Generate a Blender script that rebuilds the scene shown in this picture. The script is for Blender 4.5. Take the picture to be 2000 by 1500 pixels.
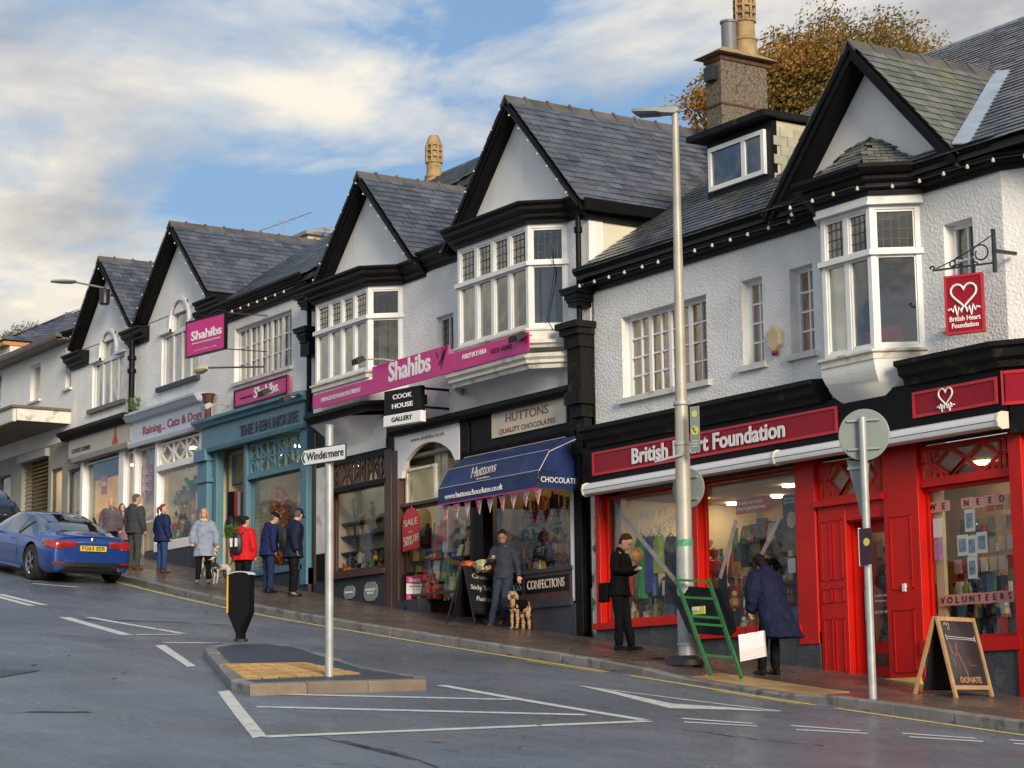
import bpy, bmesh, math, random
import numpy as np
from mathutils import Vector, Matrix
random.seed(7); rnd = random.random; R = math.radians; PI = math.pi
def ru(a, b): return a+(b-a)*rnd()
for o in list(bpy.data.objects): bpy.data.objects.remove(o)
SC = bpy.context.scene; COL = SC.collection

# ------------------------------------------------------------------ camera
CF = 4150.0; CPIT, CROL, CYAW = R(9.11), R(-.67), R(33.4)
_f = np.array([-math.cos(CYAW), math.sin(CYAW), 0.]); _r = np.array([math.sin(CYAW), math.cos(CYAW), 0.]); _u = np.array([0, 0, 1.])
_F = math.cos(CPIT)*_f+math.sin(CPIT)*_u; _U = -math.sin(CPIT)*_f+math.cos(CPIT)*_u
_R2 = math.cos(CROL)*_r+math.sin(CROL)*_U; _U2 = -math.sin(CROL)*_r+math.cos(CROL)*_U
cd = bpy.data.cameras.new('camera'); cam = bpy.data.objects.new('camera', cd); COL.objects.link(cam)
cam.matrix_world = Matrix(((_R2[0], _U2[0], -_F[0], 0), (_R2[1], _U2[1], -_F[1], 0), (_R2[2], _U2[2], -_F[2], 0), (0, 0, 0, 1)))
cd.sensor_width = 36; cd.lens = 36*CF/2000; cd.clip_start = .1; cd.clip_end = 3000
SC.camera = cam
def ray(x, y): return _F*CF+(x-1000)*_R2-(y-750)*_U2
def atY(x, y, Y): r = ray(x, y); return r*(Y/r[1])
def atX(x, y, X): r = ray(x, y); return r*(X/r[0])

# ------------------------------------------------------------------ world and sun
SUN_EL, SUN_AZ = R(17), R(-14)      # low sun over the right-hand, rear side of the street
wd = bpy.data.worlds.new('World'); SC.world = wd; wd.use_nodes = True
nt = wd.node_tree; N = nt.nodes; L = nt.links; N.clear()
out = N.new('ShaderNodeOutputWorld'); bg = N.new('ShaderNodeBackground'); bg.inputs['Strength'].default_value = .10
sky = N.new('ShaderNodeTexSky'); sky.sky_type = 'NISHITA'; sky.sun_disc = False; sky.sun_elevation = SUN_EL
sdir = Vector((math.cos(SUN_AZ)*math.cos(SUN_EL), math.sin(SUN_AZ)*math.cos(SUN_EL), math.sin(SUN_EL)))
sky.sun_rotation = math.atan2(sdir.x, sdir.y); sky.air_density = 1.0; sky.dust_density = 1.0; sky.ozone_density = 1.5
tc = N.new('ShaderNodeTexCoord'); sep = N.new('ShaderNodeSeparateXYZ'); L.new(tc.outputs['Generated'], sep.inputs[0])
def mth(op, a, b=None, clamp=False):
    m = N.new('ShaderNodeMath'); m.operation = op; m.use_clamp = clamp
    for i, v in enumerate((a, b)):
        if v is None: continue
        if isinstance(v, (int, float)): m.inputs[i].default_value = v
        else: L.new(v, m.inputs[i])
    return m.outputs[0]
zz = mth('MAXIMUM', mth('ADD', sep.outputs['Z'], .16), .05)
cmb = N.new('ShaderNodeCombineXYZ'); L.new(mth('DIVIDE', sep.outputs['X'], zz), cmb.inputs[0]); L.new(mth('DIVIDE', sep.outputs['Y'], zz), cmb.inputs[1]); cmb.inputs[2].default_value = 3.3
def wnoise(scale, detail, off, rough=.55, dist=0.):
    a = N.new('ShaderNodeVectorMath'); a.operation = 'ADD'; L.new(cmb.outputs[0], a.inputs[0]); a.inputs[1].default_value = off
    n = N.new('ShaderNodeTexNoise'); n.inputs['Scale'].default_value = scale; n.inputs['Detail'].default_value = detail
    n.inputs['Roughness'].default_value = rough; n.inputs['Distortion'].default_value = dist; L.new(a.outputs[0], n.inputs['Vector']); return n.outputs['Fac']
def wramp(fac, stops):
    r = N.new('ShaderNodeValToRGB'); L.new(fac, r.inputs[0]); e = r.color_ramp.elements
    e[0].position, e[0].color = stops[0][0], (*stops[0][1], 1); e[1].position, e[1].color = stops[-1][0], (*stops[-1][1], 1)
    for p, c in stops[1:-1]: q = e.new(p); q.color = (*c, 1)
    return r.outputs['Color']
SKYO = (1, 9)
big = wnoise(1.0, 3, (SKYO[0], SKYO[1], 0)); fine = wnoise(3.0, 8, (SKYO[1]+1.3, 7.7+SKYO[0], 0), .56, .35)
dens = mth('ADD', mth('MULTIPLY', big, .62), mth('MULTIPLY', fine, .55))
mask = wramp(dens, [(.515, (0, 0, 0)), (.565, (.45,)*3), (.63, (.9,)*3), (.70, (1, 1, 1))])
shade = wramp(wnoise(2.4, 7, (9.3, 2.1, 0), .56, .3), [(.36, (2.9, 2.9, 3.05)), (.47, (4.2, 4.1, 4.0)), (.58, (6.2, 5.7, 4.9))])
hz = wramp(sep.outputs['Z'], [(.0, (1.02, .94, .74)), (.2, (1, .97, .9)), (.42, (.93, .96, 1.0)), (1, (.85, .9, .97))])
cm = N.new('ShaderNodeMix'); cm.data_type = 'RGBA'; cm.blend_type = 'MULTIPLY'; cm.inputs[0].default_value = 1; L.new(shade, cm.inputs['A']); L.new(hz, cm.inputs['B'])
blu = N.new('ShaderNodeMix'); blu.data_type = 'RGBA'; blu.blend_type = 'MIX'; blu.inputs[0].default_value = .7
sk2 = N.new('ShaderNodeMix'); sk2.data_type = 'RGBA'; sk2.blend_type = 'MULTIPLY'; sk2.inputs[0].default_value = 1; L.new(sky.outputs[0], sk2.inputs['A']); sk2.inputs['B'].default_value = (.9, .9, .9, 1)
L.new(sk2.outputs['Result'], blu.inputs['A']); blu.inputs['B'].default_value = (1.2, 2.15, 3.6, 1)
mx = N.new('ShaderNodeMix'); mx.data_type = 'RGBA'; L.new(mask, mx.inputs[0]); L.new(blu.outputs['Result'], mx.inputs['A']); L.new(cm.outputs['Result'], mx.inputs['B'])
L.new(mx.outputs['Result'], bg.inputs['Color']); L.new(bg.outputs[0], out.inputs[0])
sl = bpy.data.lights.new('sun', 'SUN'); sl.energy = 2.3; sl.angle = R(18); sl.color = (1, .86, .66)
so = bpy.data.objects.new('sun', sl); COL.objects.link(so); so.rotation_euler = sdir.to_track_quat('Z', 'Y').to_euler()
SC.view_settings.view_transform = 'Standard'; SC.view_settings.look = 'None'; SC.view_settings.exposure = 0.80; SC.view_settings.gamma = 1
SC.view_settings.use_curve_mapping = False
SC.render.engine = 'CYCLES'; SC.cycles.max_bounces = 8; SC.cycles.transparent_max_bounces = 12; SC.cycles.caustics_reflective = False; SC.cycles.caustics_refractive = False
SC.cycles.sample_clamp_indirect = 4

# ------------------------------------------------------------------ ground profile: the street climbs to the left
_GX = [-600, -140, -90, -60, -50, -43, -38, -36, -32, -26.5, -22, -19, -15, -10, -5, 0, 20, 60, 600]
_GZ = [22, 15, 9.5, 6.2, 4.75, 3.6, 2.85, 2.52, 1.94, 1.26, .73, .36, -.08, -.56, -.98, -1.35, -2.6, -4, -8]
XS = np.arange(-140, 61, .5); _z = np.interp(XS, _GX, _GZ); _k = np.exp(-.5*(np.arange(-5, 6)/2.2)**2); _k /= _k.sum()
ZS = np.convolve(np.pad(_z, 5, mode='edge'), _k, mode='valid')
def g(x): return float(np.interp(x, XS, ZS)) if -140 <= x <= 60 else float(np.interp(x, _GX, _GZ))
KY = 16.42; RD = -.12                  # kerb line; the road lies this much below the pavement
def hit(x, y, dz=RD):
    r = ray(x, y); t = np.linspace(3, 160, 16000)/CF; P = np.outer(t, r)
    d = P[:, 2]-(np.interp(P[:, 0], XS, ZS)+dz); return P[int(np.argmax(d < 0))]

# ------------------------------------------------------------------ materials
MT = {}
def mat(name, col, rough=.6, var=.12, vs=3., bump=0., bs=60., metal=0., coat=0., spec=.5, emit=0., stain=None, island=0., grain=None, wet=None):
    """col base colour; var/vs mottling; bump/bs fine relief; stain=(colour, scale, threshold, softness); island = random value per piece"""
    if name in MT: return MT[name]
    m = bpy.data.materials.new(name); m.use_nodes = True; MT[name] = m; n = m.node_tree.nodes; l = m.node_tree.links; b = n['Principled BSDF']
    b.inputs['Roughness'].default_value = rough; b.inputs['Metallic'].default_value = metal; b.inputs['Specular IOR Level'].default_value = spec
    if coat: b.inputs['Coat Weight'].default_value = coat; b.inputs['Coat Roughness'].default_value = .06
    geo = n.new('ShaderNodeNewGeometry'); pos = geo.outputs['Position']
    def noise(s, d=4, v=pos):
        q = n.new('ShaderNodeTexNoise'); q.inputs['Scale'].default_value = s; q.inputs['Detail'].default_value = d; l.new(v, q.inputs['Vector']); return q.outputs['Fac']
    def rng(f, a, b_, lo=.3, hi=.7):
        q = n.new('ShaderNodeMapRange'); l.new(f, q.inputs[0]); q.inputs[1].default_value = lo; q.inputs[2].default_value = hi; q.inputs[3].default_value = a; q.inputs[4].default_value = b_; return q.outputs[0]
    def mult(c, f):
        q = n.new('ShaderNodeMix'); q.data_type = 'RGBA'; q.blend_type = 'MULTIPLY'; q.inputs[0].default_value = 1
        if isinstance(c, tuple): q.inputs['A'].default_value = c
        else: l.new(c, q.inputs['A'])
        l.new(f, q.inputs['B']); return q.outputs['Result']
    def vmap(z): q = n.new('ShaderNodeMapping'); q.inputs['Scale'].default_value = (1, 1, z); l.new(pos, q.inputs['Vector']); return q.outputs[0]
    c = (*col, 1)
    if var: c = mult(c, rng(noise(vs, 5), 1-var, 1+var)); 
    if grain:
        mp = n.new('ShaderNodeMapping'); mp.inputs['Scale'].default_value = grain[:3]; l.new(pos, mp.inputs['Vector']); c = mult(c, rng(noise(1, 4, mp.outputs[0]), 1-grain[3], 1+grain[3]))
    if island:
        oi = n.new('ShaderNodeObjectInfo'); a = n.new('ShaderNodeMath'); a.operation = 'ADD'; l.new(oi.outputs['Random'], a.inputs[0]); l.new(geo.outputs['Random Per Island'], a.inputs[1])
        fr = n.new('ShaderNodeMath'); fr.operation = 'FRACT'; l.new(a.outputs[0], fr.inputs[0]); c = mult(c, rng(fr.outputs[0], 1-island, 1+island, 0, 1))
    if stain:
        for st in (stain if isinstance(stain, list) else [stain]):
            q = n.new('ShaderNodeMix'); q.data_type = 'RGBA'; l.new(rng(noise(st[1], 6, *([vmap(st[5])] if len(st) > 5 else [])), 0, st[4] if len(st) > 4 else 1, st[2], st[2]+st[3]), q.inputs[0])
            if isinstance(c, tuple): q.inputs['A'].default_value = c
            else: l.new(c, q.inputs['A'])
            q.inputs['B'].default_value = (*st[0], 1); c = q.outputs['Result']
    if isinstance(c, tuple): b.inputs['Base Color'].default_value = c
    else: l.new(c, b.inputs['Base Color'])
    if bump:
        q = n.new('ShaderNodeBump'); q.inputs['Strength'].default_value = bump; q.inputs['Distance'].default_value = .02; l.new(noise(bs, 3), q.inputs['Height']); l.new(q.outputs[0], b.inputs['Normal'])
    if wet: l.new(rng(noise(wet[2], 5), wet[0], wet[1], .36, .64), b.inputs['Roughness'])
    if emit: b.inputs['Emission Color'].default_value = (*col, 1); b.inputs['Emission Strength'].default_value = emit
    return m
def glass_mat(name, tint, refl=1.0, rough=.02):
    m = bpy.data.materials.new(name); m.use_nodes = True; MT[name] = m; n = m.node_tree.nodes; l = m.node_tree.links; n.clear()
    o = n.new('ShaderNodeOutputMaterial'); t = n.new('ShaderNodeBsdfTransparent'); t.inputs[0].default_value = (*tint, 1)
    gl = n.new('ShaderNodeBsdfGlossy'); gl.inputs['Roughness'].default_value = rough
    geo = n.new('ShaderNodeNewGeometry'); dp = n.new('ShaderNodeVectorMath'); dp.operation = 'DOT_PRODUCT'; l.new(geo.outputs['Normal'], dp.inputs[0]); l.new(geo.outputs['Incoming'], dp.inputs[1])
    def ma(op, a, b_):
        q = n.new('ShaderNodeMath'); q.operation = op; q.use_clamp = op == 'MULTIPLY_ADD'
        for i, v in enumerate((a,)+b_): 
            if isinstance(v, (int, float)): q.inputs[i].default_value = v
            else: l.new(v, q.inputs[i])
        return q
    mu = ma('MULTIPLY_ADD', ma('POWER', ma('SUBTRACT', 1.0, (ma('ABSOLUTE', dp.outputs['Value'], ()).outputs[0],)).outputs[0], (4.0,)).outputs[0], (.9*refl, .04*refl))
    no = n.new('ShaderNodeTexNoise'); no.inputs['Scale'].default_value = 1.7; l.new(geo.outputs['Position'], no.inputs['Vector'])
    bu = n.new('ShaderNodeBump'); bu.inputs['Strength'].default_value = .12; bu.inputs['Distance'].default_value = .05; l.new(no.outputs['Fac'], bu.inputs['Height']); l.new(bu.outputs[0], gl.inputs['Normal'])
    mi = n.new('ShaderNodeMixShader'); l.new(mu.outputs[0], mi.inputs[0]); l.new(t.outputs[0], mi.inputs[1]); l.new(gl.outputs[0], mi.inputs[2]); l.new(mi.outputs[0], o.inputs[0]); return m
glass_mat('glass', (.95, .96, .95), .8); glass_mat('glass_upper', (.84, .86, .86), 2.3); glass_mat('glass_car', (.22, .24, .25), 3.0)
MOSS = (.10, .12, .03)
mat('roughcast', (.84, .84, .83), .85, .07, 2.2, .9, 26, stain=[((.42, .42, .38), 4.0, .60, .22, .45, .12), ((.42, .42, .38), 1.1, .60, .25, .6), ((.30, .30, .14), .45, .70, .12, .7)])
mat('render_smooth', (.84, .84, .83), .8, .06, 1.4, .35, 40, stain=[((.45, .45, .40), 5.0, .62, .2, .4, .12), ((.45, .44, .40), 1.5, .62, .22, .55)])
mat('cream_wall', (.72, .67, .55), .8, .1, 1.2, .5, 40, stain=[((.5, .4, .25), 1.0, .6, .2, .6)])
mat('mossy_white', (.62, .62, .55), .8, .15, 3, .8, 30, stain=[((.10, .11, .04), 5, .52, .1, .95)])
mat('black_paint', (.005, .005, .006), .45, .3, 4, .1, 30, spec=.14, stain=[((.03, .03, .027), 2.5, .64, .1, .5)])
mat('black_moss', (.009, .009, .009), .6, .3, 4, .5, 30, spec=.2, stain=[((.07, .09, .025), 2.2, .60, .10, .6)])
mat('soffit', (.006, .006, .006), .8, .2, 3, spec=.1)
mat('window_white', (.74, .75, .75), .4, .06, 4, stain=[((.45, .40, .30), 6, .66, .1, .5)])
mat('upvc', (.80, .82, .84), .3, .03, 4)
mat('peeling_white', (.68, .66, .60), .6, .12, 4, .4, 30, stain=[((.30, .25, .16), 3.5, .58, .1, .7)])
mat('lead_came', (.05, .05, .05), .5, 0)
mat('slate', (.080, .086, .104), .36, .25, 2.5, .25, 45, island=.34, stain=[((.115, .105, .10), .9, .57, .15, .6), ((.10, .115, .045), 1.6, .60, .16, .75)])
mat('slate_green', (.125, .13, .115), .5, .25, 2.5, .3, 45, island=.35, stain=[((.11, .125, .04), 1.4, .50, .2, .8), ((.20, .20, .17), 3, .6, .15, .6)])
mat('slate_wet', (.095, .10, .115), .25, .25, 2.5, .25, 45, island=.35, stain=[((.10, .12, .04), 1.2, .56, .12, .9)])
mat('slate_cream', (.42, .40, .31), .7, .2, 3, .3, 40, island=.15, stain=[((.2, .2, .1), 2, .6, .15, .6)])
mat('ridge_tile', (.10, .085, .08), .6, .25, 3, .3, 40, island=.25, stain=[((.12, .12, .05), 2, .55, .15, .7)])
mat('roof_deck', (.03, .03, .032), .9, .1)
mat('lead', (.42, .47, .52), .4, .15, 3, .2, 20, metal=.3)
mat('magenta', (.55, .012, .20), .35, .04, 2)
mat('magenta_dark', (.10, .012, .05), .5, .04, 2)
mat('sign_red', (.30, .008, .024), .4, .05, 2, spec=.25)
mat('sign_red_edge', (.50, .02, .03), .32, .05, 2)
mat('sign_white', (.82, .82, .84), .4, .02, 2)
mat('sign_black', (.007, .007, .008), .35, .1, 3, spec=.2)
mat('red_paint', (.52, .010, .006), .38, .10, 2.0, .08, 30, spec=.3, stain=[((.30, .02, .015), 3.0, .60, .15, .5), ((.10, .03, .02), 9, .70, .06, .5)])
mat('grey_riser', (.055, .06, .07), .55, .25, 3, .5, 25, stain=[((.13, .14, .15), 4, .6, .1, .5)])
mat('navy_riser', (.035, .04, .055), .5, .2, 3, .3, 25)
mat('hen_blue', (.085, .20, .27), .45, .08, 2, .15, 30, stain=[((.05, .11, .14), 3, .6, .15, .6)])
mat('pale_blue', (.56, .62, .70), .5, .04, 2)
mat('dark_red_text', (.30, .03, .06), .5, 0)
mat('cook_grey', (.46, .44, .40), .5, .06, 2)
mat('stone_grey', (.30, .30, .28), .75, .1, 1.5, .2, 40)
mat('canopy_grey', (.20, .195, .17), .8, .12, 1.5)
mat('brown_wood', (.075, .035, .028), .5, .2, 3, .2, 30)
mat('gutter_brown', (.13, .10, .08), .5, .2, 3)
mat('orange_board', (.50, .22, .06), .5, .1, 3)
mat('huttons_cream', (.66, .58, .47), .5, .05, 2)
mat('copper_text', (.22, .10, .06), .5, 0)
mat('awning_blue', (.006, .022, .105), .5, .3, 3.5, .2, 18, stain=[((.05, .07, .10), 1.4, .56, .2, .55)])
mat('tarmac', (.135, .156, .190), .36, .26, .7, .55, 130, stain=[((.075, .085, .10), .35, .50, .14, .8), ((.03, .03, .034), 3.0, .66, .05, .5), ((.32, .34, .37), 24, .60, .04, .5), ((.03, .035, .04), 16, .62, .04, .5)], grain=(.35, 3.0, 1, .10), wet=(.16, .5, .45))
mat('pavement', (.125, .095, .078), .34, .22, 1.1, .5, 90, stain=[((.065, .045, .036), .8, .5, .15, .8), ((.20, .17, .14), 2.8, .66, .08, .5)], wet=(.12, .42, .8))
mat('kerb', (.19, .18, .17), .4, .2, 3, .4, 50, island=.22, stain=[((.05, .05, .045), 4, .55, .12, .8)])
mat('kerb_tan', (.25, .20, .15), .45, .15, 4, .4, 60, island=.25, stain=[((.07, .07, .03), 5, .62, .1, .8)])
mat('tactile', (.36, .245, .11), .5, .15, 4, .2, 40, island=.18)
mat('island_tarmac', (.045, .052, .066), .5, .1, 2, .5, 130)
mat('road_white', (.62, .62, .58), .5, .08, 4, .3, 100, stain=[((.25, .26, .27), 11, .58, .06, .6), ((.20, .21, .22), 2.5, .62, .1, .5)])
mat('road_yellow', (.74, .56, .14), .5, .1, 4, .3, 100, stain=[((.16, .15, .10), 8, .66, .06, .6)])
mat('galvanised', (.36, .38, .38), .45, .15, 6, .05, 30, metal=.25)
mat('lamp_steel', (.38, .36, .31), .5, .15, 3, .05, 30, metal=.2)
mat('grey_sign_back', (.24, .28, .27), .55, .05, 3)
mat('dark_metal', (.02, .02, .022), .4, .1)
mat('rust', (.10, .04, .025), .7, .3, 8)
mat('skin', (.50, .28, .20), .5, .05, 8); mat('skin_pink', (.55, .30, .24), .5, .05, 8)
mat('pot', (.36, .25, .12), .75, .2, 5, .3, 40, stain=[((.12, .10, .05), 4, .56, .12, .8)])
mat('pebbledash', (.16, .135, .10), .95, .5, 22, 1.0, 45, stain=[((.06, .05, .04), 10, .55, .1, .8)])
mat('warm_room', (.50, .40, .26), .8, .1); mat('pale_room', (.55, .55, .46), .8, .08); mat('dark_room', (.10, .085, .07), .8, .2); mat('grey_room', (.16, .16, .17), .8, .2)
mat('lamp_warm', (1, .74, .42), .5, 0, emit=9); mat('lamp_soft', (1, .84, .62), .5, 0, emit=12); mat('lamp_spot', (1, .70, .36), .5, 0, emit=30)
mat('bulb', (.62, .57, .44), .25, .05, 9)
mat('black', (.01, .01, .011), .5, 0); mat('white', (.75, .75, .74), .5, .02)

# ------------------------------------------------------------------ mesh helpers
ROOT = {}
def wloc(o):
    v = Vector((0, 0, 0))
    while o is not None: v += Vector(o.location); o = o.parent
    return v
class MB:
    def __init__(s): s.v = []; s.f = []; s.m = []
    def add(s, vs, fs, mi=0):
        n = len(s.v); s.v += [tuple(map(float, p)) for p in vs]; s.f += [tuple(i+n for i in f) for f in fs]; s.m += [mi]*len(fs); return s
    def box(s, x0, x1, y0, y1, z0, z1, mi=0):
        return s.hexa([(x0, y0, z0), (x1, y0, z0), (x1, y1, z0), (x0, y1, z0), (x0, y0, z1), (x1, y0, z1), (x1, y1, z1), (x0, y1, z1)], mi)
    def hexa(s, p, mi=0): return s.add(p, [(0, 3, 2, 1), (4, 5, 6, 7), (0, 1, 5, 4), (1, 2, 6, 5), (2, 3, 7, 6), (3, 0, 4, 7)], mi)
    def prism(s, poly, ext, mi=0):
        n = len(poly); e = Vector(ext); a = [Vector(p) for p in poly]; b = [p+e for p in a]
        return s.add(a+b, [tuple(range(n)), tuple(range(2*n-1, n-1, -1))]+[(i, i+n, (i+1) % n+n, (i+1) % n) for i in range(n)], mi)
    def tube(s, pts, r, n=8, mi=0, caps=True):
        pts = [Vector(p) for p in pts]; rr = r if isinstance(r, (list, tuple)) else [r]*len(pts); rings = []; prev = None
        for i, p in enumerate(pts):
            d = (pts[min(i+1, len(pts)-1)]-pts[max(i-1, 0)]).normalized()
            if prev is None: a = d.orthogonal().normalized()
            else: a = (prev-d*prev.dot(d)); a = a.normalized() if a.length > 1e-6 else d.orthogonal().normalized()
            prev = a; b = d.cross(a); rings.append([p+a*math.cos(2*PI*k/n)*rr[i]+b*math.sin(2*PI*k/n)*rr[i] for k in range(n)])
        vs = [q for r_ in rings for q in r_]; fs = [(i*n+k, i*n+(k+1) % n, (i+1)*n+(k+1) % n, (i+1)*n+k) for i in range(len(pts)-1) for k in range(n)]
        if caps: fs += [tuple(range(n-1, -1, -1)), tuple(range((len(pts)-1)*n, len(pts)*n))]
        return s.add(vs, fs, mi)
    def bar(s, a, b, w, h=None, up=(0, 0, 1), mi=0):
        h = h or w; a = Vector(a); b = Vector(b); d = (b-a).normalized(); x = d.cross(Vector(up)); x = x.normalized() if x.length > 1e-5 else d.orthogonal().normalized(); y = x.cross(d)
        x = x*w/2; y = y*h/2
        return s.hexa([a-x-y, a+x-y, a+x+y, a-x+y, b-x-y, b+x-y, b+x+y, b-x+y], mi)
    def lathe(s, c, prof, n=16, axis=(0, 0, 1), mi=0, caps=True):
        ax = Vector(axis).normalized(); a = ax.orthogonal().normalized(); b = ax.cross(a); c = Vector(c); vs = []
        for r, z in prof: vs += [c+ax*z+(a*math.cos(2*PI*k/n)+b*math.sin(2*PI*k/n))*max(r, 1e-4) for k in range(n)]
        fs = [(i*n+k, i*n+(k+1) % n, (i+1)*n+(k+1) % n, (i+1)*n+k) for i in range(len(prof)-1) for k in range(n)]
        return s.add(vs, fs+([tuple(range(n-1, -1, -1)), tuple(range((len(prof)-1)*n, len(prof)*n))] if caps else []), mi)
    def ball(s, c, r, n=8, mi=0, sc=(1, 1, 1)):
        m = max(3, n//2); vs = [Vector(c)+Vector((r*sc[0]*math.sin(PI*i/m)*math.cos(2*PI*k/n), r*sc[1]*math.sin(PI*i/m)*math.sin(2*PI*k/n), r*sc[2]*math.cos(PI*i/m))) for i in range(1, m) for k in range(n)]
        a = len(vs); vs += [Vector(c)+Vector((0, 0, r*sc[2])), Vector(c)-Vector((0, 0, r*sc[2]))]
        fs = [(i*n+k, (i+1)*n+k, (i+1)*n+(k+1) % n, i*n+(k+1) % n) for i in range(m-2) for k in range(n)]
        fs += [(a, k, (k+1) % n) for k in range(n)]+[(a+1, (m-2)*n+(k+1) % n, (m-2)*n+k) for k in range(n)]
        return s.add(vs, fs, mi)
    def loft(s, rings, caps=True, mi=0):
        n = len(rings[0]); vs = [q for r_ in rings for q in r_]
        fs = [(i*n+k, i*n+(k+1) % n, (i+1)*n+(k+1) % n, (i+1)*n+k) for i in range(len(rings)-1) for k in range(n)]
        if caps: fs += [tuple(range(n-1, -1, -1)), tuple(range((len(rings)-1)*n, len(rings)*n))]
        return s.add(vs, fs, mi)
    def sweep(s, path, prof, mi=0):
        """profile (out, z) carried along the plan path; 'out' is to the right of the direction of travel, corners mitred"""
        P = [Vector((p[0], p[1], 0)) for p in path]; Z = [p[2] if len(p) > 2 else 0 for p in path]; rings = []
        for i, p in enumerate(P):
            d0 = (p-P[i-1]).normalized() if i else None; d1 = (P[i+1]-p).normalized() if i < len(P)-1 else None
            n0 = Vector((d0.y, -d0.x, 0)) if d0 else None; n1 = Vector((d1.y, -d1.x, 0)) if d1 else None
            if n0 is None: m = n1
            elif n1 is None: m = n0
            else: m = (n0+n1).normalized(); m = m/max(.3, m.dot(n0))
            rings.append([p+m*o_+Vector((0, 0, z+Z[i])) for o_, z in prof])
        return s.loft(rings, True, mi)
    def mesh(s, name, mats, off=(0, 0, 0)):
        me = bpy.data.meshes.new(name); o = Vector(off); me.from_pydata([(v[0]-o.x, v[1]-o.y, v[2]-o.z) for v in s.v], [], s.f)
        for m in (mats if isinstance(mats, (list, tuple)) else [mats]): me.materials.append(MT[m] if isinstance(m, str) else m)
        if any(s.m): me.polygons.foreach_set('material_index', s.m)
        return me
    def build(s, name, mats, parent=None, local=False, smooth=False, bevel=0., kind=None, label=None, fix=True):
        me = s.mesh(name, mats, (0, 0, 0) if (local or parent is None) else wloc(parent))
        if fix:
            bm = bmesh.new(); bm.from_mesh(me); bmesh.ops.recalc_face_normals(bm, faces=bm.faces); bm.to_mesh(me); bm.free()
        o = bpy.data.objects.new(name, me); COL.objects.link(o)
        if parent is not None: o.parent = parent
        if smooth:
            me.polygons.foreach_set('use_smooth', [True]*len(me.polygons))
            if smooth != 'all': me.set_sharp_from_angle(angle=R(38))
        if bevel: b = o.modifiers.new('bevel', 'BEVEL'); b.width = bevel; b.segments = 2; b.limit_method = 'ANGLE'
        if kind: o['kind'] = kind
        if label: o['label'] = label
        return o
def tag(o, label, cat, group=None):
    o['label'] = label; o['category'] = cat
    if group: o['group'] = group
    return o
def thing(name, label, cat, loc=(0, 0, 0), rz=0, group=None):
    o = bpy.data.objects.new(name, None); COL.objects.link(o); o.location = loc; o.rotation_euler = (0, 0, rz); o.empty_display_size = .2
    return tag(o, label, cat, group)
def inst(o_or_me, parent, loc=(0, 0, 0), name=None):
    me = o_or_me.data if hasattr(o_or_me, 'data') else o_or_me
    o = bpy.data.objects.new(name or me.name, me); COL.objects.link(o); o.parent = parent; o.location = Vector(loc)-wloc(parent); return o
class FF:
    """local frame of one wall face: u along it, z up, d outward (towards the street)"""
    def __init__(s, A, B):
        s.A = Vector((A[0], A[1], 0)); d = Vector((B[0]-A[0], B[1]-A[1], 0)); s.w = d.length; s.u = d.normalized(); s.n = Vector((s.u.y, -s.u.x, 0))
    def P(s, u, z, d=0): return s.A+s.u*u+s.n*d+Vector((0, 0, z))
    def box(s, mb, u0, u1, z0, z1, d0, d1, mi=0):
        return mb.hexa([s.P(u0, z0, d1), s.P(u1, z0, d1), s.P(u1, z0, d0), s.P(u0, z0, d0), s.P(u0, z1, d1), s.P(u1, z1, d1), s.P(u1, z1, d0), s.P(u0, z1, d0)], mi)
def F0(y=19.2): return FF((0, y), (1, y))           # u = X on the plane of the facade
_texts = []
def text(body, ff, u, z, d, h, w=None, m='sign_white', parent=None, label=None, name='lettering', ext=.004, bold=0., shear=0., align='CENTER', rot=0.):
    """flat lettering; h = cap height, w = wanted width of the whole line"""
    c = bpy.data.curves.new(name, 'FONT'); c.body = body; c.align_x = align; c.align_y = 'CENTER'; c.size = h/.73; c.extrude = ext; c.offset = bold*h; c.shear = shear; c.resolution_u = 3
    c.materials.append(MT[m]); o = bpy.data.objects.new(name, c); COL.objects.link(o); o.parent = parent
    Pt = ff.P(u, z, d+ext); M = Matrix(((ff.u.x, 0, ff.n.x), (ff.u.y, 0, ff.n.y), (0, 1, 0))).to_4x4() @ Matrix.Rotation(rot, 4, 'Z')
    o.rotation_euler = M.to_euler(); o.location = Pt-(wloc(parent) if parent else Vector((0, 0, 0)))
    _texts.append((o, w)); 
    if label: o['label'] = label
    return o
def fit_texts():
    bpy.context.view_layer.update()
    for o, w in _texts:
        if w and o.dimensions.x > 0: o.scale.x = w/o.dimensions.x
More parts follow.
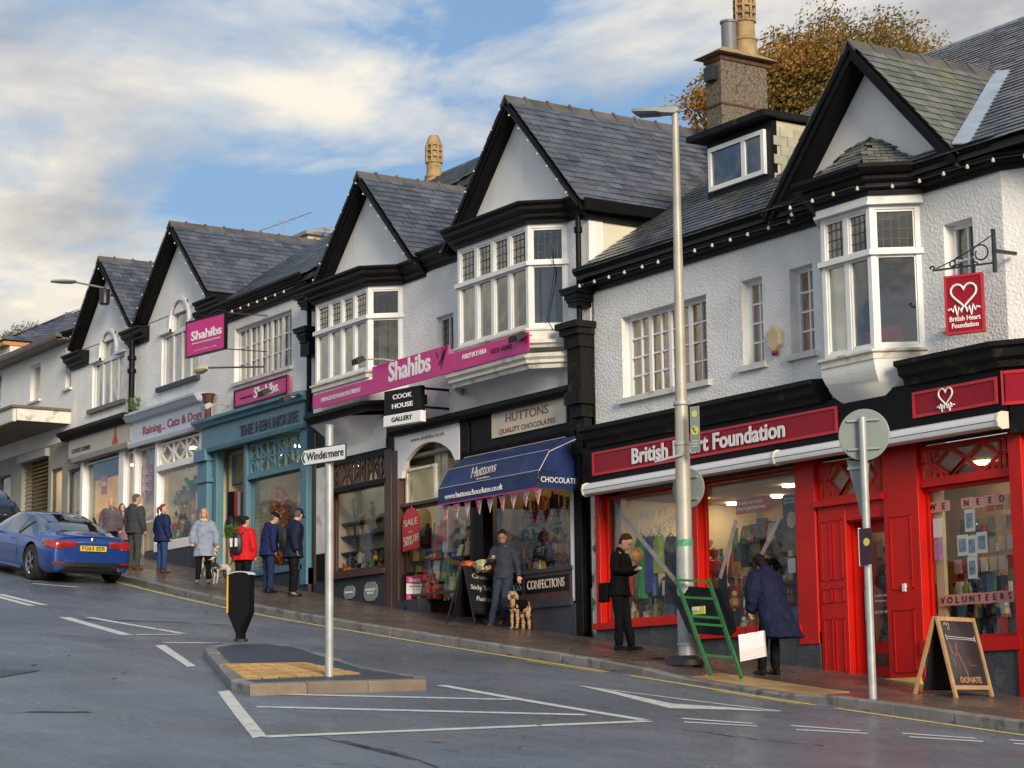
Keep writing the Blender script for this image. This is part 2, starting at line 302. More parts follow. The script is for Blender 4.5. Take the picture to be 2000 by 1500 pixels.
# windows: frame and glazing bars are one part, every pane its own sub-part
_pane = {}
def pane(parent, ff, u0, u1, z0, z1, d, gm='glass'):
    k = (round(u1-u0, 2), round(z1-z0, 2), round(ff.u.x, 3), gm)
    if k not in _pane:
        b = MB(); q = FF((0, 0), (ff.u.x, ff.u.y)); q.box(b, -(u1-u0)/2, (u1-u0)/2, -(z1-z0)/2, (z1-z0)/2, -.003, .003); _pane[k] = b.mesh('pane', gm)
    return inst(_pane[k], parent, ff.P((u0+u1)/2, (z0+z1)/2, d))
def window(parent, ff, u0, u1, z0, z1, cols=1, rows=1, fw=.05, bw=.03, d=-.10, dep=.07, m='window_white', gm='glass_upper', zs=None, us=None, name='window', lead=None, sill=None, label=None):
    b = MB()
    ff.box(b, u0, u0+fw, z0, z1, d-dep, d); ff.box(b, u1-fw, u1, z0, z1, d-dep, d); ff.box(b, u0+fw, u1-fw, z0, z0+fw, d-dep, d); ff.box(b, u0+fw, u1-fw, z1-fw, z1, d-dep, d)
    ue = us or [u0+fw+(u1-u0-2*fw)*i/cols for i in range(cols+1)]; ze = zs or [z0+fw+(z1-z0-2*fw)*i/rows for i in range(rows+1)]
    for i, u in enumerate(ue[1:-1]): ff.box(b, u-bw/2, u+bw/2, z0+fw, z1-fw, d-dep+.01, d-.008)
    for z in ze[1:-1]: ff.box(b, u0+fw, u1-fw, z-bw/2, z+bw/2, d-dep+.014, d-.012)
    w = b.build(name, m, parent, label=label)
    for i in range(len(ue)-1):
        for j in range(len(ze)-1): pane(w, ff, ue[i]+(bw/2 if i else 0), ue[i+1]-(bw/2 if i < len(ue)-2 else 0), ze[j]+(bw/2 if j else 0), ze[j+1]-(bw/2 if j < len(ze)-2 else 0), d-dep+.025, gm)
    if lead:
        lb = MB()
        for (a0, a1, c0, c1, nx, nz) in lead:
            for i in range(1, nx): u = a0+(a1-a0)*i/nx; ff.box(lb, u-.005, u+.005, c0, c1, d-dep+.029, d-dep+.035)
            for i in range(1, nz): z = c0+(c1-c0)*i/nz; ff.box(lb, a0, a1, z-.005, z+.005, d-dep+.029, d-dep+.035)
        lb.build('leading', 'lead_came', w)
    if sill:
        sb = MB(); ff.box(sb, u0-.08, u1+.08, z0-sill, z0, d-.02, .07); sb.build('sill', 'peeling_white', w)
    return w
def wallgrid(mb, ff, u0, u1, z0, z1, holes, d0, d1):
    us = sorted({u0, u1, *[h[0] for h in holes], *[h[1] for h in holes]}); zs = sorted({z0, z1, *[h[2] for h in holes], *[h[3] for h in holes]})
    us = [u for u in us if u0 <= u <= u1]; zs = [z for z in zs if z0 <= z <= z1]
    for j in range(len(zs)-1):
        i = 0
        while i < len(us)-1:
            zc = (zs[j]+zs[j+1])/2
            solid = lambda k: not any(h[0] < (us[k]+us[k+1])/2 < h[1] and h[2] < zc < h[3] for h in holes)
            if not solid(i): i += 1; continue
            k = i
            while k < len(us)-1 and solid(k): k += 1
            ff.box(mb, us[i], us[k], zs[j], zs[j+1], d0, d1); i = k
# slates, each its own sub-part for the ones that show largest; the rest joined
_sl = {}
def slates(roof, O, u, v, lu, lv, m='slate', sw=.25, se=.172, keep=None, maxn=150, name='slate', inside=None):
    O = Vector(O); u = Vector(u).normalized(); v = Vector(v).normalized(); n = u.cross(v)
    if n.z < 0: n = -n
    k = (m, tuple(round(c, 3) for c in u), tuple(round(c, 3) for c in v), sw)
    vs = []
    if k not in _sl:
        ms = []
        for q in range(6):
            b = MB(); w = (sw if q < 5 else sw/2)*ru(.94, .985)/2; h = se*ru(1.10, 1.16); t = .008; lift = .012+ru(0, .006); sk = ru(-.008, .008)
            b.hexa([-u*w+n*lift, u*w+n*(lift+sk*.3), u*w+v*h+n*.001, -u*w+v*h+n*.001, -u*w+n*(lift+t), u*w+v*sk+n*(lift+t), u*w+v*h+n*(t+.001), -u*w+v*h+n*(t+.001)]); ms.append(b.mesh('slate', m))
        _sl[k] = ms
    items = []
    for r_ in range(int(lv/se)):
        c = 0; uu = 0.
        while uu < lu-.04:
            w_ = sw/2 if (r_ % 2 and c == 0) else sw; vv = r_*se; c += 1
            if not inside or inside(uu+w_/2, vv+se/2): items.append((O+u*(uu+w_/2)+v*vv+n*.02, w_ < sw))
            uu += w_
    items.sort(key=lambda p: p[0].length)
    for p, hf in items[:maxn]: inst(_sl[k][5] if hf else random.choice(_sl[k][:5]), roof, p+u*ru(-.004, .004)+v*ru(-.006, .006), name)
    if items[maxn:]:
        b = MB()
        for p, hf in items[maxn:]:
            me = _sl[k][5] if hf else random.choice(_sl[k][:5]); p = p+u*ru(-.006, .006)+v*ru(-.006, .006); b.add([Vector(q.co)+p for q in me.vertices], [tuple(f.vertices) for f in me.polygons])
        b.build('slates', m, roof, kind='stuff', fix=False)
# ------------------------------------------------------------------ ground, road, pavement, kerbs, markings
def sheet(name, x0, x1, ys, m, dz, step=.5, kind='structure', parent=None):
    xs = [x for x in XS if x0 < x < x1]; xs = [x0]+xs+[x1]; b = MB()
    vs = [(x, y, g(x)+dz) for x in xs for y in ys]; n = len(ys)
    b.add(vs, [(i*n+j, (i+1)*n+j, (i+1)*n+j+1, i*n+j+1) for i in range(len(xs)-1) for j in range(n-1)])
    o = b.build(name, m, parent, smooth='all')
    if kind: o['kind'] = kind
    return o
mat('far_ground', (.06, .07, .04), .9, .3, .05)
b = MB(); gx = [-600, -300, -140, -100, -60, -50, -40, -30, -20, -10, 0, 20, 60, 200, 600]
b.add([(x, y, g(x)-.6) for x in gx for y in (-400, 0, 100, 600)], [(i*4+j, (i+1)*4+j, (i+1)*4+j+1, i*4+j+1) for i in range(len(gx)-1) for j in range(3)])
o = b.build('ground', 'far_ground'); o['kind'] = 'structure'
road = sheet('road', -140, 60, [-30, -10, 0, 5, 10, 13, KY+.02], 'tarmac', RD)
def kerb_drop(x): return -.07*max(0, min(1, (x+22.2)/.9))*max(0, min(1, (-18.2-x)/.9)) if -22.2 < x < -18.2 else 0
def pz_(x, y): return g(x)+kerb_drop(x)*max(0, min(1, 1-(y-KY-.12)/1.0))
pav = sheet('pavement', -60, 10, [KY+.12, 17.0, 17.6, 19.0, 20.4], 'pavement', 0)
for v in pav.data.vertices: v.co.z = pz_(v.co.x, v.co.y)
# kerb stones, one by one; lowered beside the crossing point
x = -52.0
while x < -8:
    w = .915 if x > -44 else 1.8; b = MB(); a, c = x+.006, x+w-.006; j = ru(-.004, .004); dy = ru(-.008, .008)
    za, zc = g(a)+kerb_drop(a)+j, g(c)+kerb_drop(c)+j; y0, y1 = KY+dy, KY+.125
    b.loft([[(a, y0, g(a)+RD-.1), (a, y0, za-.02), (a, y0+.02, za), (a, y1, za+.002), (a, y1, g(a)-.3)], [(c, y0, g(c)+RD-.1), (c, y0, zc-.02), (c, y0+.02, zc), (c, y1, zc+.002), (c, y1, g(c)-.3)]])
    b.build('kerb_stone', 'kerb', pav); x += w
# yellow ochre tactile slabs of the dropped kerb
for i in range(8):
    for j in range(2):
        b = MB(); x0 = -21.3+i*.3; y0 = KY+.16+j*.3; 
        c4 = [(x0, y0), (x0+.292, y0), (x0+.292, y0+.29), (x0, y0+.29)]; b.hexa([(p, q, pz_(p, q)-.03) for p, q in c4]+[(p, q, pz_(p, q)+.006) for p, q in c4]); b.build('paving_slab', 'tactile', pav)
# painted markings laid on the road: outlines follow the ground
def marking(name, pts, m='road_white', dz=.005, sub=.35, parent=None):
    bm = bmesh.new(); vs = [bm.verts.new((p[0], p[1], 0)) for p in pts]; bm.faces.new(vs)
    bmesh.ops.triangulate(bm, faces=bm.faces)
    for _ in range(7):
        es = [e for e in bm.edges if e.calc_length() > sub]
        if not es: break
        bmesh.ops.subdivide_edges(bm, edges=es, cuts=1); bmesh.ops.triangulate(bm, faces=bm.faces)
    for v in bm.verts: v.co.z = g(v.co.x)+RD+dz
    bmesh.ops.recalc_face_normals(bm, faces=bm.faces)
    if sum(f.normal.z for f in bm.faces) < 0: bmesh.ops.reverse_faces(bm, faces=bm.faces)
    me = bpy.data.meshes.new(name); bm.to_mesh(me); bm.free(); me.materials.append(MT[m]); o = bpy.data.objects.new(name, me); COL.objects.link(o); o['kind'] = 'structure'
    if parent: o.parent = parent
    return o
def strip(name, a, b_, w, w2=None, m='road_white'):
    a = Vector(a[:2]); b_ = Vector(b_[:2]); d = (b_-a).normalized(); n = Vector((-d.y, d.x)); w2 = w2 or w
    pts = [a-n*w/2, b_-n*w2/2, b_+n*w2/2, a+n*w/2]; o = marking(name, pts, m, parent=road); return o
def hp(*q): return [hit(*p) for p in q]
marking('hatching_line', hp((425, 1352), (448, 1349), (520, 1438), (494, 1443)), parent=road)
def L2(a, b_, w=.11, w2=None): p, q = hp(a, b_); return strip('painted_line', p, q, w*1.35, (w2 or w)*1.35)
L2((484, 1355), (1000, 1367), .10); L2((500, 1381), (1145, 1397), .12); L2((512, 1440), (1268, 1409), .10); L2((862, 1339), (1258, 1407), .12)
L2((1130, 1340), (1525, 1390), .05, .07); marking('painted_line', hp((1130, 1340), (1200, 1351), (1312, 1375), (1420, 1382), (1528, 1391), (1424, 1387), (1308, 1384), (1195, 1355)), parent=road)
for q in (((1332, 1404), (1470, 1414)), ((1336, 1411), (1480, 1419)), ((1545, 1418), (1680, 1428)), ((1555, 1426), (1695, 1433.5)), ((1762, 1433), (1905, 1443)), ((1775, 1440), (1920, 1449)), ((1972, 1446), (2110, 1456)), ((1980, 1453), (2120, 1462))): L2(*q, .09)
L2((0, 1161), (88, 1182.5), .12); L2((-10, 1164), (62, 1183.5), .12); L2((125, 1206), (248, 1241), .15); L2((172, 1206), (358, 1238), .12); L2((264, 1240), (350, 1239.5), .09)
marking('hatching_line', hp((302, 1261), (322, 1260), (383, 1302), (366, 1303)), parent=road)
L2((320, 1256), (430, 1256), .10); L2((430, 1256), (560, 1266), .09); L2((604, 1284), (655, 1296), .08); L2((64, 1140), (150, 1147), .09, .09)
def yline(x0, x1, y=KY-.24, w=.10):
    n = max(2, int((x1-x0)/.5)); marking('yellow_line', [(x0+(x1-x0)*i/n, y-w/2) for i in range(n+1)]+[(x1-(x1-x0)*i/n, y+w/2) for i in range(n+1)], 'road_yellow', parent=road)
yline(-38.6, -22.4); yline(-21.9, -18.4); yline(-24.0, -22.25, KY-.40, .05); yline(-18.05, -8); yline(-20, -18.5, KY-.38, .05)
b = MB()                                                                 # drain cover
dc = hp((-60, 1308), (82, 1310), (0, 1324), (-90, 1322)); marking('drain_cover', dc, 'dark_metal', .008, parent=road)
# fallen leaves and litter on the wet ground
mat('leaf_litter', (.30, .12, .03), .6, .2, 8, island=.5)
b = MB()
for i in range(330):
    xx = ru(-40, -10); yy = random.choice((KY-.12+ru(-.12, .1), ru(KY+.2, 18.9), ru(7, 16))) if rnd() < .75 else KY-.1+ru(-.1, .08); zz_ = g(xx)+(0 if yy > KY+.1 else RD)+.012; s_ = ru(.02, .045); a = ru(0, 6.3)
    b.add([(xx+s_*math.cos(a+t)*(1 if t % 2 < 1 else .6), yy+s_*math.sin(a+t), zz_+ru(0, .015)) for t in (0, 1.3, 2.9, 4.4)], [(0, 1, 2, 3)])
b.build('leaves', 'leaf_litter', None, kind='stuff')

# ------------------------------------------------------------------ traffic island
isl_top = [hit(*p, dz=0) for p in ((398, 1264), (440, 1256), (522, 1255), (585, 1262), (630, 1276), (722, 1305), (800, 1317), (832, 1322), (833, 1327), (600, 1333), (487, 1336), (452, 1327))]
isl = thing('traffic_island', 'low kerbed traffic island with yellow tactile slabs holding the Windermere sign', 'traffic island', (-23.2, 12.2, g(-23.2)+RD))
def ring_in(P, d):
    out_ = []; n = len(P); P = [Vector((p[0], p[1])) for p in P]
    area = sum(P[i].x*P[(i+1) % n].y-P[(i+1) % n].x*P[i].y for i in range(n)); sg = 1 if area > 0 else -1
    for i in range(n):
        d0 = (P[i]-P[i-1]).normalized(); d1 = (P[(i+1) % n]-P[i]).normalized(); n0 = Vector((-d0.y, d0.x))*sg; n1 = Vector((-d1.y, d1.x))*sg; m = (n0+n1).normalized(); out_.append(P[i]+m*d/max(.5, m.dot(n0)))
    return out_
inn = ring_in(isl_top, .14); n = len(isl_top)
for i in range(n):
    p, q = Vector(isl_top[i][:2]), Vector(isl_top[(i+1) % n][:2]); pi, qi = inn[i], inn[(i+1) % n]; k = max(1, round((q-p).length/.9))
    for j in range(k):
        e = .006/max(.2, (q-p).length); a0, a1 = j/k+e, (j+1)/k-e; A, B_, C_, D_ = p.lerp(q, a0), p.lerp(q, a1), pi.lerp(qi, a1), pi.lerp(qi, a0); bb = MB(); hz_ = ru(-.004, .004)
        A2, B2 = A.lerp(D_, .13), B_.lerp(C_, .13); lo = lambda v: (v.x, v.y, g(v.x)+RD-.05); md = lambda v: (v.x, v.y, g(v.x)-.022+hz_); hi = lambda v: (v.x, v.y, g(v.x)+hz_)
        bb.loft([[lo(A), md(A), hi(A2), hi(D_), lo(D_)], [lo(B_), md(B_), hi(B2), hi(C_), lo(C_)]]); bb.build('kerb_stone', 'kerb_tan' if i in (8, 9, 7) else 'kerb', isl)
bm = bmesh.new(); bm.faces.new([bm.verts.new((p.x, p.y, 0)) for p in ring_in(isl_top, .145)]); bmesh.ops.triangulate(bm, faces=bm.faces)
bmesh.ops.subdivide_edges(bm, edges=bm.edges, cuts=2, use_grid_fill=True)
W0 = wloc(isl)
for v in bm.verts: v.co.z = g(v.co.x)-.006; v.co -= W0
me = bpy.data.meshes.new('island_surface'); bmesh.ops.recalc_face_normals(bm, faces=bm.faces); bm.to_mesh(me); bm.free(); me.materials.append(MT['island_tarmac']); o = bpy.data.objects.new('island_surface', me); COL.objects.link(o); o.parent = isl
tq = [hit(*p, dz=0) for p in ((434, 1297), (592, 1294), (706, 1316), (478, 1327))]; A, B_, C_, D_ = [Vector(p[:2]) for p in tq]
for i in range(7):
    for j in range(4):
        def q2(a, c): p = A.lerp(B_, a).lerp(D_.lerp(C_, a), c); return p
        e = .006; c4 = [q2(i/7+e, j/4+e), q2((i+1)/7-e, j/4+e), q2((i+1)/7-e, (j+1)/4-e), q2(i/7+e, (j+1)/4-e)]; bb = MB(); bb.hexa([(p.x, p.y, g(p.x)-.03) for p in c4]+[(p.x, p.y, g(p.x)+.002) for p in c4])
        for r_ in range(1, 6):
            a, c = c4[0].lerp(c4[3], r_/6), c4[1].lerp(c4[2], r_/6); bb.bar((a.x, a.y, g(a.x)+.004), (c.x, c.y, g(c.x)+.004), .022, .012)
        bb.build('tactile_slab', 'tactile', isl)

# old cracks and sealed seams in the tarmac
mat('seam', (.02, .022, .026), .3, .2, 6)
for q in (((610, 1438), (690, 1452), (760, 1468), (830, 1490), (880, 1512)), ((150, 1210), (330, 1214), (470, 1222)), ((1330, 1424), (1480, 1446), (1640, 1460)), ((0, 1395), (90, 1389), (200, 1392))):
    P = []
    for i in range(len(q)-1):
        for k in range(6): P.append((q[i][0]+(q[i+1][0]-q[i][0])*k/6+ru(-5, 5), q[i][1]+(q[i+1][1]-q[i][1])*k/6+ru(-1.6, 1.6)))
    H_ = [hit(*p) for p in P]; w_ = [ru(.006, .022) for _ in P]
    marking('road_crack', [(h[0], h[1]-w) for h, w in zip(H_, w_)]+[(h[0], h[1]+w) for h, w in list(zip(H_, w_))[::-1]], 'seam', .003, parent=road)
# ------------------------------------------------------------------ the terrace
YF = 19.2
CORN = [(0, 0), (.06, 0), (.06, .05), (.14, .09), (.14, .14), (.24, .20), (.24, .26), (.30, .30), (.30, .34), (0, .36)]     # black moulded cornice
GUT = [(0, 0), (.10, 0), (.10, .05), (.18, .09), (.26, .10), (.30, .16), (.30, .23), (.26, .23), (.24, .18), (0, .18)]
def frontwall(bld, x0, x1, z0, z1, holes, m='roughcast', y=YF, name='wall'):
    b = MB(); wallgrid(b, F0(y), x0, x1, z0, z1, holes, -.28, 0); return b.build(name, m, bld)
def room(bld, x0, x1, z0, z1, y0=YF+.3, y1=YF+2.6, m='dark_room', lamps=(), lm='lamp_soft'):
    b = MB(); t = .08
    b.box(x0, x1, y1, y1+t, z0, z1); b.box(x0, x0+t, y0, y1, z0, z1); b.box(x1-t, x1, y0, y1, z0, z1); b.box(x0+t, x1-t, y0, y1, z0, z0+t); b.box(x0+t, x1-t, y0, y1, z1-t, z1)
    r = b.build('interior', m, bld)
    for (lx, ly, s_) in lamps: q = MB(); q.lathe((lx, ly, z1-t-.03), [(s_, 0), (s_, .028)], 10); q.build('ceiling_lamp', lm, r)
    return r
def gable(bld, c, hw, zf, zp, y0=18.93, y1=26.5, m='slate', side_z=None, wallz=None, barge=.11, bulbs=True, right_y=None, th=.10, maxr=190, wallm='render_smooth'):
    """gabled roof running back from the street: slates, ridge tiles, barge boards, soffit and the white gable wall"""
    sl_ = (zp-zf)/hw; L_ = math.hypot(hw, zp-zf); cs, sn = hw/L_, (zp-zf)/L_
    roof = MB()
    for s_ in (-1, 1):
        e = (c+s_*hw, zf); p = (c, zp); n_ = (s_*sn*th, -cs*th)
        roof.prism([(e[0], y0+.03, e[1]), (p[0], y0+.03, p[1]), (p[0], y0+.03, p[1]-th/cs), (e[0]-s_*0, y0+.03, e[1]-th/cs)], (0, y1-y0, 0))
    rf = roof.build('roof', 'roof_deck', bld)
    for s_ in (1, -1): slates(rf, (c+s_*(hw+.06), y0-.02, zf-.06*sl_), (0, 1, 0), (-s_*cs, 0, sn), (y1-y0) if s_ == 1 else 2.5, L_+.02, m, maxn=(maxr if s_ == 1 else 60))
    yy = y0-.05; k = 0
    while yy < y1:                                                          # ridge tiles
        b = MB(); w = .15; zz_ = zp+.03; b.prism([(c-w, yy+.006, zz_-w*sl_*.9), (c, yy+.006, zz_+.03), (c+w, yy+.006, zz_-w*sl_*.9), (c+w*.8, yy+.006, zz_-w*sl_*.9-.02), (c, yy+.006, zz_-.01), (c-w*.8, yy+.006, zz_-w*sl_*.9-.02)], (0, .44, 0))
        b.prism([(c-w*1.15, yy+.40, zz_-w*sl_), (c, yy+.40, zz_+.06), (c+w*1.15, yy+.40, zz_-w*sl_), (c, yy+.40, zz_)], (0, .05, 0)); b.build('ridge_tile', 'ridge_tile', rf); yy += .46; k += 1
        if k > 12: break
    for s_ in (-1, 1):                                                      # barge boards and their inner moulding, soffit behind
        e = Vector((c+s_*(hw+.02), y0, zf-.02*sl_-.03)); p = Vector((c, y0, zp-.02)); dn = Vector((0, 0, -barge/cs))
        def band(q0, q1, y, ty):                                            # part of the slope between two depths, cut off level at the foot
            a_, c_ = e+dn*q0, p+dn*q0; d_ = p+dn*q1; zc = zf-.12; lo_ = max(0, (-dn.z*q1-(e.z-zc))/sl_); f0 = max(0, (-dn.z*q0-(e.z-zc))/sl_)
            P = [Vector((e.x-s_*f0, y, max(zc, a_.z))), Vector((c_.x, y, c_.z)), Vector((d_.x, y, d_.z)), Vector((e.x-s_*lo_, y, zc))]
            if f0 == 0: P.append(Vector((e.x, y, zc)))
            b.prism(P, (0, ty, 0))
        b = MB(); band(0, 1, y0, .035); band(0, .35, y0-.03, .028); b.build('barge_board', 'black_paint', bld)
        b = MB(); band(.75, 1.35 if s_ < 0 else 1.0, y0+.036, YF-y0-.04); b.build('soffit', 'soffit', bld)
    if wallz is not None:
        b = MB(); d = th/cs+.02; hh = zp-d-wallz; b.prism([(c-hh/sl_, YF, wallz), (c+hh/sl_, YF, wallz), (c, YF, zp-d)], (0, .25, 0)); b.build('gable_wall', wallm, bld)
    return rf
bulb_me = MB().ball((0, 0, 0), .024, 8).lathe((0, 0, .02), [(.012, 0), (.012, .015)], 6).mesh('bulb', 'bulb')
small_bulb = MB().ball((0, 0, 0), .018, 8).mesh('bulb', 'bulb')
def bulbs(label, pts, step=.42, dz=0, me=None):
    """a string of round festoon bulbs along a polyline"""
    t = thing('festoon_lights', label, 'string lights', pts[0], group='strings of round bulbs on the black eaves')
    P = [Vector(p) for p in pts]; acc = 0; cb = MB(); cb.tube(P, .006, 4); cb.build('cable', 'dark_metal', t)
    for i in range(len(P)-1):
        a, c = P[i], P[i+1]; d = (c-a).length; s_ = step-acc if i else .12
        while s_ < d: p = a.lerp(c, s_/d); inst(me or bulb_me, t, p+Vector((ru(-.01, .01), -.02, -.03+dz))); s_ += step*ru(.92, 1.08)
        acc = (d-(s_-step))
def gable_bulbs(label, c, hw, zf, zp, y=18.86):
    bulbs(label, [(c-hw-.05, y, zf-.15), (c-.02, y, zp-.10), (c+hw+.05, y, zf-.12)], .40, me=small_bulb)
def bay(bld, xl, xr, z0, z1, zt, nf, pj=.5, sl=.45, sr=.42, apron=None, lead=True, gm='glass_upper', body=True, side_cols=1, hide_left=False):
    """canted bay window: frames on three faces, leaded top lights, moulded head, transom and sill"""
    A, B_, C_, D_ = (xl-sl, YF), (xl, YF-pj), (xr, YF-pj), (xr+sr, YF)
    bw_ = None
    for k, (p, q, n_) in enumerate(((A, B_, side_cols), (B_, C_, nf), (C_, D_, side_cols))):
        f = FF(p, q); w = f.w; fw = .07; mw = .085
        us = [fw+(w-2*fw)*i/n_ for i in range(n_+1)]
        ld = [(us[i]+(mw/2 if i else 0), us[i+1]-(mw/2 if i < n_-1 else 0), zt+.05, z1-.07, 4 if k == 1 else 5, 4) for i in range(n_)] if lead else None
        w_ = window(bld, f, 0.004, w-.004, z0, z1, fw=fw, bw=mw, d=-.01, dep=.08, us=[0.0]+us[1:-1]+[w] if False else us, zs=[z0+.07, zt, z1-.07], m='window_white', lead=ld, name='bay_window')
        # transom moulding and slim casement frames
        b = MB(); f.box(b, -.02, w+.02, zt-.035, zt+.035, -.06, .035)
        for i in range(n_):
            a, c = us[i]+(mw/2 if i else 0), us[i+1]-(mw/2 if i < n_-1 else 0)
            for (e0, e1) in ((z0+.07, zt-.035), (zt+.035, z1-.07)):
                f.box(b, a, a+.028, e0, e1, -.075, -.03); f.box(b, c-.028, c, e0, e1, -.075, -.03); f.box(b, a+.028, c-.028, e0, e0+.03, -.075, -.03); f.box(b, a+.028, c-.028, e1-.03, e1, -.075, -.03)
        b.build('casement', 'window_white', w_)
    b = MB(); path = [(xl-sl-.02, YF), (xl, YF-pj), (xr, YF-pj), (xr+sr+.02, YF)]
    b.sweep(path, [(-.02, z0-.12), (.05, z0-.12), (.05, z0-.05), (.09, z0-.03), (.09, z0), (-.02, z0+.005)]); b.build('sill', 'peeling_white', bld)
    return path
def downpipe(bld, x, z0, z1, y=19.05, r=.045, m='black_paint', boots=()):
    b = MB(); b.tube([(x, y, z0), (x, y, z1)], r, 10)
    for z in boots: b.lathe((x, y, z), [(r, 0), (r*1.5, .01), (r*1.5, .10), (r, .11)], 10)
    b.build('downpipe', m, bld, smooth=True)
def hopper(bld, x, z, w=.42, y=18.98, h=.30):
    b = MB()
    for i, (a, z0, z1) in enumerate(((.5, 0, .07), (.62, .07, .12), (.75, .12, .20), (1, .20, .26), (1.1, .26, .30))): b.box(x-w*a/2, x+w*a/2, y-w*a*.30, YF-.002*i, z+z0, z+z1)
    b.build('bracket', 'black_paint', bld)
def back(bld, x0, x1, z0, z1, m='cream_wall', y0=YF+.281, y1=26.5):
    b = MB(); b.box(x0, x0+.2, y0, y1, z0, z1); b.box(x1-.2, x1, y0, y1, z0, z1); b.box(x0+.2, x1-.2, y1-.2, y1, z0, z1); return b.build('side_wall', m, bld)
def eave_roof(bld, x0, x1, ze, slope, y0=18.95, yr=25, m='slate_wet', maxn=220, hipL=0, hipR=0):
    zr = ze+(yr-y0)*slope; b = MB(); b.prism([(x0, y0+.02, ze-.03), (x0, yr, zr-.03), (x0, yr+6, zr-.03-6*slope), (x0, yr+6, zr-.2-6*slope), (x0, yr, zr-.2), (x0, y0+.02, ze-.12)], (x1-x0, 0, 0)); rf = b.build('roof', 'roof_deck', bld)
    lv = math.hypot(yr-y0, zr-ze); slates(rf, (x0, y0-.04, ze-.03), (1, 0, 0), (0, 1, slope), x1-x0, lv, m, maxn=maxn); return rf, zr
def eave_trim(bld, x0, x1, z, name='gutter', path=None, m='black_paint'):
    b = MB(); b.sweep(path or [(x0, YF), (x1, YF)], [(0, z-.34), (.05, z-.34), (.05, z-.28), (.12, z-.25), (.12, z-.2), (.20, z-.16), (.20, z-.11), (.30, z-.09), (.34, z-.03), (.34, z+.02), (.31, z+.02), (.29, z-.04), (0, z-.04)]); return b.build(name, m, bld)

mat('interior_warm', (.62, .45, .20), .8, .12, 2)
# ---------- cream shop building at the far left
B0 = thing('cream_shop_building', 'cream shop building with deep first-floor canopy at the far left of the terrace', 'building', (-52, YF, g(-52)))
h0 = [(-51.45, -50.75, 8.24, 9.19), (-49.05, -48.68, 8.25, 9.32), (-54.4, -53.55, 8.0, 9.35), (-53.6, -53.05, 5.3, 6.57), (-50.95, -48.9, .1, .2)]
frontwall(B0, -60, -48.36, 6.98, 9.45, h0[:3], 'render_smooth')
frontwall(B0, -60, -48.0, g(-60)-1.4, 6.975, [(-60, -52.7, 5.25, 6.55), (-51.9, -50.05, 4.0, 6.85), (-49.85, -49.12, 5.1, 6.35), (-48.75, -47.98, 4.95, 6.22)], 'stone_grey', name='ground_floor_wall')
for h in h0[:3]: window(B0, F0(), h[0], h[1], h[2], h[3], 1, 1, m='window_white', sill=.05)
mat('green_room', (.42, .55, .40), .8, .1)
room(B0, -60, -51.95, 4.6, 6.9, y1=20.6, m='green_room', lamps=[(-53.3, 19.9, .22), (-56, 19.9, .22)]); room(B0, -49.92, -49.0, 4.6, 6.6, y1=20.3, m='interior_warm', lamps=[(-49.4, 19.9, .2)], lm='lamp_spot')
room(B0, -48.9, -47.9, 4.5, 6.5, y1=20.4, m='green_room', lamps=[(-48.4, 19.9, .2)]); room(B0, -51.94, -49.95, 3.6, 7.0, y1=21, m='dark_room', lamps=[(-50.6, 20.2, .08)], lm='lamp_spot')
for a in ((-53.6, -52.72, 5.27, 6.53), (-49.84, -49.13, 5.12, 6.33), (-48.74, -47.99, 4.97, 6.2)): window(B0, F0(), *a, 1, 1, fw=.03, d=-.05, m='dark_metal', gm='glass', name='shop_window')
b = MB(); f = F0()                                                    # roller shutter of open links
for i in range(26):
    z = 4.1+i*.1
    for j in range(18): u = -51.85+j*.1+(i % 2)*.05; b.tube([f.P(u, z, -.1), f.P(u+.045, z+.03, -.1), f.P(u+.09, z, -.1)], .012, 3)
    b.tube([f.P(-51.9, z, -.1), f.P(-50.05, z, -.1)], .008, 3)
mat('shutter', (.30, .27, .12), .4, .1, metal=.5); b.build('roller_shutter', 'shutter', B0)
b = MB(); b.box(-51.95, -50.0, 19.08, 19.32, 6.72, 6.92); b.build('shutter_box', 'galvanised', B0)
b = MB(); b.box(-60, -48.75, 17.85, YF, 7.35, 7.42); b.build('canopy', 'canopy_grey', B0)
b = MB(); b.box(-60, -48.70, 17.75, 17.84, 7.33, 7.66); b.box(-48.74, -48.68, 17.85, YF, 7.36, 7.66); b.build('canopy_fascia', 'peeling_white', B0)
b = MB(); b.box(-60, -48.62, 17.70, YF, 7.66, 7.72); b.build('canopy_top', 'gutter_brown', B0)
b = MB(); b.box(-60, -48.6, 18.75, YF, 9.42, 9.47); b.sweep([(-60, 18.9), (-48.6, 18.9)], [(0, 9.40), (.1, 9.40), (.16, 9.46), (.16, 9.56), (0, 9.56)]); b.build('eave', 'gutter_brown', B0)
b = MB(); b.box(-60, -52.4, 18.98, 26, 9.575, 9.86); b.build('upper_wall', 'cream_wall', B0); b = MB(); b.box(-60, -52.36, 18.80, 26, 9.862, 9.96); b.build('fascia_board', 'orange_board', B0)
b = MB(); b.add([(-60, 18.8, 9.965), (-52.33, 18.8, 9.965), (-55.9, 22.37, 11.77), (-60, 22.37, 11.77), (-52.33, 27, 9.965), (-55.9, 27, 11.77)], [(0, 1, 2, 3), (1, 4, 5, 2)]); rf = b.build('roof', 'roof_deck', B0)
slates(rf, (-52.30, 18.8, 9.96), (0, 1, 0), (-1, 0, .505), 7.5, 3.9, 'slate', maxn=170, inside=lambda uu, vv: uu > vv*.90)
slates(rf, (-60, 18.78, 9.96), (1, 0, 0), (0, 1, .505), 7.7, 3.9, 'slate', maxn=60, inside=lambda uu, vv: uu < 7.7-vv*.90)
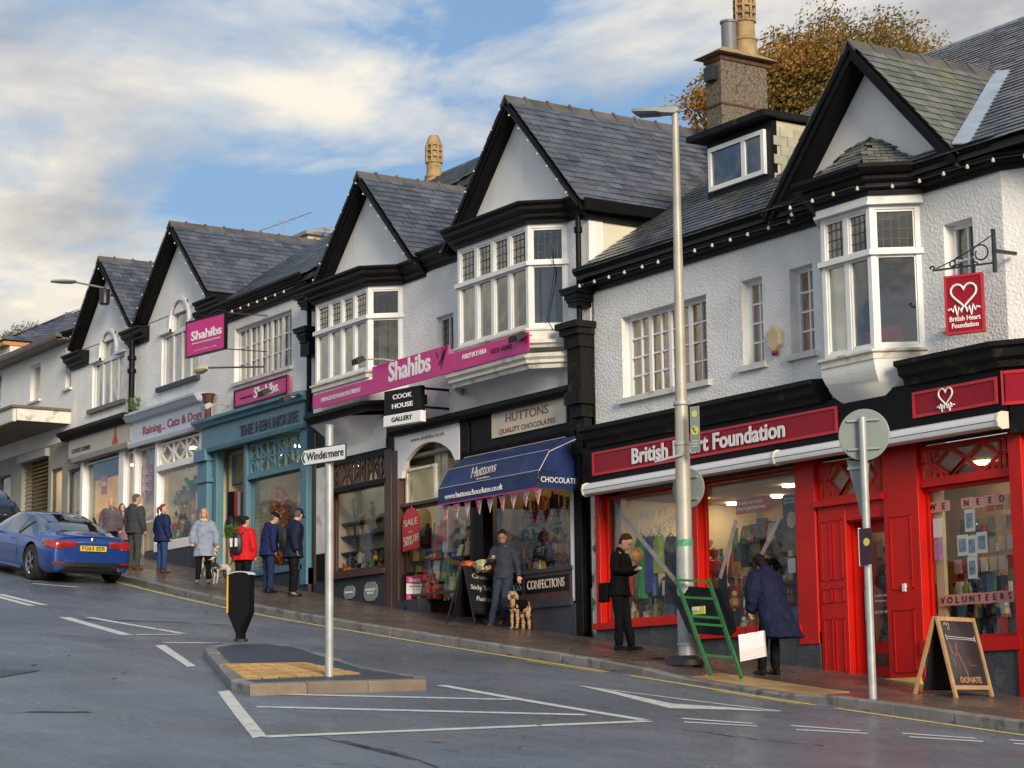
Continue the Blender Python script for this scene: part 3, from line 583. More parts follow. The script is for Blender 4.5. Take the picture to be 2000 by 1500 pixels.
b = MB(); b.add([(-52.3, 18.85, 9.57), (-48.5, 18.85, 9.57), (-48.5, 20.6, 10.3), (-52.3, 20.0, 9.8)], [(0, 1, 2, 3)]); lr = b.build('lower_roof', 'roof_deck', B0)
back(B0, -60, -48.6, 3, 9.4)
text('THE LAKELAND', F0(), -48.36, 6.62, .01, .09, .62, 'dark_metal', B0, name='lettering'); text('Traveller', F0(), -48.36, 6.42, .01, .08, .42, 'dark_metal', B0)

# ---------- narrow gable units with arched windows
def arched_unit(name, label, x0, x1, c, cw, zf, zp, zwin0, zsh, zap, shopz, dark_sill):
    B = thing(name, label, 'building', ((x0+x1)/2, YF, g((x0+x1)/2)))
    hw = .96; holes = [(cw-hw, cw+hw, zwin0, zsh), (cw-.42, cw+.42, zsh, zap)]
    frontwall(B, x0, x1, shopz, zf-.1, [h for h in holes]) 
    # fill round the arch
    b = MB()
    r_ = .42
    for s_ in (-1, 1):
        pts = [(cw+s_*.42, YF, zap)]+[(cw+s_*r_*math.cos(t), YF, zap-r_+r_*math.sin(t)) for t in [PI/2*i/8 for i in range(9)]]; b.prism(pts, (0, .28, 0))
    b.build('arch_reveal', 'render_smooth', B)
    b = MB()                                                            # hood moulding round the arch
    for i in range(14):
        t0, t1 = PI*i/14, PI*(i+1)/14; q = [(cw+rr*math.cos(t), YF-.05, zap-.42+rr*math.sin(t)) for rr, t in ((.46, t0), (.53, t0), (.53, t1), (.46, t1))]; b.prism(q, (0, .052, 0))
    for s_ in (-1, 1): b.box(min(cw+s_*.46, cw+s_*.53), max(cw+s_*.46, cw+s_*.53), YF-.05, YF, zsh, zap-.42); b.box(min(cw+s_*.46, cw+s_*1.05), max(cw+s_*.46, cw+s_*1.05), YF-.06, YF, zsh, zsh+.07)
    b.build('hood_mould', 'render_smooth', B)
    f = F0(); w = window(B, f, cw-hw+.02, cw+hw-.02, zwin0, zsh-.01, 4, 1, fw=.05, bw=.06, d=-.05, m='window_white', us=[cw-hw+.07, cw-.46, cw, cw+.46, cw+hw-.07])
    fb = MB()
    for i in range(12):
        t0, t1 = PI*i/12, PI*(i+1)/12; q = [(cw+rr*math.cos(t), YF+.05, zap-.42+rr*math.sin(t)) for rr, t in ((.37, t0), (.415, t0), (.415, t1), (.37, t1))]; fb.prism(q, (0, .07, 0))
    fb.box(cw-.415, cw+.415, YF+.05, YF+.12, zsh-.01, zsh+.04)
    for s_ in (-1, 1): fb.box(min(cw+s_*.37, cw+s_*.415), max(cw+s_*.37, cw+s_*.415), YF+.05, YF+.12, zsh+.04, zap-.42)
    aw = fb.build('arch_light', 'window_white', B); pb = MB().prism([(cw+.38*math.cos(PI*i/12), YF+.085, zap-.42+.38*math.sin(PI*i/12)) for i in range(13)]+[(cw-.38, YF+.085, zsh+.03), (cw+.38, YF+.085, zsh+.03)], (0, .006, 0)); pb.build('pane', 'glass_upper', aw)
    sb = MB(); f.box(sb, cw-hw-.12, cw+hw+.12, zwin0-.10, zwin0, -.1, .09); sb.build('sill', dark_sill, B)
    bl = MB(); bl.box(cw-hw, cw+hw, YF+.24, YF+.26, zwin0, zap); mat('blind_grey', (.40, .42, .43), .7, .08, 1); bl.build('blind', 'blind_grey', B)
    gable(B, c, (x1-x0)/2, zf, zp, wallz=zf-.12, th=.10)
    room(B, x0+.1, x1-.1, shopz+.3, zf-.2, y1=21)
    return B
B1 = arched_unit('gabled_building', 'white gabled building over the grey Cook\'s Corner shop, leftmost of the gables', -48.35, -44.72, -46.35, -46.36, 9.18, 11.0, 7.52, 8.64, 9.22, 7.0, 'gutter_brown')
B2 = arched_unit('gabled_building', 'white gabled building above the pale blue Cats and Dogs shopfront, second gable', -44.72, -40.95, -42.32, -42.36, 9.18, 11.02, 7.5, 8.68, 9.28, 6.95, 'navy_riser')
for B, x, z in ((B1, -48.1, 8.9), (B1, -44.55, 8.92), (B2, -40.55, 8.92)):
    b = MB(); b.sweep([(x-.55, YF), (x+.55, YF)], [(o, z-.25+zz_) for o, zz_ in CORN]); b.build('kneeler', 'black_paint', B)
downpipe(B2, -44.62, 7.0, 8.75, r=.07, boots=(8.3, 8.0)); gable_bulbs('festoon bulbs up the barge boards of the leftmost gable', -46.35, 1.82, 9.18, 11.0); gable_bulbs('festoon bulbs up the barge boards of the second gable from the left', -42.32, 1.9, 9.18, 11.02)
back(B1, -48.3, -44.8, 3, 9); back(B2, -44.7, -41.0, 3, 9.1)
# side eave of the second gable over the lower roof
b = MB(); b.box(-40.55, -40.38, 18.95, 22.5, 8.98, 9.14); b.box(-40.9, -40.56, 19.1, 22.5, 8.86, 9.0); b.build('side_eave', 'black_paint', B2)

# ---------- the low-eaved unit over the blue shopfront
B3 = thing('low_eaved_building', 'white low-eaved building over the teal Hen House shopfront, with many-paned window', 'building', (-38.6, YF, g(-38.6)))
frontwall(B3, -40.95, -35.98, 6.4, 8.62, [(-39.62, -37.05, 7.05, 8.22)])
window(B3, F0(), -39.62, -37.05, 7.07, 8.22, fw=.06, bw=.035, us=[-39.56+2.45*i/10 for i in range(11)], rows=3, m='window_white', sill=.07)
b = MB(); [F0().box(b, -39.56+2.45*i/5-.04, -39.56+2.45*i/5+.04, 7.13, 8.16, -.13, -.085) for i in range(1, 5)]; b.build('mullion', 'window_white', B3)
eave_roof(B3, -41.1, -35.9, 8.72, .66, yr=24.5, m='slate', maxn=150); eave_trim(B3, -41.0, -36.1, 8.75); back(B3, -40.9, -36.1, 3, 8.6)
mat('red_board', (.45, .02, .04), .6, .1, 2)
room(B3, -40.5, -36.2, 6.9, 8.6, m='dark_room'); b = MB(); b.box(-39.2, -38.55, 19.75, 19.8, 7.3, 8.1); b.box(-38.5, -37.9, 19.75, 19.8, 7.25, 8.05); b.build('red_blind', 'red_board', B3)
bulbs('festoon bulbs under the eave above the many-paned window', [(-41.0, 18.83, 8.48), (-36.3, 18.83, 8.48)], .40)

# ---------- third gable: canted bay over the gallery
def bay_gable(name, label, x0, x1, c, hw, zf, zp, xl, xr, z0, z1, zt, zfloor, extra=()):
    B = thing(name, label, 'building', ((x0+x1)/2, YF, g((x0+x1)/2)))
    frontwall(B, x0, x1, zfloor, z1+.08, [(xl-.42, xr+.40, z0-.02, z1+.05)]+list(extra)); gable(B, c, hw, zf, zp, wallz=z1+.06)
    p = bay(B, xl, xr, z0, z1, zt, 4)
    pth = [(x0-.0, YF), (xl-.55, YF), (xl-.03, YF-.52), (xr+.03, YF-.52), (xr+.50, YF), (x1, YF)]
    b = MB(); b.sweep(pth, [(o*.9-.02, z1+zz_*.95) for o, zz_ in CORN]); b.build('cornice', 'black_paint', B)
    for i in range(int((xr-xl)/.14)): pass
    b = MB(); n_ = int((xr-xl)/.13)
    for i in range(n_): u = xl+.03+i*.13; b.box(u, u+.06, YF-.52-.09, YF-.52-.04, z1+.07, z1+.11)
    b.build('dentils', 'black_paint', B, kind='stuff')
    b = MB(); b.prism([(q[0], q[1], z1+.30) for q in pth[1:-1]], (0, 0, .04)); b.build('bay_roof', 'lead', B)
    room(B, x0+.15, x1-.15, z0-.1, z1+.1, m='grey_room')
    cm_ = MB(); x = xl-.1                                              # curtains, wavy sheets
    for (a, w_, dy) in ((xl+.15, .35, 0), (xl+.75, .30, .05), (xl+1.2, .4, 0), (xr-.25, .25, .05)):
        pts = [(a+w_*i/12, YF+.42+dy+.03*math.sin(i*2.1)) for i in range(13)]; cm_.add([(p[0], p[1], z) for p in pts for z in (z0, z1)], [(2*i, 2*i+2, 2*i+3, 2*i+1) for i in range(12)])
    mat('curtain', (.45, .44, .40), .8, .15, 3); cm_.build('curtain', 'curtain', B)
    back(B, x0+.02, x1-.02, 3, zf-.1)
    return B
B4 = bay_gable('gabled_building', 'white gabled building with canted bay between the gallery shop and its black gable', -36.0, -31.85, -33.85, 1.95, 8.28, 10.22, -35.13, -33.10, 6.35, 7.92, 7.35, 5.9)
B5 = bay_gable('gabled_building', 'white gabled building with canted bay above the Huttons chocolate shop', -31.85, -26.85, -28.78, 2.05, 8.22, 10.38, -30.02, -27.86, 6.27, 8.0, 7.35, 5.15, [(-31.55, -30.95, 6.45, 7.12)])
window(B5, F0(), -31.55, -30.95, 6.45, 7.12, 2, 1, m='window_white', lead=[(-31.5, -31.26, 6.5, 7.07, 3, 4), (-31.23, -31.0, 6.5, 7.07, 3, 4)])
gable_bulbs('festoon bulbs up the barge boards of the third gable from the left', -33.85, 1.95, 8.28, 10.22); gable_bulbs('festoon bulbs up the barge boards of the gable with the long slate roof', -28.78, 2.05, 8.22, 10.38)
b = MB(); b.box(-26.78, -26.62, 18.98, 24, 8.04, 8.22); b.box(-26.95, -26.79, 19.1, 24, 7.93, 8.1); b.build('side_eave', 'black_paint', B5)
downpipe(B4, -36.02, 6.0, 8.3, r=.05, boots=(7.4,)); hopper(B4, -36.05, 7.35, .46); hopper(B4, -35.95, 8.0, .55); b = MB(); b.box(-36.2, -35.85, 18.95, YF, 7.1, 7.35); b.build('bracket', 'black_paint', B4)
b = MB()                                                                  # projecting stack of brackets between the units
for (w_, d_, z0_, z1_) in ((.34, .22, 4.15, 4.35), (.22, .14, 4.35, 4.75), (.30, .22, 4.75, 4.95), (.42, .30, 4.95, 5.15), (.36, .24, 5.15, 5.85), (.42, .28, 5.85, 6.05), (.50, .34, 6.05, 6.15), (.58, .40, 6.15, 6.25)): b.box(-26.98-w_/2, -26.98+w_/2, YF-d_, YF+.01, z0_, z1_)
b.build('corbel_stack', 'black_moss', B5); hopper(B5, -26.93, 6.50, .46); downpipe(B5, -26.93, 6.2, 8.0, boots=(7.7,)); downpipe(B5, -26.98, 3.6, 4.2, r=.06)

# ---------- right-hand building
B6 = thing('corner_building', 'white corner building over the red shopfront, with dormer, small gable and wet slate roof', 'building', (-22, YF, g(-22)))
h6 = [(-26.02, -23.93, 4.92, 6.20), (-23.12, -22.66, 5.0, 6.24), (-22.07, -21.59, 5.0, 6.22), (-19.07, -18.56, 4.9, 6.24)]
frontwall(B6, -26.75, -18.05, 4.3, 6.86, h6+[(-21.2, -19.55, 4.75, 6.6)])
FC = FF((-18.05, 19.2), (-15.0, 20.9)); b = MB(); wallgrid(b, FC, 0, 3.6, 4.3, 6.86, [], -.28, 0); b.build('corner_wall', 'roughcast', B6)
window(B6, F0(), *h6[0], fw=.06, bw=.028, us=[-25.96+1.97*i/8 for i in range(9)], rows=4, d=-.14, m='upvc', sill=.08)
b = MB(); [F0().box(b, -25.96+1.97*i/4-.035, -25.96+1.97*i/4+.035, 4.98, 6.14, -.17, -.13) for i in (1, 2, 3)]; b.build('mullion', 'upvc', B6)
for h in h6[1:3]: window(B6, F0(), *h, 2, 4, fw=.06, d=-.14, m='upvc', sill=.08)
window(B6, F0(), *h6[3], 2, 3, fw=.06, d=-.16, m='upvc', sill=.05)
room(B6, -26.3, -21.3, 4.75, 6.7, m='interior_warm', lamps=[(-25.2, 20.3, .12), (-24.2, 20.9, .12), (-22.2, 20.5, .10)]); room(B6, -21.25, -18.3, 4.6, 6.7, m='grey_room', lamps=[(-20.3, 20.6, .12)])
E6 = [(-26.85, YF), (-21.35, YF), (-20.86, YF-.52), (-19.84, YF-.52), (-19.38, YF), (-18.05, YF), (-14.95, 20.93)]
eave_trim(B6, 0, 0, 7.06, path=E6)
bay(B6, -20.83, -19.87, 4.70, 6.62, 5.98, 2, pj=.52, sl=.45, sr=.40, lead=True)
b = MB(); b.sweep([(-21.3, YF), (-20.84, YF-.53), (-19.86, YF-.53), (-19.42, YF)], [(-.03, 6.62), (.03, 6.62), (.03, 6.88), (-.03, 6.88)]); b.sweep([(-21.3, YF), (-20.84, YF-.53), (-19.86, YF-.53), (-19.42, YF)], [(0, 6.60), (.06, 6.60), (.06, 6.64), (0, 6.64)]); b.build('bay_frieze', 'window_white', B6)
b = MB(); rings = []                                                    # swept-in plaster corbel under the bay
for i in range(11):
    t = i/10; z = 4.58-.62*t; k = math.cos(t*PI/2)**.8; k = max(k, .02); cx = -20.35
    rings.append([(cx+(-1.0*(.62+.38*k)), YF, z), (cx-.52*(.55+.45*k), YF-.55*k, z), (cx+.50*(.55+.45*k), YF-.55*k, z), (cx+.96*(.62+.38*k), YF, z)])
b.loft(rings); b.build('bay_corbel', 'render_smooth', B6, smooth=True)
q = atY(1752, 655, 19.35); o = MB().box(q[0]-.55, q[0]+.15, 19.3, 19.5, q[2]-.25, q[2]+.12).build('red_box', 'sign_red_edge'); tag(o, 'bright red box standing inside the right-hand bay window', 'box')
# main roof, its slates and the small hipped bay roof
rf6, zr6 = eave_roof(B6, -26.8, -14.85, 7.02, .68, y0=18.9, yr=24.9, m='slate_wet', maxn=260)
gable(B6, -20.33, 1.82, 7.02, 8.95, y0=18.88, y1=21.9, m='slate_green', wallz=6.95, barge=.14, th=.12)
b = MB(); b.bar((-18.40, 18.95, 7.12), (-20.25, 21.75, 9.02), .30, .02, up=(.3, -.3, .8)); b.build('valley_lead', 'lead', B6)
sr_ = [(-21.4, 19.2, 7.08), (-20.9, 18.55, 7.08), (-19.8, 18.55, 7.08), (-19.3, 19.2, 7.08), (-20.35, 19.21, 7.72)]
b = MB().add(sr_, [(0, 1, 4), (1, 2, 4), (2, 3, 4)]); bm_ = b.build('bay_roof', 'roof_deck', B6)
for (p0, p1) in ((0, 1), (1, 2), (2, 3)):
    A, C_, T = Vector(sr_[p0]), Vector(sr_[p1]), Vector(sr_[4]); u = (C_-A).normalized(); ht = (T-A)-u*(T-A).dot(u); lu = (C_-A).length; tu = (T-A).dot(u); lv = ht.length
    slates(bm_, A-ht.normalized()*.04, u, ht, lu+.1, lv, 'slate_green', sw=.17, se=.10, maxn=60, inside=lambda uu, vv: (vv/lv)*tu < uu < lu-(vv/lv)*(lu-tu) and vv < lv*.82)
# dormer
sl6 = .68
def zroof(Y): return 7.02+(Y-18.9)*sl6
dy = 20.35; dzb = zroof(dy); p0, p1 = atY(1383, 388, dy), atY(1510, 352, dy); zt0 = atY(1378, 291, dy)[2]; dx0, dx1 = p0[0], p1[0]; zd0 = (p0[2]+p1[2])/2; zd1 = zt0
D = thing_d = B6
b = MB(); ZB = zd0-.1; b.box(dx0, dx1, dy, dy+.1, ZB, zd1+.08);  b.box(dx0, dx0+.08, dy+.1, dy+3, ZB, zd1+.08); dm = b.build('dormer', 'sign_black', B6); MB().box(dx1-.08, dx1, dy+.1, dy+3, ZB, zd1+.08).build('side_wall', 'slate_cream', dm)
fd = F0(dy); w = window(dm, fd, dx0+.09, dx1-.13, zd0+.10, zd1-.04, d=.06, dep=.06, fw=.07, bw=.09, us=[dx0+.16, dx0+.16+(dx1-dx0-.35)*.64, dx1-.20], m='upvc')
room(dm, dx0+.1, dx1-.1, zd0, zd1, y0=dy+.101, y1=dy+1.6, m='grey_room')
b = MB(); b.prism([(dx0-.2, dy-.25, zd1+.10), (dx1+.12, dy-.25, zd1+.10), (dx1+.12, dy+3.2, zd1+.16), (dx0-.2, dy+3.2, zd1+.16)], (0, 0, .09)); b.build('dormer_roof', 'black_moss', B6)
fs = FF((dx1, dy+.02), (dx1, dy+3)); k = 0
for r_ in range(12):
    for c_ in range(10):
        u0 = c_*.27+(r_ % 2)*.135; z = zd0-.05+r_*.145
        if z > zd1-.05 or z < zroof(dy+u0+.13)-.15: continue
        b = MB(); fs.box(b, u0+.004, u0+.264, z, z+.142, .004+.002*(c_ % 2), .016+.004*((r_+c_) % 2)); b.build('wall_slate', 'slate_cream', dm)
# chimney
cy = 22.6; c0, c1, c2 = atY(1381, 240, cy), atY(1405, 240, cy), None
cxl = atY(1379, 150, cy)[0]; cxr = atY(1408, 150, cy)[0]; yb = atX(1497, 130, cxr)[1]; ctop = atY(1405, 105, cy)[2]
b = MB(); b.box(cxl, cxr, cy, yb, 7.5, ctop); ch = b.build('chimney', 'pebbledash', B6)
b = MB(); b.box(cxl-.02, cxr+.02, cy-.02, yb+.02, ctop-.9, ctop-.86); b.box(cxl-.03, cxr+.03, cy-.03, yb+.03, ctop-.1, ctop-.04); b.build('band', 'rust', ch)
b = MB(); b.hexa([(cxl-.16, cy-.16, ctop), (cxr+.16, cy-.16, ctop), (cxr+.16, yb+.16, ctop), (cxl-.16, yb+.16, ctop), (cxl+.1, cy+.15, ctop+.18), (cxr-.1, cy+.15, ctop+.18), (cxr-.1, yb-.15, ctop+.18), (cxl+.1, yb-.15, ctop+.18)]); b.build('cap', 'pot', ch)
ym = cy+(yb-cy)*.36; xm = (cxl+cxr)/2
b = MB(); b.lathe((xm, ym, ctop+.1), [(.135, 0), (.135, .55), (.155, .56), (.155, .60), (.12, .60)], 20); mat('flue_grey', (.17, .17, .185), .5, .1, 5); b.build('flue', 'flue_grey', ch, smooth=True)
def pot(parent, x, y, z, s=1.):
    b = MB(); b.lathe((x, y, z), [(r_*s, z_*s) for r_, z_ in ((.20, 0), (.20, .28), (.22, .29), (.22, .33), (.18, .34), (.17, .62), (.20, .63), (.20, .66), (.15, .68), (.15, 1.02), (.19, 1.04), (.17, 1.12), (.11, 1.28), (.08, 1.28))], 16)
    for k in range(8):
        a = 2*PI*k/8; d = Vector((math.cos(a), math.sin(a), 0))
        b.bar(Vector((x, y, z+.64*s))+d*.18*s, Vector((x, y, z+1.06*s))+d*.18*s, .04*s, .05*s)
    for zz_ in (.76, .90): b.lathe((x, y, z+zz_*s), [(.155*s, 0), (.205*s, .005*s), (.205*s, .035*s), (.155*s, .04*s)], 16)
    return b.build('chimney_pot', 'pot', parent, smooth=True)
pot(ch, xm+.02, cy+(yb-cy)*.70, ctop+.1, 1.0)
b = MB(); b.box(cxl+.08, cxr-.08, cy-.12, cy, ctop-.45, ctop-.2); b.build('vent_box', 'dark_metal', ch)
b = MB(); b.box(-26.7, -26.5, YF+.281, 26.5, 1.0, 6.9); b.box(-15.2, -15.0, 20.95, 26.5, -1.5, 6.9); b.build('side_wall', 'cream_wall', B6)
b = MB(); b.prism([(-15.2, 20.95, 6.9), (-15.2, 26.5, 6.9), (-15.2, 25.0, 10.9)], (.2, 0, 0)); b.build('side_gable', 'render_smooth', B6)
bulbs('festoon bulbs under the long eave above the red shop sign', [(-26.7, 18.83, 6.78), (-21.5, 18.83, 6.78), (-21.0, 18.32, 6.78), (-19.8, 18.32, 6.78), (-19.3, 18.8, 6.78), (-17.9, 18.83, 6.78), (-15.5, 20.1, 6.78)], .42)
# chimney pot and stack behind the roofs
q = atY(848, 372, 24); stk = MB(); stk.box(q[0]-.35, q[0]+.35, 23.7, 24.4, 8.2, q[2]+.1); s_ = stk.build('chimney', 'pebbledash', B4); pot(s_, q[0], 24.0, q[2], .98)
q = atY(600, 470, 25.5); stk = MB(); stk.box(q[0]-.6, q[0]+.62, 25.2, 26.2, 8.2, q[2]+.0); s_ = stk.build('chimney', 'cream_wall', B3); b = MB(); b.box(q[0]-.72, q[0]+.74, 25.08, 26.3, q[2]+.0, q[2]+.09); b.build('cap', 'stone_grey', s_)
def aerial(label, x, y, z, L_, yaw, n_, h_):
    t = thing('tv_aerial', label, 'aerial', (x, y, z), group='television aerials on the far chimney'); d = Vector((math.cos(yaw), math.sin(yaw), .12)); p = Vector((-math.sin(yaw), math.cos(yaw), 0))
    b = MB(); b.tube([(x, y, z-.5), (x, y, z+h_)], .018, 6); b.build('mast', 'galvanised', t); c = Vector((x, y, z+h_*.8)); b = MB(); b.tube([c-d*L_/2, c+d*L_/2], .014, 5); b.build('boom', 'galvanised', t)
    b = MB()
    for i in range(n_): q_ = c-d*L_/2+d*L_*i/(n_-1); w = .30-.12*i/n_; b.tube([q_-p*w, q_+p*w], .007, 4)
    b.build('elements', 'galvanised', t, kind='stuff')
q = atY(556, 462, 25.5); aerial('large tv aerial with long boom on the far chimney stack', q[0], 25.5, q[2], 1.9, .35, 7, .5)
q = atY(636, 468, 25.5); aerial('small close-toothed tv aerial beside the larger one', q[0], 25.5, q[2], .75, 2.4, 12, .35)
# ------------------------------------------------------------------ shopfronts
f = F0()
def posts(bld, items, m, name='pilaster'):
    for (x0, x1, z0, z1, dp) in items: MB().box(x0, x1, YF-dp, YF+.12, z0, z1).build(name, m, bld, bevel=.008)
def shopwin(bld, x0, x1, z0, z1, m, fw=.05, us=None, zs=None, d=-.06, gm='glass', bw=.04): return window(bld, f, x0, x1, z0, z1, fw=fw, bw=bw, d=d, dep=.06, m=m, gm=gm, us=us, zs=zs, name='shop_window')
def base(bld, x0, x1, ztop, m='grey_riser', dp=.06, name='stall_riser'):
    n = 6; b = MB(); P = [(x0+(x1-x0)*i/n) for i in range(n+1)]
    b.prism([(x, YF-dp, g(x)-.1) for x in P]+[(x1, YF-dp, ztop), (x0, YF-dp, ztop)], (0, dp+.2, 0)); return b.build(name, m, bld)
def lattice(bld, x0, x1, z0, z1, pat, m, t=.03, d0=-.04, d1=.0, frame=.05, gm='glass', name='fanlight'):
    """pat: list of segments in unit coordinates"""
    b = MB(); f.box(b, x0, x1, z0, z0+frame, d0, d1+.01); f.box(b, x0, x1, z1-frame, z1, d0, d1+.01); f.box(b, x0, x0+frame, z0+frame, z1-frame, d0, d1+.01); f.box(b, x1-frame, x1, z0+frame, z1-frame, d0, d1+.01)
    X = lambda u: x0+frame+(x1-x0-2*frame)*u; Z = lambda v: z0+frame+(z1-z0-2*frame)*v
    for k, (a, c, e, h) in enumerate(pat): o_ = (k % 3)*.0015; b.bar(f.P(X(a), Z(c), (d0+d1)/2+o_), f.P(X(e), Z(h), (d0+d1)/2+o_), t, d1-d0, up=(0, 0, 1) if abs(X(a)-X(e)) > 1e-3 else (1, 0, 0))
    w = b.build(name, m, bld); pane(w, f, x0+frame, x1-frame, z0+frame, z1-frame, d0-.01, gm); return w
def diamonds(n, style=0):
    p = []
    for i in range(n):
        a, c = i/n, (i+1)/n; m_ = (a+c)/2
        p += [(m_, 0, a+.02, .5), (a+.02, .5, m_, 1), (m_, 1, c-.02, .5), (c-.02, .5, m_, 0), (a, 0, a, 1)]
        if style: p += [(a, .5, a+.02, .5), (m_-.13/n, 0, m_-.13/n, 1), (m_+.13/n, 0, m_+.13/n, 1)]
    return p
def shelf_unit(label, x0, x1, z0, z1, y, n, m='grey_room', group='display shelving inside the shops'):
    t = thing('display_shelving', label, 'shelves', ((x0+x1)/2, y, z0), group=group); b = MB(); b.box(x0, x1, y+.28, y+.3, z0, z1); b.build('back_panel', m, t)
    for i in range(n): z = z0+(z1-z0)*i/n; MB().box(x0, x1, y, y+.28, z, z+.025).build('shelf', m, t)
    return t
GC = ['stock_a', 'stock_b', 'stock_c', 'stock_d', 'stock_e', 'stock_f']
for nme, c_ in zip(GC, ((.50, .04, .03), (.60, .55, .42), (.04, .13, .26), (.55, .30, .05), (.09, .20, .05), (.03, .025, .025))): mat(nme, c_, .5, .2, 9, island=.5)
def stock(label, x0, x1, y0, y1, zs_, hmax, n, kinds=GC, group='shop stock on the window shelves', name='shop_stock', cat='goods'):
    """goods crowded on shelves: bottles, tins, boxes and small figures, too many to count"""
    t = thing(name, label, cat, ((x0+x1)/2, (y0+y1)/2, zs_[0]), group=group)
    for kd in kinds:
        b = MB()
        for _ in range(max(1, n//len(kinds))):
            z = random.choice(zs_); y = ru(y0, y1); x = max(x0-.12+ru(0, .15), ru(x0, x1)*y/YF); h = ru(.35, 1)*hmax; w = h*ru(.25, .5); q = rnd()
            if q < .35: b.box(x-w/2, x+w/2, y, y+w*.6, z, z+h)
            elif q < .65: b.lathe((x, y, z), [(w*.4, 0), (w*.42, h*.6), (w*.15, h*.75), (w*.15, h)], 7)
            elif q < .85: b.ball((x, y, z+h*.3), h*.3, 6); b.ball((x, y, z+h*.72), h*.17, 6)
            else: b.hexa([(x-w, y, z), (x+w, y, z), (x+w, y+.02, z), (x-w, y+.02, z), (x-w*.9, y+.06, z+h), (x+w*.9, y+.06, z+h), (x+w*.9, y+.08, z+h), (x-w*.9, y+.08, z+h)])
        b.build('stock', kd, t, kind='stuff')
    return t
def sheetcard(name, label, cat, ff, u, z, d, w, h, m, group=None, ext=.006, tilt=0):
    t = thing(name, label, cat, ff.P(u, z-h/2, d), group=group); b = MB(); c = ff.P(u, z, d); a = ff.u*math.cos(tilt)+Vector((0, 0, math.sin(tilt))); v = -ff.u*math.sin(tilt)+Vector((0, 0, math.cos(tilt)))
    P = [c-a*w/2-v*h/2, c+a*w/2-v*h/2, c+a*w/2+v*h/2, c-a*w/2+v*h/2]; b.prism(P, ff.n*ext); b.build('board', m, t); return t
def fascia(name, label, x0, x1, z0, z1, m, d=.2, edge=None, th=.05, tilt=0):
    t = thing(name, label, 'shop sign', ((x0+x1)/2, YF-d, z0)); b = MB(); b.box(x0, x1, YF-d, YF-d+th, z0, z1); b.build('board', m, t)
    if edge:
        b = MB(); e = .035
        f.box(b, x0, x1, z1-e, z1, d, d+.015); f.box(b, x0, x1, z0, z0+e, d, d+.015); f.box(b, x0, x0+e, z0+e, z1-e, d, d+.015); f.box(b, x1-e, x1, z0+e, z1-e, d, d+.015); b.build('rim', edge, t)
    return t

# ===== red charity shop (right)
posts(B6, [(-26.90, -26.74, 1.3, 3.5, .02)], 'mossy_white', 'painted_pier')
b = MB(); b.box(-26.75, -17.9, YF-.28, YF+.25, 3.50, 4.22); b.build('fascia_backing', 'black_paint', B6)
for (a, c) in ((-26.55, -21.15), (-19.55, -17.95)):
    b = MB(); pth = [(a, YF-.27), (c, YF-.27)] if a < -20 else [(a, YF-.27), (c, YF-.27), (-15, 20.6)]
    b.sweep(pth, [(-.28, 4.20), (.06, 4.20), (.08, 4.28), (.16, 4.32), (.18, 4.42), (.24, 4.44), (.24, 4.50), (-.28, 4.56)]); b.build('shop_cornice', 'black_moss', B6)
b = MB(); b.sweep([(-18.0, YF-.02), (-15.5, 20.6)], [(-.2, 3.4), (.24, 3.4), (.24, 4.24), (-.2, 4.24)]); b.build('corner_fascia', 'black_paint', B6)
s1 = fascia('shop_sign', 'long dark red British Heart Foundation sign over the charity shop window', -26.45, -20.87, 3.76, 4.12, 'sign_red', .29, 'sign_red_edge', .02)
text('British Heart Foundation', f, -23.66, 3.935, .31, .235, 3.5, 'sign_white', s1, bold=.035)
s2 = fascia('shop_sign', 'short dark red sign with white heart line logo beside the bay corbel', -19.45, -18.0, 3.77, 4.10, 'sign_red', .29, 'sign_red_edge', .02)
def heart(ff, u, z, d, s, parent, m='sign_white'):
    """a heart drawn as one line running out into a pulse trace at both feet"""
    P = []
    for i in range(25):
        t = PI*.12+(2*PI-PI*.24)*i/24; a = t+PI; X = 16*math.sin(a)**3/16; Y = (13*math.cos(a)-5*math.cos(2*a)-2*math.cos(3*a)-math.cos(4*a))/16; P.append((X*.5, Y*.5+.12))
    l_ = [(-.08, -.42), (-.10, -.55), (-.20, -.36), (-.27, -.68), (-.36, -.30), (-.44, -.52), (-.50, -.40), (-.62, -.44)]
    P = [(-p[0], p[1]) for p in l_[::-1]]+[(p[0], p[1]) for p in (P if P[0][0] > 0 else P[::-1])]+l_
    b = MB(); b.tube([ff.P(u+p[0]*s, z+p[1]*s, d) for p in P], .035*s+.003, 5); return b.build('heart_emblem', m, parent)
heart(f, -18.85, 3.955, .315, .24, s2)
FD = FF((-17.98, YF-.27), (-15.5, 20.35)); t = thing('shop_sign', 'blank dark red sign panel running round the corner at the right edge', 'shop sign', FD.P(.1, 3.77, .02)); b = MB(); FD.box(b, .06, 2.4, 3.78, 4.12, .0, .03); b.build('board', 'sign_red', t); b = MB(); FD.box(b, .03, 2.43, 4.12, 4.16, 0, .045); FD.box(b, .03, 2.43, 3.74, 3.78, 0, .045); FD.box(b, .03, .06, 3.78, 4.12, 0, .045); b.build('rim', 'sign_red_edge', t)
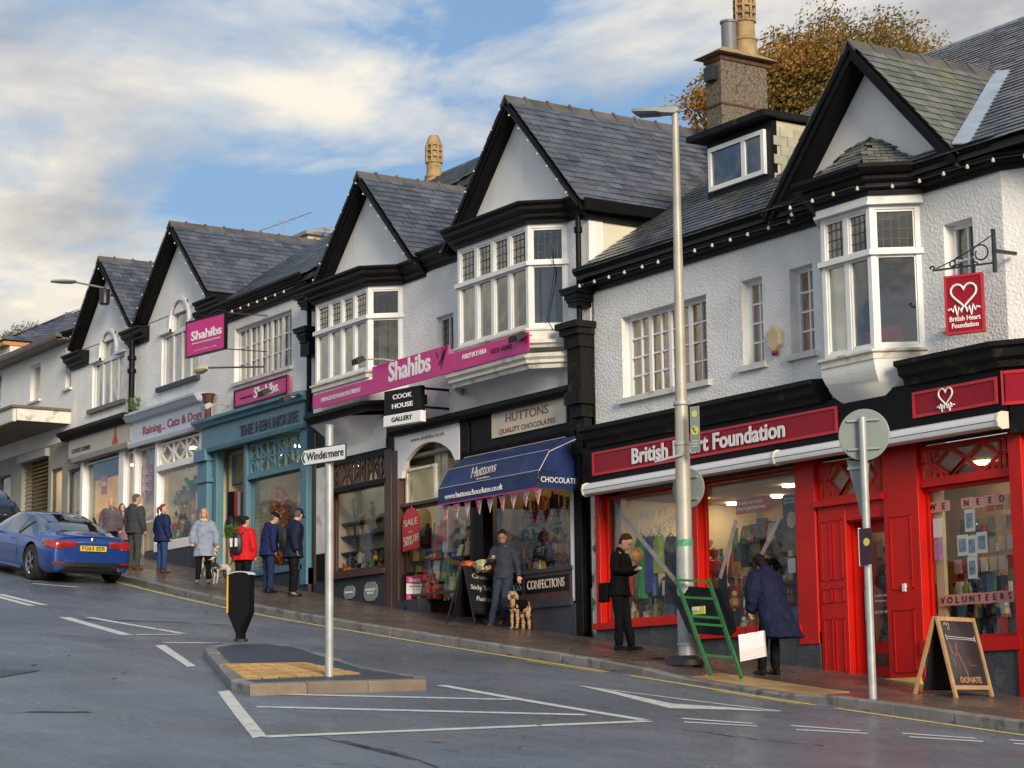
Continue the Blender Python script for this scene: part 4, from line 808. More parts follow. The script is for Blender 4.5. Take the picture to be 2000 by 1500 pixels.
for k, (a, c, l_) in enumerate(((-26.46, -22.0, 'long white awning casing over the two left charity shop windows'), (-21.97, -17.86, 'long white awning casing over the red door and right window'))):
    t = thing('awning_casing', l_, 'awning casing', ((a+c)/2, YF-.3, 3.45)); b = MB(); b.loft([[(x, YF-.3-o, z) for o, z in ((0, 3.46), (.10, 3.44), (.17, 3.47), (.19, 3.53), (.17, 3.61), (.10, 3.64), (0, 3.64))] for x in (a, c)]); b.build('casing', 'upvc', t, smooth=True)
    b = MB(); b.box(a+.01, c-.01, YF-.492, YF-.484, 3.528, 3.536); b.build('slot', 'dark_metal', t); b = MB()
    for x in (a-.02, c): b.loft([[(x_, YF-.3-o, z) for o, z in ((0, 3.45), (.11, 3.43), (.18, 3.46), (.2, 3.53), (.18, 3.62), (.11, 3.65), (0, 3.65))] for x_ in (x, x+.03)])
    b.build('end_cap', 'cream_wall', t, kind='stuff')
posts(B6, [(-26.74, -26.62, 1.44, 3.5, .06), (-24.36, -24.20, 1.2, 3.5, .06), (-22.02, -21.62, 1.02, 3.5, .08), (-21.60, -21.06, .5, 2.86, .05), (-20.30, -19.66, .48, 3.5, .07), (-18.07, -17.86, .1, 3.5, .09)], 'red_paint')
shopwin(B6, -26.62, -24.36, 1.52, 3.46, 'red_paint'); shopwin(B6, -24.20, -22.02, 1.28, 3.46, 'red_paint'); shopwin(B6, -19.66, -18.07, .98, 2.92, 'red_paint')
for a_ in ((-26.78, -24.35, 1.42, 1.52, -.1, .12), (-24.34, -21.95, 1.18, 1.28, -.1, .12), (-19.70, -18.0, .82, .98, -.1, .10)): b = MB(); f.box(b, *a_); b.build('window_sill', 'red_paint', B6)
base(B6, -26.75, -24.33, 1.42); base(B6, -24.33, -21.62, 1.18); base(B6, -19.66, -18.02, .82)
b = MB(); FC.box(b, .25, 3.6, -1.3, .85, -.2, .06); b.build('stall_riser', 'grey_riser', B6); window(B6, FC, .30, 3.3, .85, 3.42, 3, 1, fw=.09, bw=.09, d=0, m='red_paint', gm='glass', name='shop_window'); b = MB(); FC.box(b, 3.3, 3.6, -1.3, 4.3, -.2, .08); b.build('corner_post', 'red_paint', B6)
b = MB(); FC.box(b, .25, 3.6, 3.42, 4.3, -.2, -.02); b.build('fascia_backing', 'black_paint', B6); b = MB(); b.box(-18, -15.1, 23.0, 23.1, -1, 4.3); b.box(-18, -15.1, 21, 23, 4.2, 4.3); b.build('shop_back', 'warm_room', B6)
RL = []
for c_ in (.30, .68): RL += [(c_-.19, .5, c_, 1), (c_, 1, c_+.19, .5), (c_+.19, .5, c_, 0), (c_, 0, c_-.19, .5)]
RL += [(.0, .55, .12, .55), (.88, .55, 1, .55), (.06, 0, .06, 1), (.12, 0, .12, 1), (.88, 0, .88, 1), (.94, 0, .94, 1), (.49, .55, .3, .0), (.49, .45, .68, 1), (.12, .2, .2, .2), (.2, 0, .2, .2), (.8, 0, .8, .2), (.8, .2, .88, .2)]
lattice(B6, -21.62, -20.30, 2.92, 3.44, RL, 'red_paint', .028); lattice(B6, -19.66, -18.07, 2.98, 3.44, RL, 'red_paint', .028)
b = MB(); f.box(b, -21.64, -20.28, 2.84, 2.92, -.1, .11); f.box(b, -19.66, -18.07, 2.92, 2.98, -.08, .03); f.box(b, -21.06, -20.30, 2.62, 2.84, -.06, .04); b.build('transom', 'red_paint', B6)
b = MB()                                                                  # raised mouldings of the door surround panels
for (x0, x1, rows_) in ((-21.53, -21.36, ((.62, 1.35), (1.55, 1.75), (1.85, 2.65))), (-21.30, -21.13, ((.62, 1.35), (1.55, 1.75), (1.85, 2.65))), (-20.18, -19.80, ((.6, 1.4), (1.65, 2.6)))):
    for z0, z1 in rows_:
        for (a, c, e, h) in ((x0, x1, z0, z0+.015), (x0, x1, z1-.015, z1), (x0, x0+.012, z0, z1), (x1-.012, x1, z0, z1)): f.box(b, a, c, e, h, .05 if x0 < -21 else .07, .062 if x0 < -21 else .082)
b.build('panel_moulding', 'red_paint', B6, kind='stuff')
b = MB(); b.box(-21.08, -21.02, YF+.05, YF+.26, .45, 2.62); b.box(-20.32, -20.26, YF+.05, YF+.26, .45, 2.62); b.box(-21.02, -20.32, YF+.0, YF+.26, 2.6, 2.66); b.build('door_jamb', 'red_paint', B6)
dr = MB(); fdr = F0(YF+.22)
for (a, c, e, h) in ((-21.01, -20.88, .54, 2.6), (-20.42, -20.33, .54, 2.6), (-20.88, -20.42, .54, 1.02), (-20.88, -20.42, 2.46, 2.6)): fdr.box(dr, a, c, e, h, -.03, .02)
d_ = dr.build('door', 'red_paint', B6); pane(d_, fdr, -20.88, -20.42, 1.02, 2.44, -.01, 'glass'); b = MB(); fdr.box(b, -20.84, -20.48, .70, .86, .02, .03); b.build('letter_plate', 'rust', d_); b = MB(); b.tube([fdr.P(-20.96, 1.3, .05), fdr.P(-20.96, 1.7, .05)], .012, 6); b.build('handle', 'galvanised', d_)
text('Collection of', fdr, -20.66, 1.62, 0, .035, .34, 'sign_white', d_); text('donations 1pm', fdr, -20.66, 1.55, 0, .035, .34, 'sign_white', d_); text('01539 444026', fdr, -20.66, 1.40, 0, .04, .36, 'sign_white', d_)
b = MB(); b.box(-21.1, -19.72, YF-.10, YF+.5, .2, .53); b.build('threshold', 'road_yellow', B6); b = MB(); f.box(b, -19.98, -19.93, 1.62, 1.72, .07, .10); b.build('doorbell', 'white', B6)
# interior
mat('charity_room', (.40, .32, .23), .8, .1, 1.5)
room(B6, -26.7, -21.7, .9, 3.5, y1=22.2, m='charity_room', lamps=[(-25.7, 20.4, .10), (-24.8, 21.2, .10), (-23.6, 20.4, .10), (-22.7, 21.3, .10), (-26.0, 21.3, .1)], lm='lamp_spot')
room(B6, -21.9, -18.0, .5, 3.5, y0=YF+.3, y1=21.6, m='charity_room', lamps=[(-20.2, 20.9, .12), (-19.0, 20.4, .12), (-18.6, 21.6, .12)], lm='lamp_spot')
stock('bric-a-brac, bags and bottles low in the left charity shop window', -26.4, -24.5, 19.5, 20.2, (1.55, 1.55, 1.7, 1.9), .34, 220)
stock('handbags and dark ornaments on shelves in the second charity shop window', -23.9, -22.2, 19.6, 20.4, (1.3, 1.62, 1.95, 2.3, 2.55), .30, 260)
shelf_unit('white glass shelves of handbags behind the declutter poster', -24.0, -22.2, 1.3, 2.9, 20.0, 5, 'grey_room')
stock('dense stock at the back of the charity shop', -26.6, -22.0, 20.4, 21.2, (1.0, 1.4, 1.8, 2.2), .5, 260)
# clothes on hangers
for i, (px_, c_, h) in enumerate(((1252, (.03, .30, .08), .95), (1272, (.05, .07, .35), .85), (1310, (.02, .02, .03), 1.0), (1288, (.45, .62, .08), .55), (1326, (.03, .03, .03), .9), (1342, (.35, .10, .10), .7))):
    q = atY(px_, 1048, 19.55); x, zt__ = q[0], q[2]
    t = thing('hanging_garment', ('long green coat', 'blue jacket', 'black dress', 'lime green top', 'black coat', 'dull red jacket')[i]+' on a hanger in the charity shop window', 'garment', (x, 19.55, zt__-h), group='clothes on hangers in the charity shop window')
    m_ = 'garment_%d' % i; mat(m_, c_, .8, .2, 8); b = MB(); rg = []
    for k in range(7): zz_ = zt__-h*k/6; w = (.10, .17, .15, .15, .17, .19, .20)[k]*.8; rg.append([(x+w*math.cos(a), 19.55+.06*math.sin(a)*(1+.3*math.cos(5*a)), zz_) for a in [2*PI*q_/12 for q_ in range(12)]])
    b.loft(rg); b.build('cloth', m_, t, smooth=True); b = MB(); b.tube([(x-.12, 19.55, zt__-.02), (x, 19.55, zt__+.05), (x+.12, 19.55, zt__-.02)], .01, 5); b.tube([(x, 19.55, zt__+.05), (x, 19.55, zt__+.12)], .006, 4); b.build('hanger', 'lamp_steel', t)
mat('pumpkin', (.85, .33, .03), .4, .1, 8)
t = thing('paper_lantern', 'round orange pumpkin balloon in the left charity shop window', 'balloon', tuple(atY(1246, 1100, 19.5))); MB().ball(atY(1246, 1084, 19.5), .12, 14, sc=(1, 1, 1.05)).build('balloon', 'pumpkin', t, smooth=True)
def banner(label, body, u0, u1, z, sag, n0):
    t = thing('letter_bunting', label, 'bunting', f.P((u0+u1)/2, z, -.15)); L_ = len(body); P = []
    for i in range(L_): q = (i+.5)/L_; P.append((u0+(u1-u0)*q, z-sag*4*q*(1-q), math.atan(-sag*4*(1-2*q)/(u1-u0))))
    MB().tube([f.P(u0-.1, z+.08, -.16)]+[f.P(p[0], p[1]+.06, -.16) for p in P]+[f.P(u1+.1, z+.08, -.16)], .004, 4).build('string', 'white', t)
    for ch_, p in zip(body, P): text(ch_, f, p[0], p[1]-.03, -.16, .13, None, 'sign_white', t, bold=.0, rot=p[2]*.6, name='letter')
hq0, hq1 = atY(1249, 998, 19.36), atY(1306, 992, 19.36); banner('silver HAPPY letters hung on a string in the charity shop window', 'HAPPY', float(hq0[0]), float(hq1[0]), float(hq1[2]), .06, 0)
hq0, hq1 = atY(1238, 1020, 19.36), atY(1322, 1005, 19.36); banner('silver HALLOWEEN letters sagging on a string below HAPPY', 'HALLOWEEN', float(hq0[0]), float(hq1[0]), float(hq1[2])-.02, .14, 0)
mat('pink_paper', (.90, .36, .30), .7, .06, 9); mat('lace', (.60, .50, .50), .8, .25, 40)
for k, (p, q) in enumerate(((( -26.35, 3.2), (-24.85, 1.95)), ((-24.85, 1.85), (-24.1, 2.6)), ((-23.95, 2.05), (-23.55, 2.85)), ((-23.2, 2.1), (-22.6, 2.8)), ((-25.0, 1.75), (-24.75, 1.97)))):
    o = MB().bar(f.P(p[0], p[1], -.14), f.P(q[0], q[1], -.14), .07, .006, up=(0, 1, 0)).build('paper_garland', 'lace'); tag(o, ('long pale paper garland slanting down across the left window', 'pale paper garland rising behind the street lamp pole', 'pale paper garland left of the declutter poster', 'pale paper garland slanting below the declutter poster', 'short stub of pale garland at the bottom left')[k], 'garland')
t = sheetcard('poster', 'pinkish red poster reading Declutter and donate on the charity shop glass', 'poster', f, -23.14, 3.03, -.12, .74, .22, 'sign_red_edge'); text('Declutter and donate.', f, -23.19, 3.075, -.11, .05, .56, 'sign_white', t, bold=.01); text('Drop in your items today.', f, -23.16, 2.995, -.11, .05, .62, 'sign_white', t, bold=.01)
t = sheetcard('poster', 'black poster at the right of the second charity shop window', 'poster', f, -22.32, 2.72, -.12, .36, .78, 'black'); text('Make room in\nyour wardrobe', f, -22.32, 3.02, -.11, .035, .28, 'sign_white', t); b = MB(); f.box(b, -22.48, -22.16, 2.42, 2.60, -.11, -.105); b.build('panel', 'navy_riser', t); mat('tan_print', (.55, .42, .30), .6, .3, 12); b = MB(); b.ball(f.P(-22.32, 2.75, -.11), .10, 8, sc=(1, .1, 1.2)); b.build('picture', 'tan_print', t)
t = sheetcard('poster', 'small white notice near the blue coat, on the charity shop glass', 'poster', f, -22.35, 2.12, -.12, .16, .2, 'white')
sheetcard('poster', 'small orange poster low beside the man in black', 'poster', f, -26.22, 1.98, -.12, .1, .22, 'pumpkin')
# right-hand window: letters, cross of photographs, card rack
mat('cream_post', (.62, .50, .30), .6, .05); b = MB(); f.box(b, -19.60, -19.46, .98, 2.92, -.2, -.14); b.build('inner_post', 'cream_post', B6)
def card_row(body, x0, x1, z, label0, tilts=0):
    n = len(body); w = (x1-x0)/n
    for i, ch_ in enumerate(body):
        if ch_ == ' ': continue
        u = x0+(i+.5)*w; t = sheetcard('letter_card', label0 % (ch_, ('', 'first ', 'second ', 'third ')[body[:i+1].count(ch_) if body.count(ch_) > 1 else 0]), 'letter card', f, u, z+ru(-.006, .006), -.105, w*.97, .135, 'pink_paper', group='pink letter cards stuck on the right-hand window'); text(ch_, f, u, z, -.098, .085, None, 'black', t, name='letter')
CX = lambda px, py: float(atY(px, py, 19.31)[0])
card_row('WE NEED', CX(1812, 990), CX(1970, 975), float(atY(1890, 983, 19.31)[2]), 'pink card with letter %s, %sof that letter in WE NEED'); card_row('VOLUNTEERS', CX(1836, 1170), CX(1982, 1168), float(atY(1908, 1169, 19.31)[2]), 'pink card with letter %s, %sof that letter in VOLUNTEERS')
mat('photo_blue', (.16, .24, .36), .4, .5, 18); mat('violet_print', (.45, .20, .45), .5, .3, 10)
for (u, z, w, h, nm) in ((-18.88, 2.45, .17, .28, 'top'), (-19.02, 2.15, .18, .26, 'left'), (-18.86, 2.13, .16, .26, 'centre'), (-18.69, 2.16, .18, .26, 'right'), (-18.87, 1.86, .16, .27, 'bottom')):
    u -= .06; t = sheetcard('photo_print', 'white-bordered photograph, %s one of the cross of five on the right-hand glass' % nm, 'photograph', f, u, z, -.104-.002*(nm in ('centre',)), w, h, 'white', group='cross of photographs on the right-hand glass'); b = MB(); f.box(b, u-w*.33, u+w*.33, z-h*.32, z+h*.32, -.097, -.094); b.build('picture', 'photo_blue', t)
t = sheetcard('poster', 'white notice on the cream post left of the letter cards', 'poster', f, -19.50, 2.40, -.10, .15, .24, 'white'); sheetcard('poster', 'violet flyer below the white notice on the cream post', 'poster', f, -19.50, 2.12, -.10, .14, .25, 'violet_print')
t = sheetcard('card_rack', 'rack of greeting cards behind the right-hand charity shop glass', 'card rack', f, -18.45, 1.95, -.65, .02, 1.8, 'dark_metal')
for i in range(12):
    for j in range(7):
        if i < 4 and j > 3: continue
        u = -19.75+i*.155; z = 1.1+j*.25; b = MB(); f.box(b, u, u+.12, z, z+.18, -.62, -.61); b.build('card', ('stock_b', 'white', 'grey_sign_back', 'stock_b', 'stock_a')[(i*3+j*2) % 5], t)
stock('red and white goods low behind the right-hand charity window', -19.4, -18.2, 19.5, 20.1, (1.0, 1.25, 1.5), .3, 160)
# side pier by the pilaster: stack capital
# alarm, hanging sign
t = thing('burglar_alarm', 'cream hexagonal burglar alarm box between the narrow windows', 'alarm box', (-22.36, YF, 5.0)); b = MB(); b.prism([(-22.36+.17*math.cos(PI/3*k+PI/2)*.85, YF-.005, 5.28+.19*math.sin(PI/3*k+PI/2)) for k in range(6)], (0, -.09, 0)); b.build('cover', 'cream_post', t, bevel=.015); mat('alarm_red', (.2, .02, .01), .3); MB().lathe((-22.36, YF-.06, 5.04), [(.03, 0), (.05, .02), (.05, .06)], 10).build('strobe', 'alarm_red', t)
hs = thing('hanging_sign', 'red British Heart Foundation hanging sign on a scrolled black bracket', 'hanging sign', (-18.35, YF, 4.9)); yc = 18.62
FS = FF((-18.40, 18.86), (-17.72, 18.98))
hx = -18.02; 
FS = FF(tuple(atY(1846, 600, 18.55)[:2]), tuple(atY(1922, 600, 18.75)[:2])); wS = FS.w
zt_, zb_ = 5.55, 4.88
zt_ = atY(1846, 540, 18.55)[2]; zb_ = atY(1850, 655, 18.55)[2]
b = MB(); FS.box(b, 0, wS, zb_, zt_, -.05, 0); b.build('board', 'sign_red', hs, bevel=.008); b = MB()
for a in ((0, wS, zt_-.03, zt_), (0, wS, zb_, zb_+.03), (0, .03, zb_+.03, zt_-.03), (wS-.03, wS, zb_+.03, zt_-.03)): FS.box(b, *a, .001, .012)
b.build('rim', 'sign_red_edge', hs); heart(FS, wS*.5, zb_+.45, .012, .33, hs); text('British Heart\nFoundation', FS, wS*.5, zb_+.145, .0, .062, wS*.80, 'sign_white', hs, bold=.03)
zr = zt_+.10; A = FS.P(-.15, zr, -.025); C_ = FS.P(wS+.13, zr, -.025); b = MB(); b.bar(A, C_, .03, .02); b.bar(FS.P(wS+.15, zr-.12, -.03), FS.P(wS+.15, zr+.42, -.03), .05, .03, up=(1, 0, 0)); b.tube([FS.P(-.1, zr+.02, -.025), FS.P(wS*.4, zr+.12, -.025), FS.P(wS+.13, zr+.34, -.025)], .008, 5)
def scroll(b, c, r, t0, t1, k=1): b.tube([FS.P(c[0]+r*(1-.5*i/18)*math.cos(t0+(t1-t0)*i/18), c[1]+r*(1-.5*i/18)*math.sin(t0+(t1-t0)*i/18), -.025) for i in range(19)], .011, 5)
scroll(b, (wS-.02, zr+.14), .13, PI*1.4, PI*-1.2); scroll(b, (wS*.38, zr+.07), .07, -PI*.4, PI*1.9); scroll(b, (wS*.22, zr+.05), .05, -PI*.4, PI*1.9); scroll(b, (-.16, zr+.03), .035, -PI*.3, PI*1.2)
for u in (wS*.25, wS*.8): b.tube([FS.P(u, zt_, -.025), FS.P(u, zr, -.025)], .006, 4)
b.bar(FS.P(wS+.15, zr+.15, -.03), Vector((FS.P(wS+.15, zr+.15, 0).x, YF, zr+.15)), .04); b.build('bracket', 'dark_metal', hs)

# ===== chocolate shop and its blue awning
b = MB(); b.box(-30.7, -27.15, YF-.02, YF+.25, 4.30, 5.2); b.build('fascia_backing', 'black_paint', B5)
b = MB(); b.sweep([(-32.9, YF), (-27.1, YF)], [(0, 5.15), (.16, 5.15), (.2, 5.22), (.2, 5.30), (0, 5.34)]); b.build('shop_cornice', 'black_paint', B5)
b = MB(); b.sweep([(-30.4, YF), (-27.15, YF)], [(0, 4.46), (.20, 4.48), (.22, 4.56), (0, 4.58)]); b.build('ledge', 'black_paint', B5)
# plaster cove under the bay, with end brackets
for (Bq, xl_, xr_, z0_, z1_) in ((B5, -30.75, -27.35, 5.34, 5.80), (B4, -35.75, -33.35, 5.05, 5.62)):
    b = MB(); rg = []
    for i in range(9):
        t_ = i/8; z = z0_+(z1_-z0_)*t_; o_ = .50*(1-math.cos(t_*PI/2)); rg.append([(xl_+.55-o_*.9, YF+.001, z), (xl_+.62-o_*.3, YF-.02-o_, z), (xr_-.52+o_*.25, YF-.02-o_, z), (xr_-.42+o_*.85, YF+.001, z)])
    b.loft(rg); b.build('cove', 'render_smooth', Bq, smooth=True)
b = MB(); b.sweep([(-30.72, YF), (-30.07, YF-.56), (-27.80, YF-.56), (-27.28, YF)], [(-.05, 5.95), (.02, 5.95), (.04, 5.99), (.10, 6.01), (.10, 6.06), (.04, 6.08), (.03, 6.20), (-.05, 6.20)]); b.build('bay_apron', 'peeling_white', B5)
b = MB(); b.sweep([(-35.9, YF), (-35.18, YF-.55), (-33.05, YF-.55), (-32.5, YF), (-31.9, YF)], [(-.05, 5.62), (.06, 5.62), (.08, 5.68), (.14, 5.72), (.14, 5.78), (-.05, 5.80)]); b.build('bay_apron', 'black_paint', B4)
b = MB(); b.sweep([(-35.75, YF), (-35.18, YF-.5), (-33.05, YF-.5), (-32.5, YF)], [(-.05, 5.80), (.0, 5.80), (.0, 6.3), (-.05, 6.3)]); b.build('bay_panel', 'render_smooth', B4)
s3 = fascia('shop_sign', 'cream Huttons Quality Chocolates sign with rounded corners above the blue awning', -29.68, -27.50, 4.74, 5.15, 'huttons_cream', .05, None, .03)
text('HUTTONS', f, -28.62, 5.02, .05, .15, 1.25, 'copper_text', s3); text('QUALITY CHOCOLATES', f, -28.62, 4.82, .05, .085, 1.65, 'copper_text', s3)
posts(B5, [(-30.69, -30.42, 4.46, 5.15, .05), (-30.30, -29.98, 1.7, 4.46, .05), (-27.32, -27.12, 1.25, 4.5, .05)], 'black_paint'); posts(B5, [(-27.44, -27.34, 1.9, 3.7, .04)], 'sign_white', 'white_strip')
b = MB()
for i in range(14): b.ball((-30.55+ru(-.07, .07), YF-.055, 4.58+i*.035), .018, 6)
b.build('carved_ornament', 'black_paint', B5, kind='stuff')
shopwin(B5, -29.98, -27.44, 2.42, 3.95, 'black_paint'); t = base(B5, -29.98, -27.3, 1.86, 'navy_riser')
b = MB(); f.box(b, -29.98, -27.40, 1.95, 2.42, -.1, .05); b.build('panel', 'brown_wood', B5); b = MB(); f.box(b, -30.0, -27.38, 1.84, 1.95, -.1, .10); f.box(b, -30.0, -27.38, 2.40, 2.46, -.1, .08); b.build('window_sill', 'navy_riser', B5)
s4 = fascia('shop_sign', 'black painted panel reading Confections below the chocolate shop window', -28.72, -27.48, 2.08, 2.34, 'sign_black', .055, None, .01); text('CONFECTIONS', f, -28.12, 2.21, .06, .15, 1.05, 'huttons_cream', s4)
s4 = fascia('shop_sign', 'dark panel reading Glass left of the Confections panel', -29.9, -28.80, 2.08, 2.34, 'sign_black', .055, None, .01); text('GLASS', f, -29.1, 2.21, .06, .15, .56, 'hen_blue', s4)
room(B5, -29.95, -27.3, 2.3, 4.5, y1=21.5, m='warm_room', lamps=[(-29.4, 20.0, .05), (-28.3, 20.4, .05), (-28.9, 21.0, .05)], lm='lamp_spot')
stock('jars, fudge boxes and sweets in the chocolate shop window', -29.8, -27.6, 19.45, 20.1, (2.45, 2.45, 2.75, 3.05), .22, 260)
stock('autumn leaf garland and goods hanging in the chocolate shop', -29.8, -27.6, 19.9, 20.4, (2.6, 3.0, 3.3, 3.55), .30, 260, ['stock_a', 'stock_d', 'stock_f', 'stock_b'])
aw = thing('shop_awning', 'blue canvas awning lettered Huttons over the chocolate shop', 'awning', (-28.3, YF-.5, 3.6))
xa, xb = -30.1, -27.12; pr = [(0, 4.50), (.30, 4.44), (.62, 4.22), (.80, 3.92), (.82, 3.88)]
b = MB(); rg = []
for i in range(19):
    x = xa+(xb-xa)*i/18; e = min(1, min(i, 18-i)/1.0) ; s_ = .015*math.sin(i*2.4); rg.append([(x, YF-.03-o_*(1 if e else .999), z+s_*(o_ > .1)*.6) for o_, z in pr])
n_ = len(pr); vs = [q for r_ in rg for q in r_]; b.add(vs, [(i*n_+k, i*n_+k+1, (i+1)*n_+k+1, (i+1)*n_+k) for i in range(18) for k in range(n_-1)])
for x, rr in ((xa, rg[0]), (xb, rg[-1])): b.add(rr+[(x, YF-.03, 3.88)], [tuple(range(n_+1))])
b.build('canopy', 'awning_blue', aw, smooth=True, fix=False)
b = MB(); b.add([(x, YF-.85-.012*math.sin(x*9), z) for x in [xa+(xb-xa)*i/40 for i in range(41)] for z in (3.62, 3.88)], [(2*i, 2*i+2, 2*i+3, 2*i+1) for i in range(40)])
for x in (xa, xb): b.add([(x, YF-.85, 3.62), (x, YF-.85, 3.88), (x, YF-.03, 3.88), (x, YF-.03, 3.62)], [(0, 1, 2, 3)])
b.build('valance', 'awning_blue', aw, fix=False)
b = MB(); b.box(xa, xb, YF-.868, YF-.862, 3.605, 3.625); b.build('trim', 'magenta', aw); b = MB(); [b.tube([(xa, YF-.03-o_-.004, z+.006), (xb, YF-.03-o_-.004, z+.006)], .006, 4) for o_, z in ((.30, 4.44), (.62, 4.22), (.81, 3.89))]
for x in (xa, xb): b.tube([(x, YF-.05, 4.46), (x, YF-.64, 4.20), (x, YF-.84, 3.88)], .008, 4)
b.build('piping', 'huttons_cream', aw)
FA = F0(YF-.87); text('www.huttonschocolates.co.uk', FA, -28.98, 3.73, .0, .10, 1.75, 'sign_white', aw); text('CHOCOLATES', FF((xb+.005, YF-.85), (xb+.005, YF-.05)), .40, 3.75, .003, .09, .72, 'sign_white', aw)
text('Huttons', F0(YF-.83), -28.75, 4.06, .0, .17, .78, 'huttons_cream', aw, shear=.5, rot=.05)
text('chocolates', F0(YF-.845), -28.72, 3.94, .0, .035, .4, 'huttons_cream', aw)
mat('flag_white', (.62, .60, .62), .7, .1); mat('flag_pink', (.42, .06, .12), .7, .1)
bt = thing('flag_bunting', 'small triangular Union flags strung below the blue awning edge', 'bunting', (-28.5, YF-.86, 3.4))
for i in range(9):
    x = xa+.15+i*(xb-xa-.25)/8; o = MB(); y = YF-.80; o.prism([(x-.10, y, 3.60), (x+.10, y, 3.60), (x+.01, y+ru(-.03, .03), 3.36)], (0, .004, 0)); fl = o.build('flag', 'flag_white', bt); o = MB(); o.bar((x, y-.004, 3.60), (x+.01, y-.004, 3.40), .03, .003, up=(1, 0, 0)); o.bar((x-.08, y-.004, 3.58), (x+.04, y-.004, 3.46), .014, .003, up=(0, 1, 0)); o.bar((x+.08, y-.006, 3.58), (x-.03, y-.006, 3.46), .014, .003, up=(0, 1, 0)); o.build('cross', 'flag_pink', fl)

# ===== passage beside the gallery: white arch and open shop
b = MB(); A_ = [(-32.78, YF-.06, 4.74)]; ar = [(-32.62+1.78*i/14, YF-.06, 4.50+.42*math.sin(PI*i/14)**.6) for i in range(15)]
b.prism([(-32.80, YF-.06, 4.38)]+[(-32.66, YF-.06, 4.38)]+ar+[(-30.70, YF-.06, 4.50), (-30.70, YF-.06, 5.14), (-32.80, YF-.06, 5.14)], (0, .08, 0)); b.build('arch_board', 'sign_white', B5)
text('www.shahibs.co.uk', f, -31.75, 5.02, .062, .075, 1.15, 'grey_sign_back', B5)
b = MB(); b.box(-32.9, -30.7, YF+.1, YF+2.5, 4.75, 4.8); b.build('passage_ceiling', 'stone_grey', B5)
b = MB(); b.box(-32.9, -31.9, YF-.0, YF+.25, 5.34, 5.9); b.box(-32.95, -32.8, YF-.03, YF+.2, 4.0, 5.3); b.build('white_panel', 'render_smooth', B5)
shopwin(B5, -32.72, -31.7, 3.90, 4.55, 'peeling_white', us=[-32.67, -31.75]); shopwin(B5, -32.72, -30.35, 2.25, 3.86, 'brown_wood')
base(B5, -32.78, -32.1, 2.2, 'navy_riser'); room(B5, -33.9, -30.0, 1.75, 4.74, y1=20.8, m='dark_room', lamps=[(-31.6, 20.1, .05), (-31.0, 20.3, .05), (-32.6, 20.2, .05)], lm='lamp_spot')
mat('lit_panel', (1, .55, .15), .5, 0, emit=2.2)
for i, (px_, py_, w) in enumerate(((848, 1035, .30), (880, 1037, .26), (798, 1045, .4))):
    q = atY(px_, py_, 20.3); x, z = float(q[0]), float(q[2]); t = thing('lit_cabinet', 'small amber lit display cabinet in the gallery, %s one' % ('middle', 'right', 'left')[i], 'lit cabinet', (x, 20.3, z)); b = MB(); b.box(x, x+w, 20.3, 20.36, z, z+.24); b.build('lit_panel', 'lit_panel', t); b = MB(); b.box(x-.02, x+w+.02, 20.27, 20.3, z-.04, z); b.build('ledge', 'dark_metal', t)
stock('crowded umbrellas, scarves and gifts in the gallery doorway', -32.6, -30.4, 19.4, 20.3, (2.2, 2.5, 2.9, 3.2), .40, 420)
b = MB()
mat('lime', (.35, .5, .08), .5, .1); mat('neon_blue', (.05, .12, .6), .5, 0)
for i in range(5): b.tube([(-31.7+i*.13, 19.45, 2.15), (-31.7+i*.13+.05, 19.45, 2.62)], .02, 5)
o = b.build('rolled_umbrellas', 'lime', kind='stuff'); tag(o, 'lime green rolled umbrellas hanging in the gallery doorway', 'umbrellas')
o = MB().tube([(-31.35, 19.42, 2.25), (-31.2, 19.42, 1.75), (-31.12, 19.42, 2.25)], .012, 4).build('lanyard', 'neon_blue'); tag(o, 'bright blue looped lanyard hanging in the gallery doorway', 'lanyard')
posts(B5, [(-33.0, -32.78, 1.9, 4.9, .06)], 'brown_wood'); posts(B5, [(-30.42, -30.30, 1.7, 4.4, .03)], 'sign_black')
b = MB(); f.box(b, -32.8, -30.4, 3.86, 3.92, -.1, .02); b.build('transom', 'brown_wood', B5)
t = thing('sale_tag', 'red hanging tag reading Sale up to 50% off in the gallery doorway', 'sale sign', f.P(-32.35, 3.0, .03)); q = [( -.29, 0), (.29, .04), (.31, .55), (.24, .68), (.08, .76), (-.10, .76), (-.24, .66), (-.30, .52)]; mat('sale_red', (.55, .02, .03), .4, .03)
b = MB(); b.prism([f.P(-32.38+p[0], 3.06+p[1], .02) for p in q], f.n*.012); b.build('board', 'sale_red', t); text('SALE', f, -32.38, 3.56, .032, .125, .46, 'huttons_cream', t, rot=.07); text('up to', f, -32.38, 3.40, .032, .03, .14, 'huttons_cream', t); text('50%', f, -32.48, 3.23, .032, .17, .30, 'huttons_cream', t, bold=.01, rot=.07); text('OFF', f, -32.20, 3.27, .032, .13, .20, 'huttons_cream', t, bold=.03, rot=.07)
MB().tube([f.P(-32.38, 3.80, .02), f.P(-32.38, 4.05, 0)], .004, 4).build('string', 'white', t)

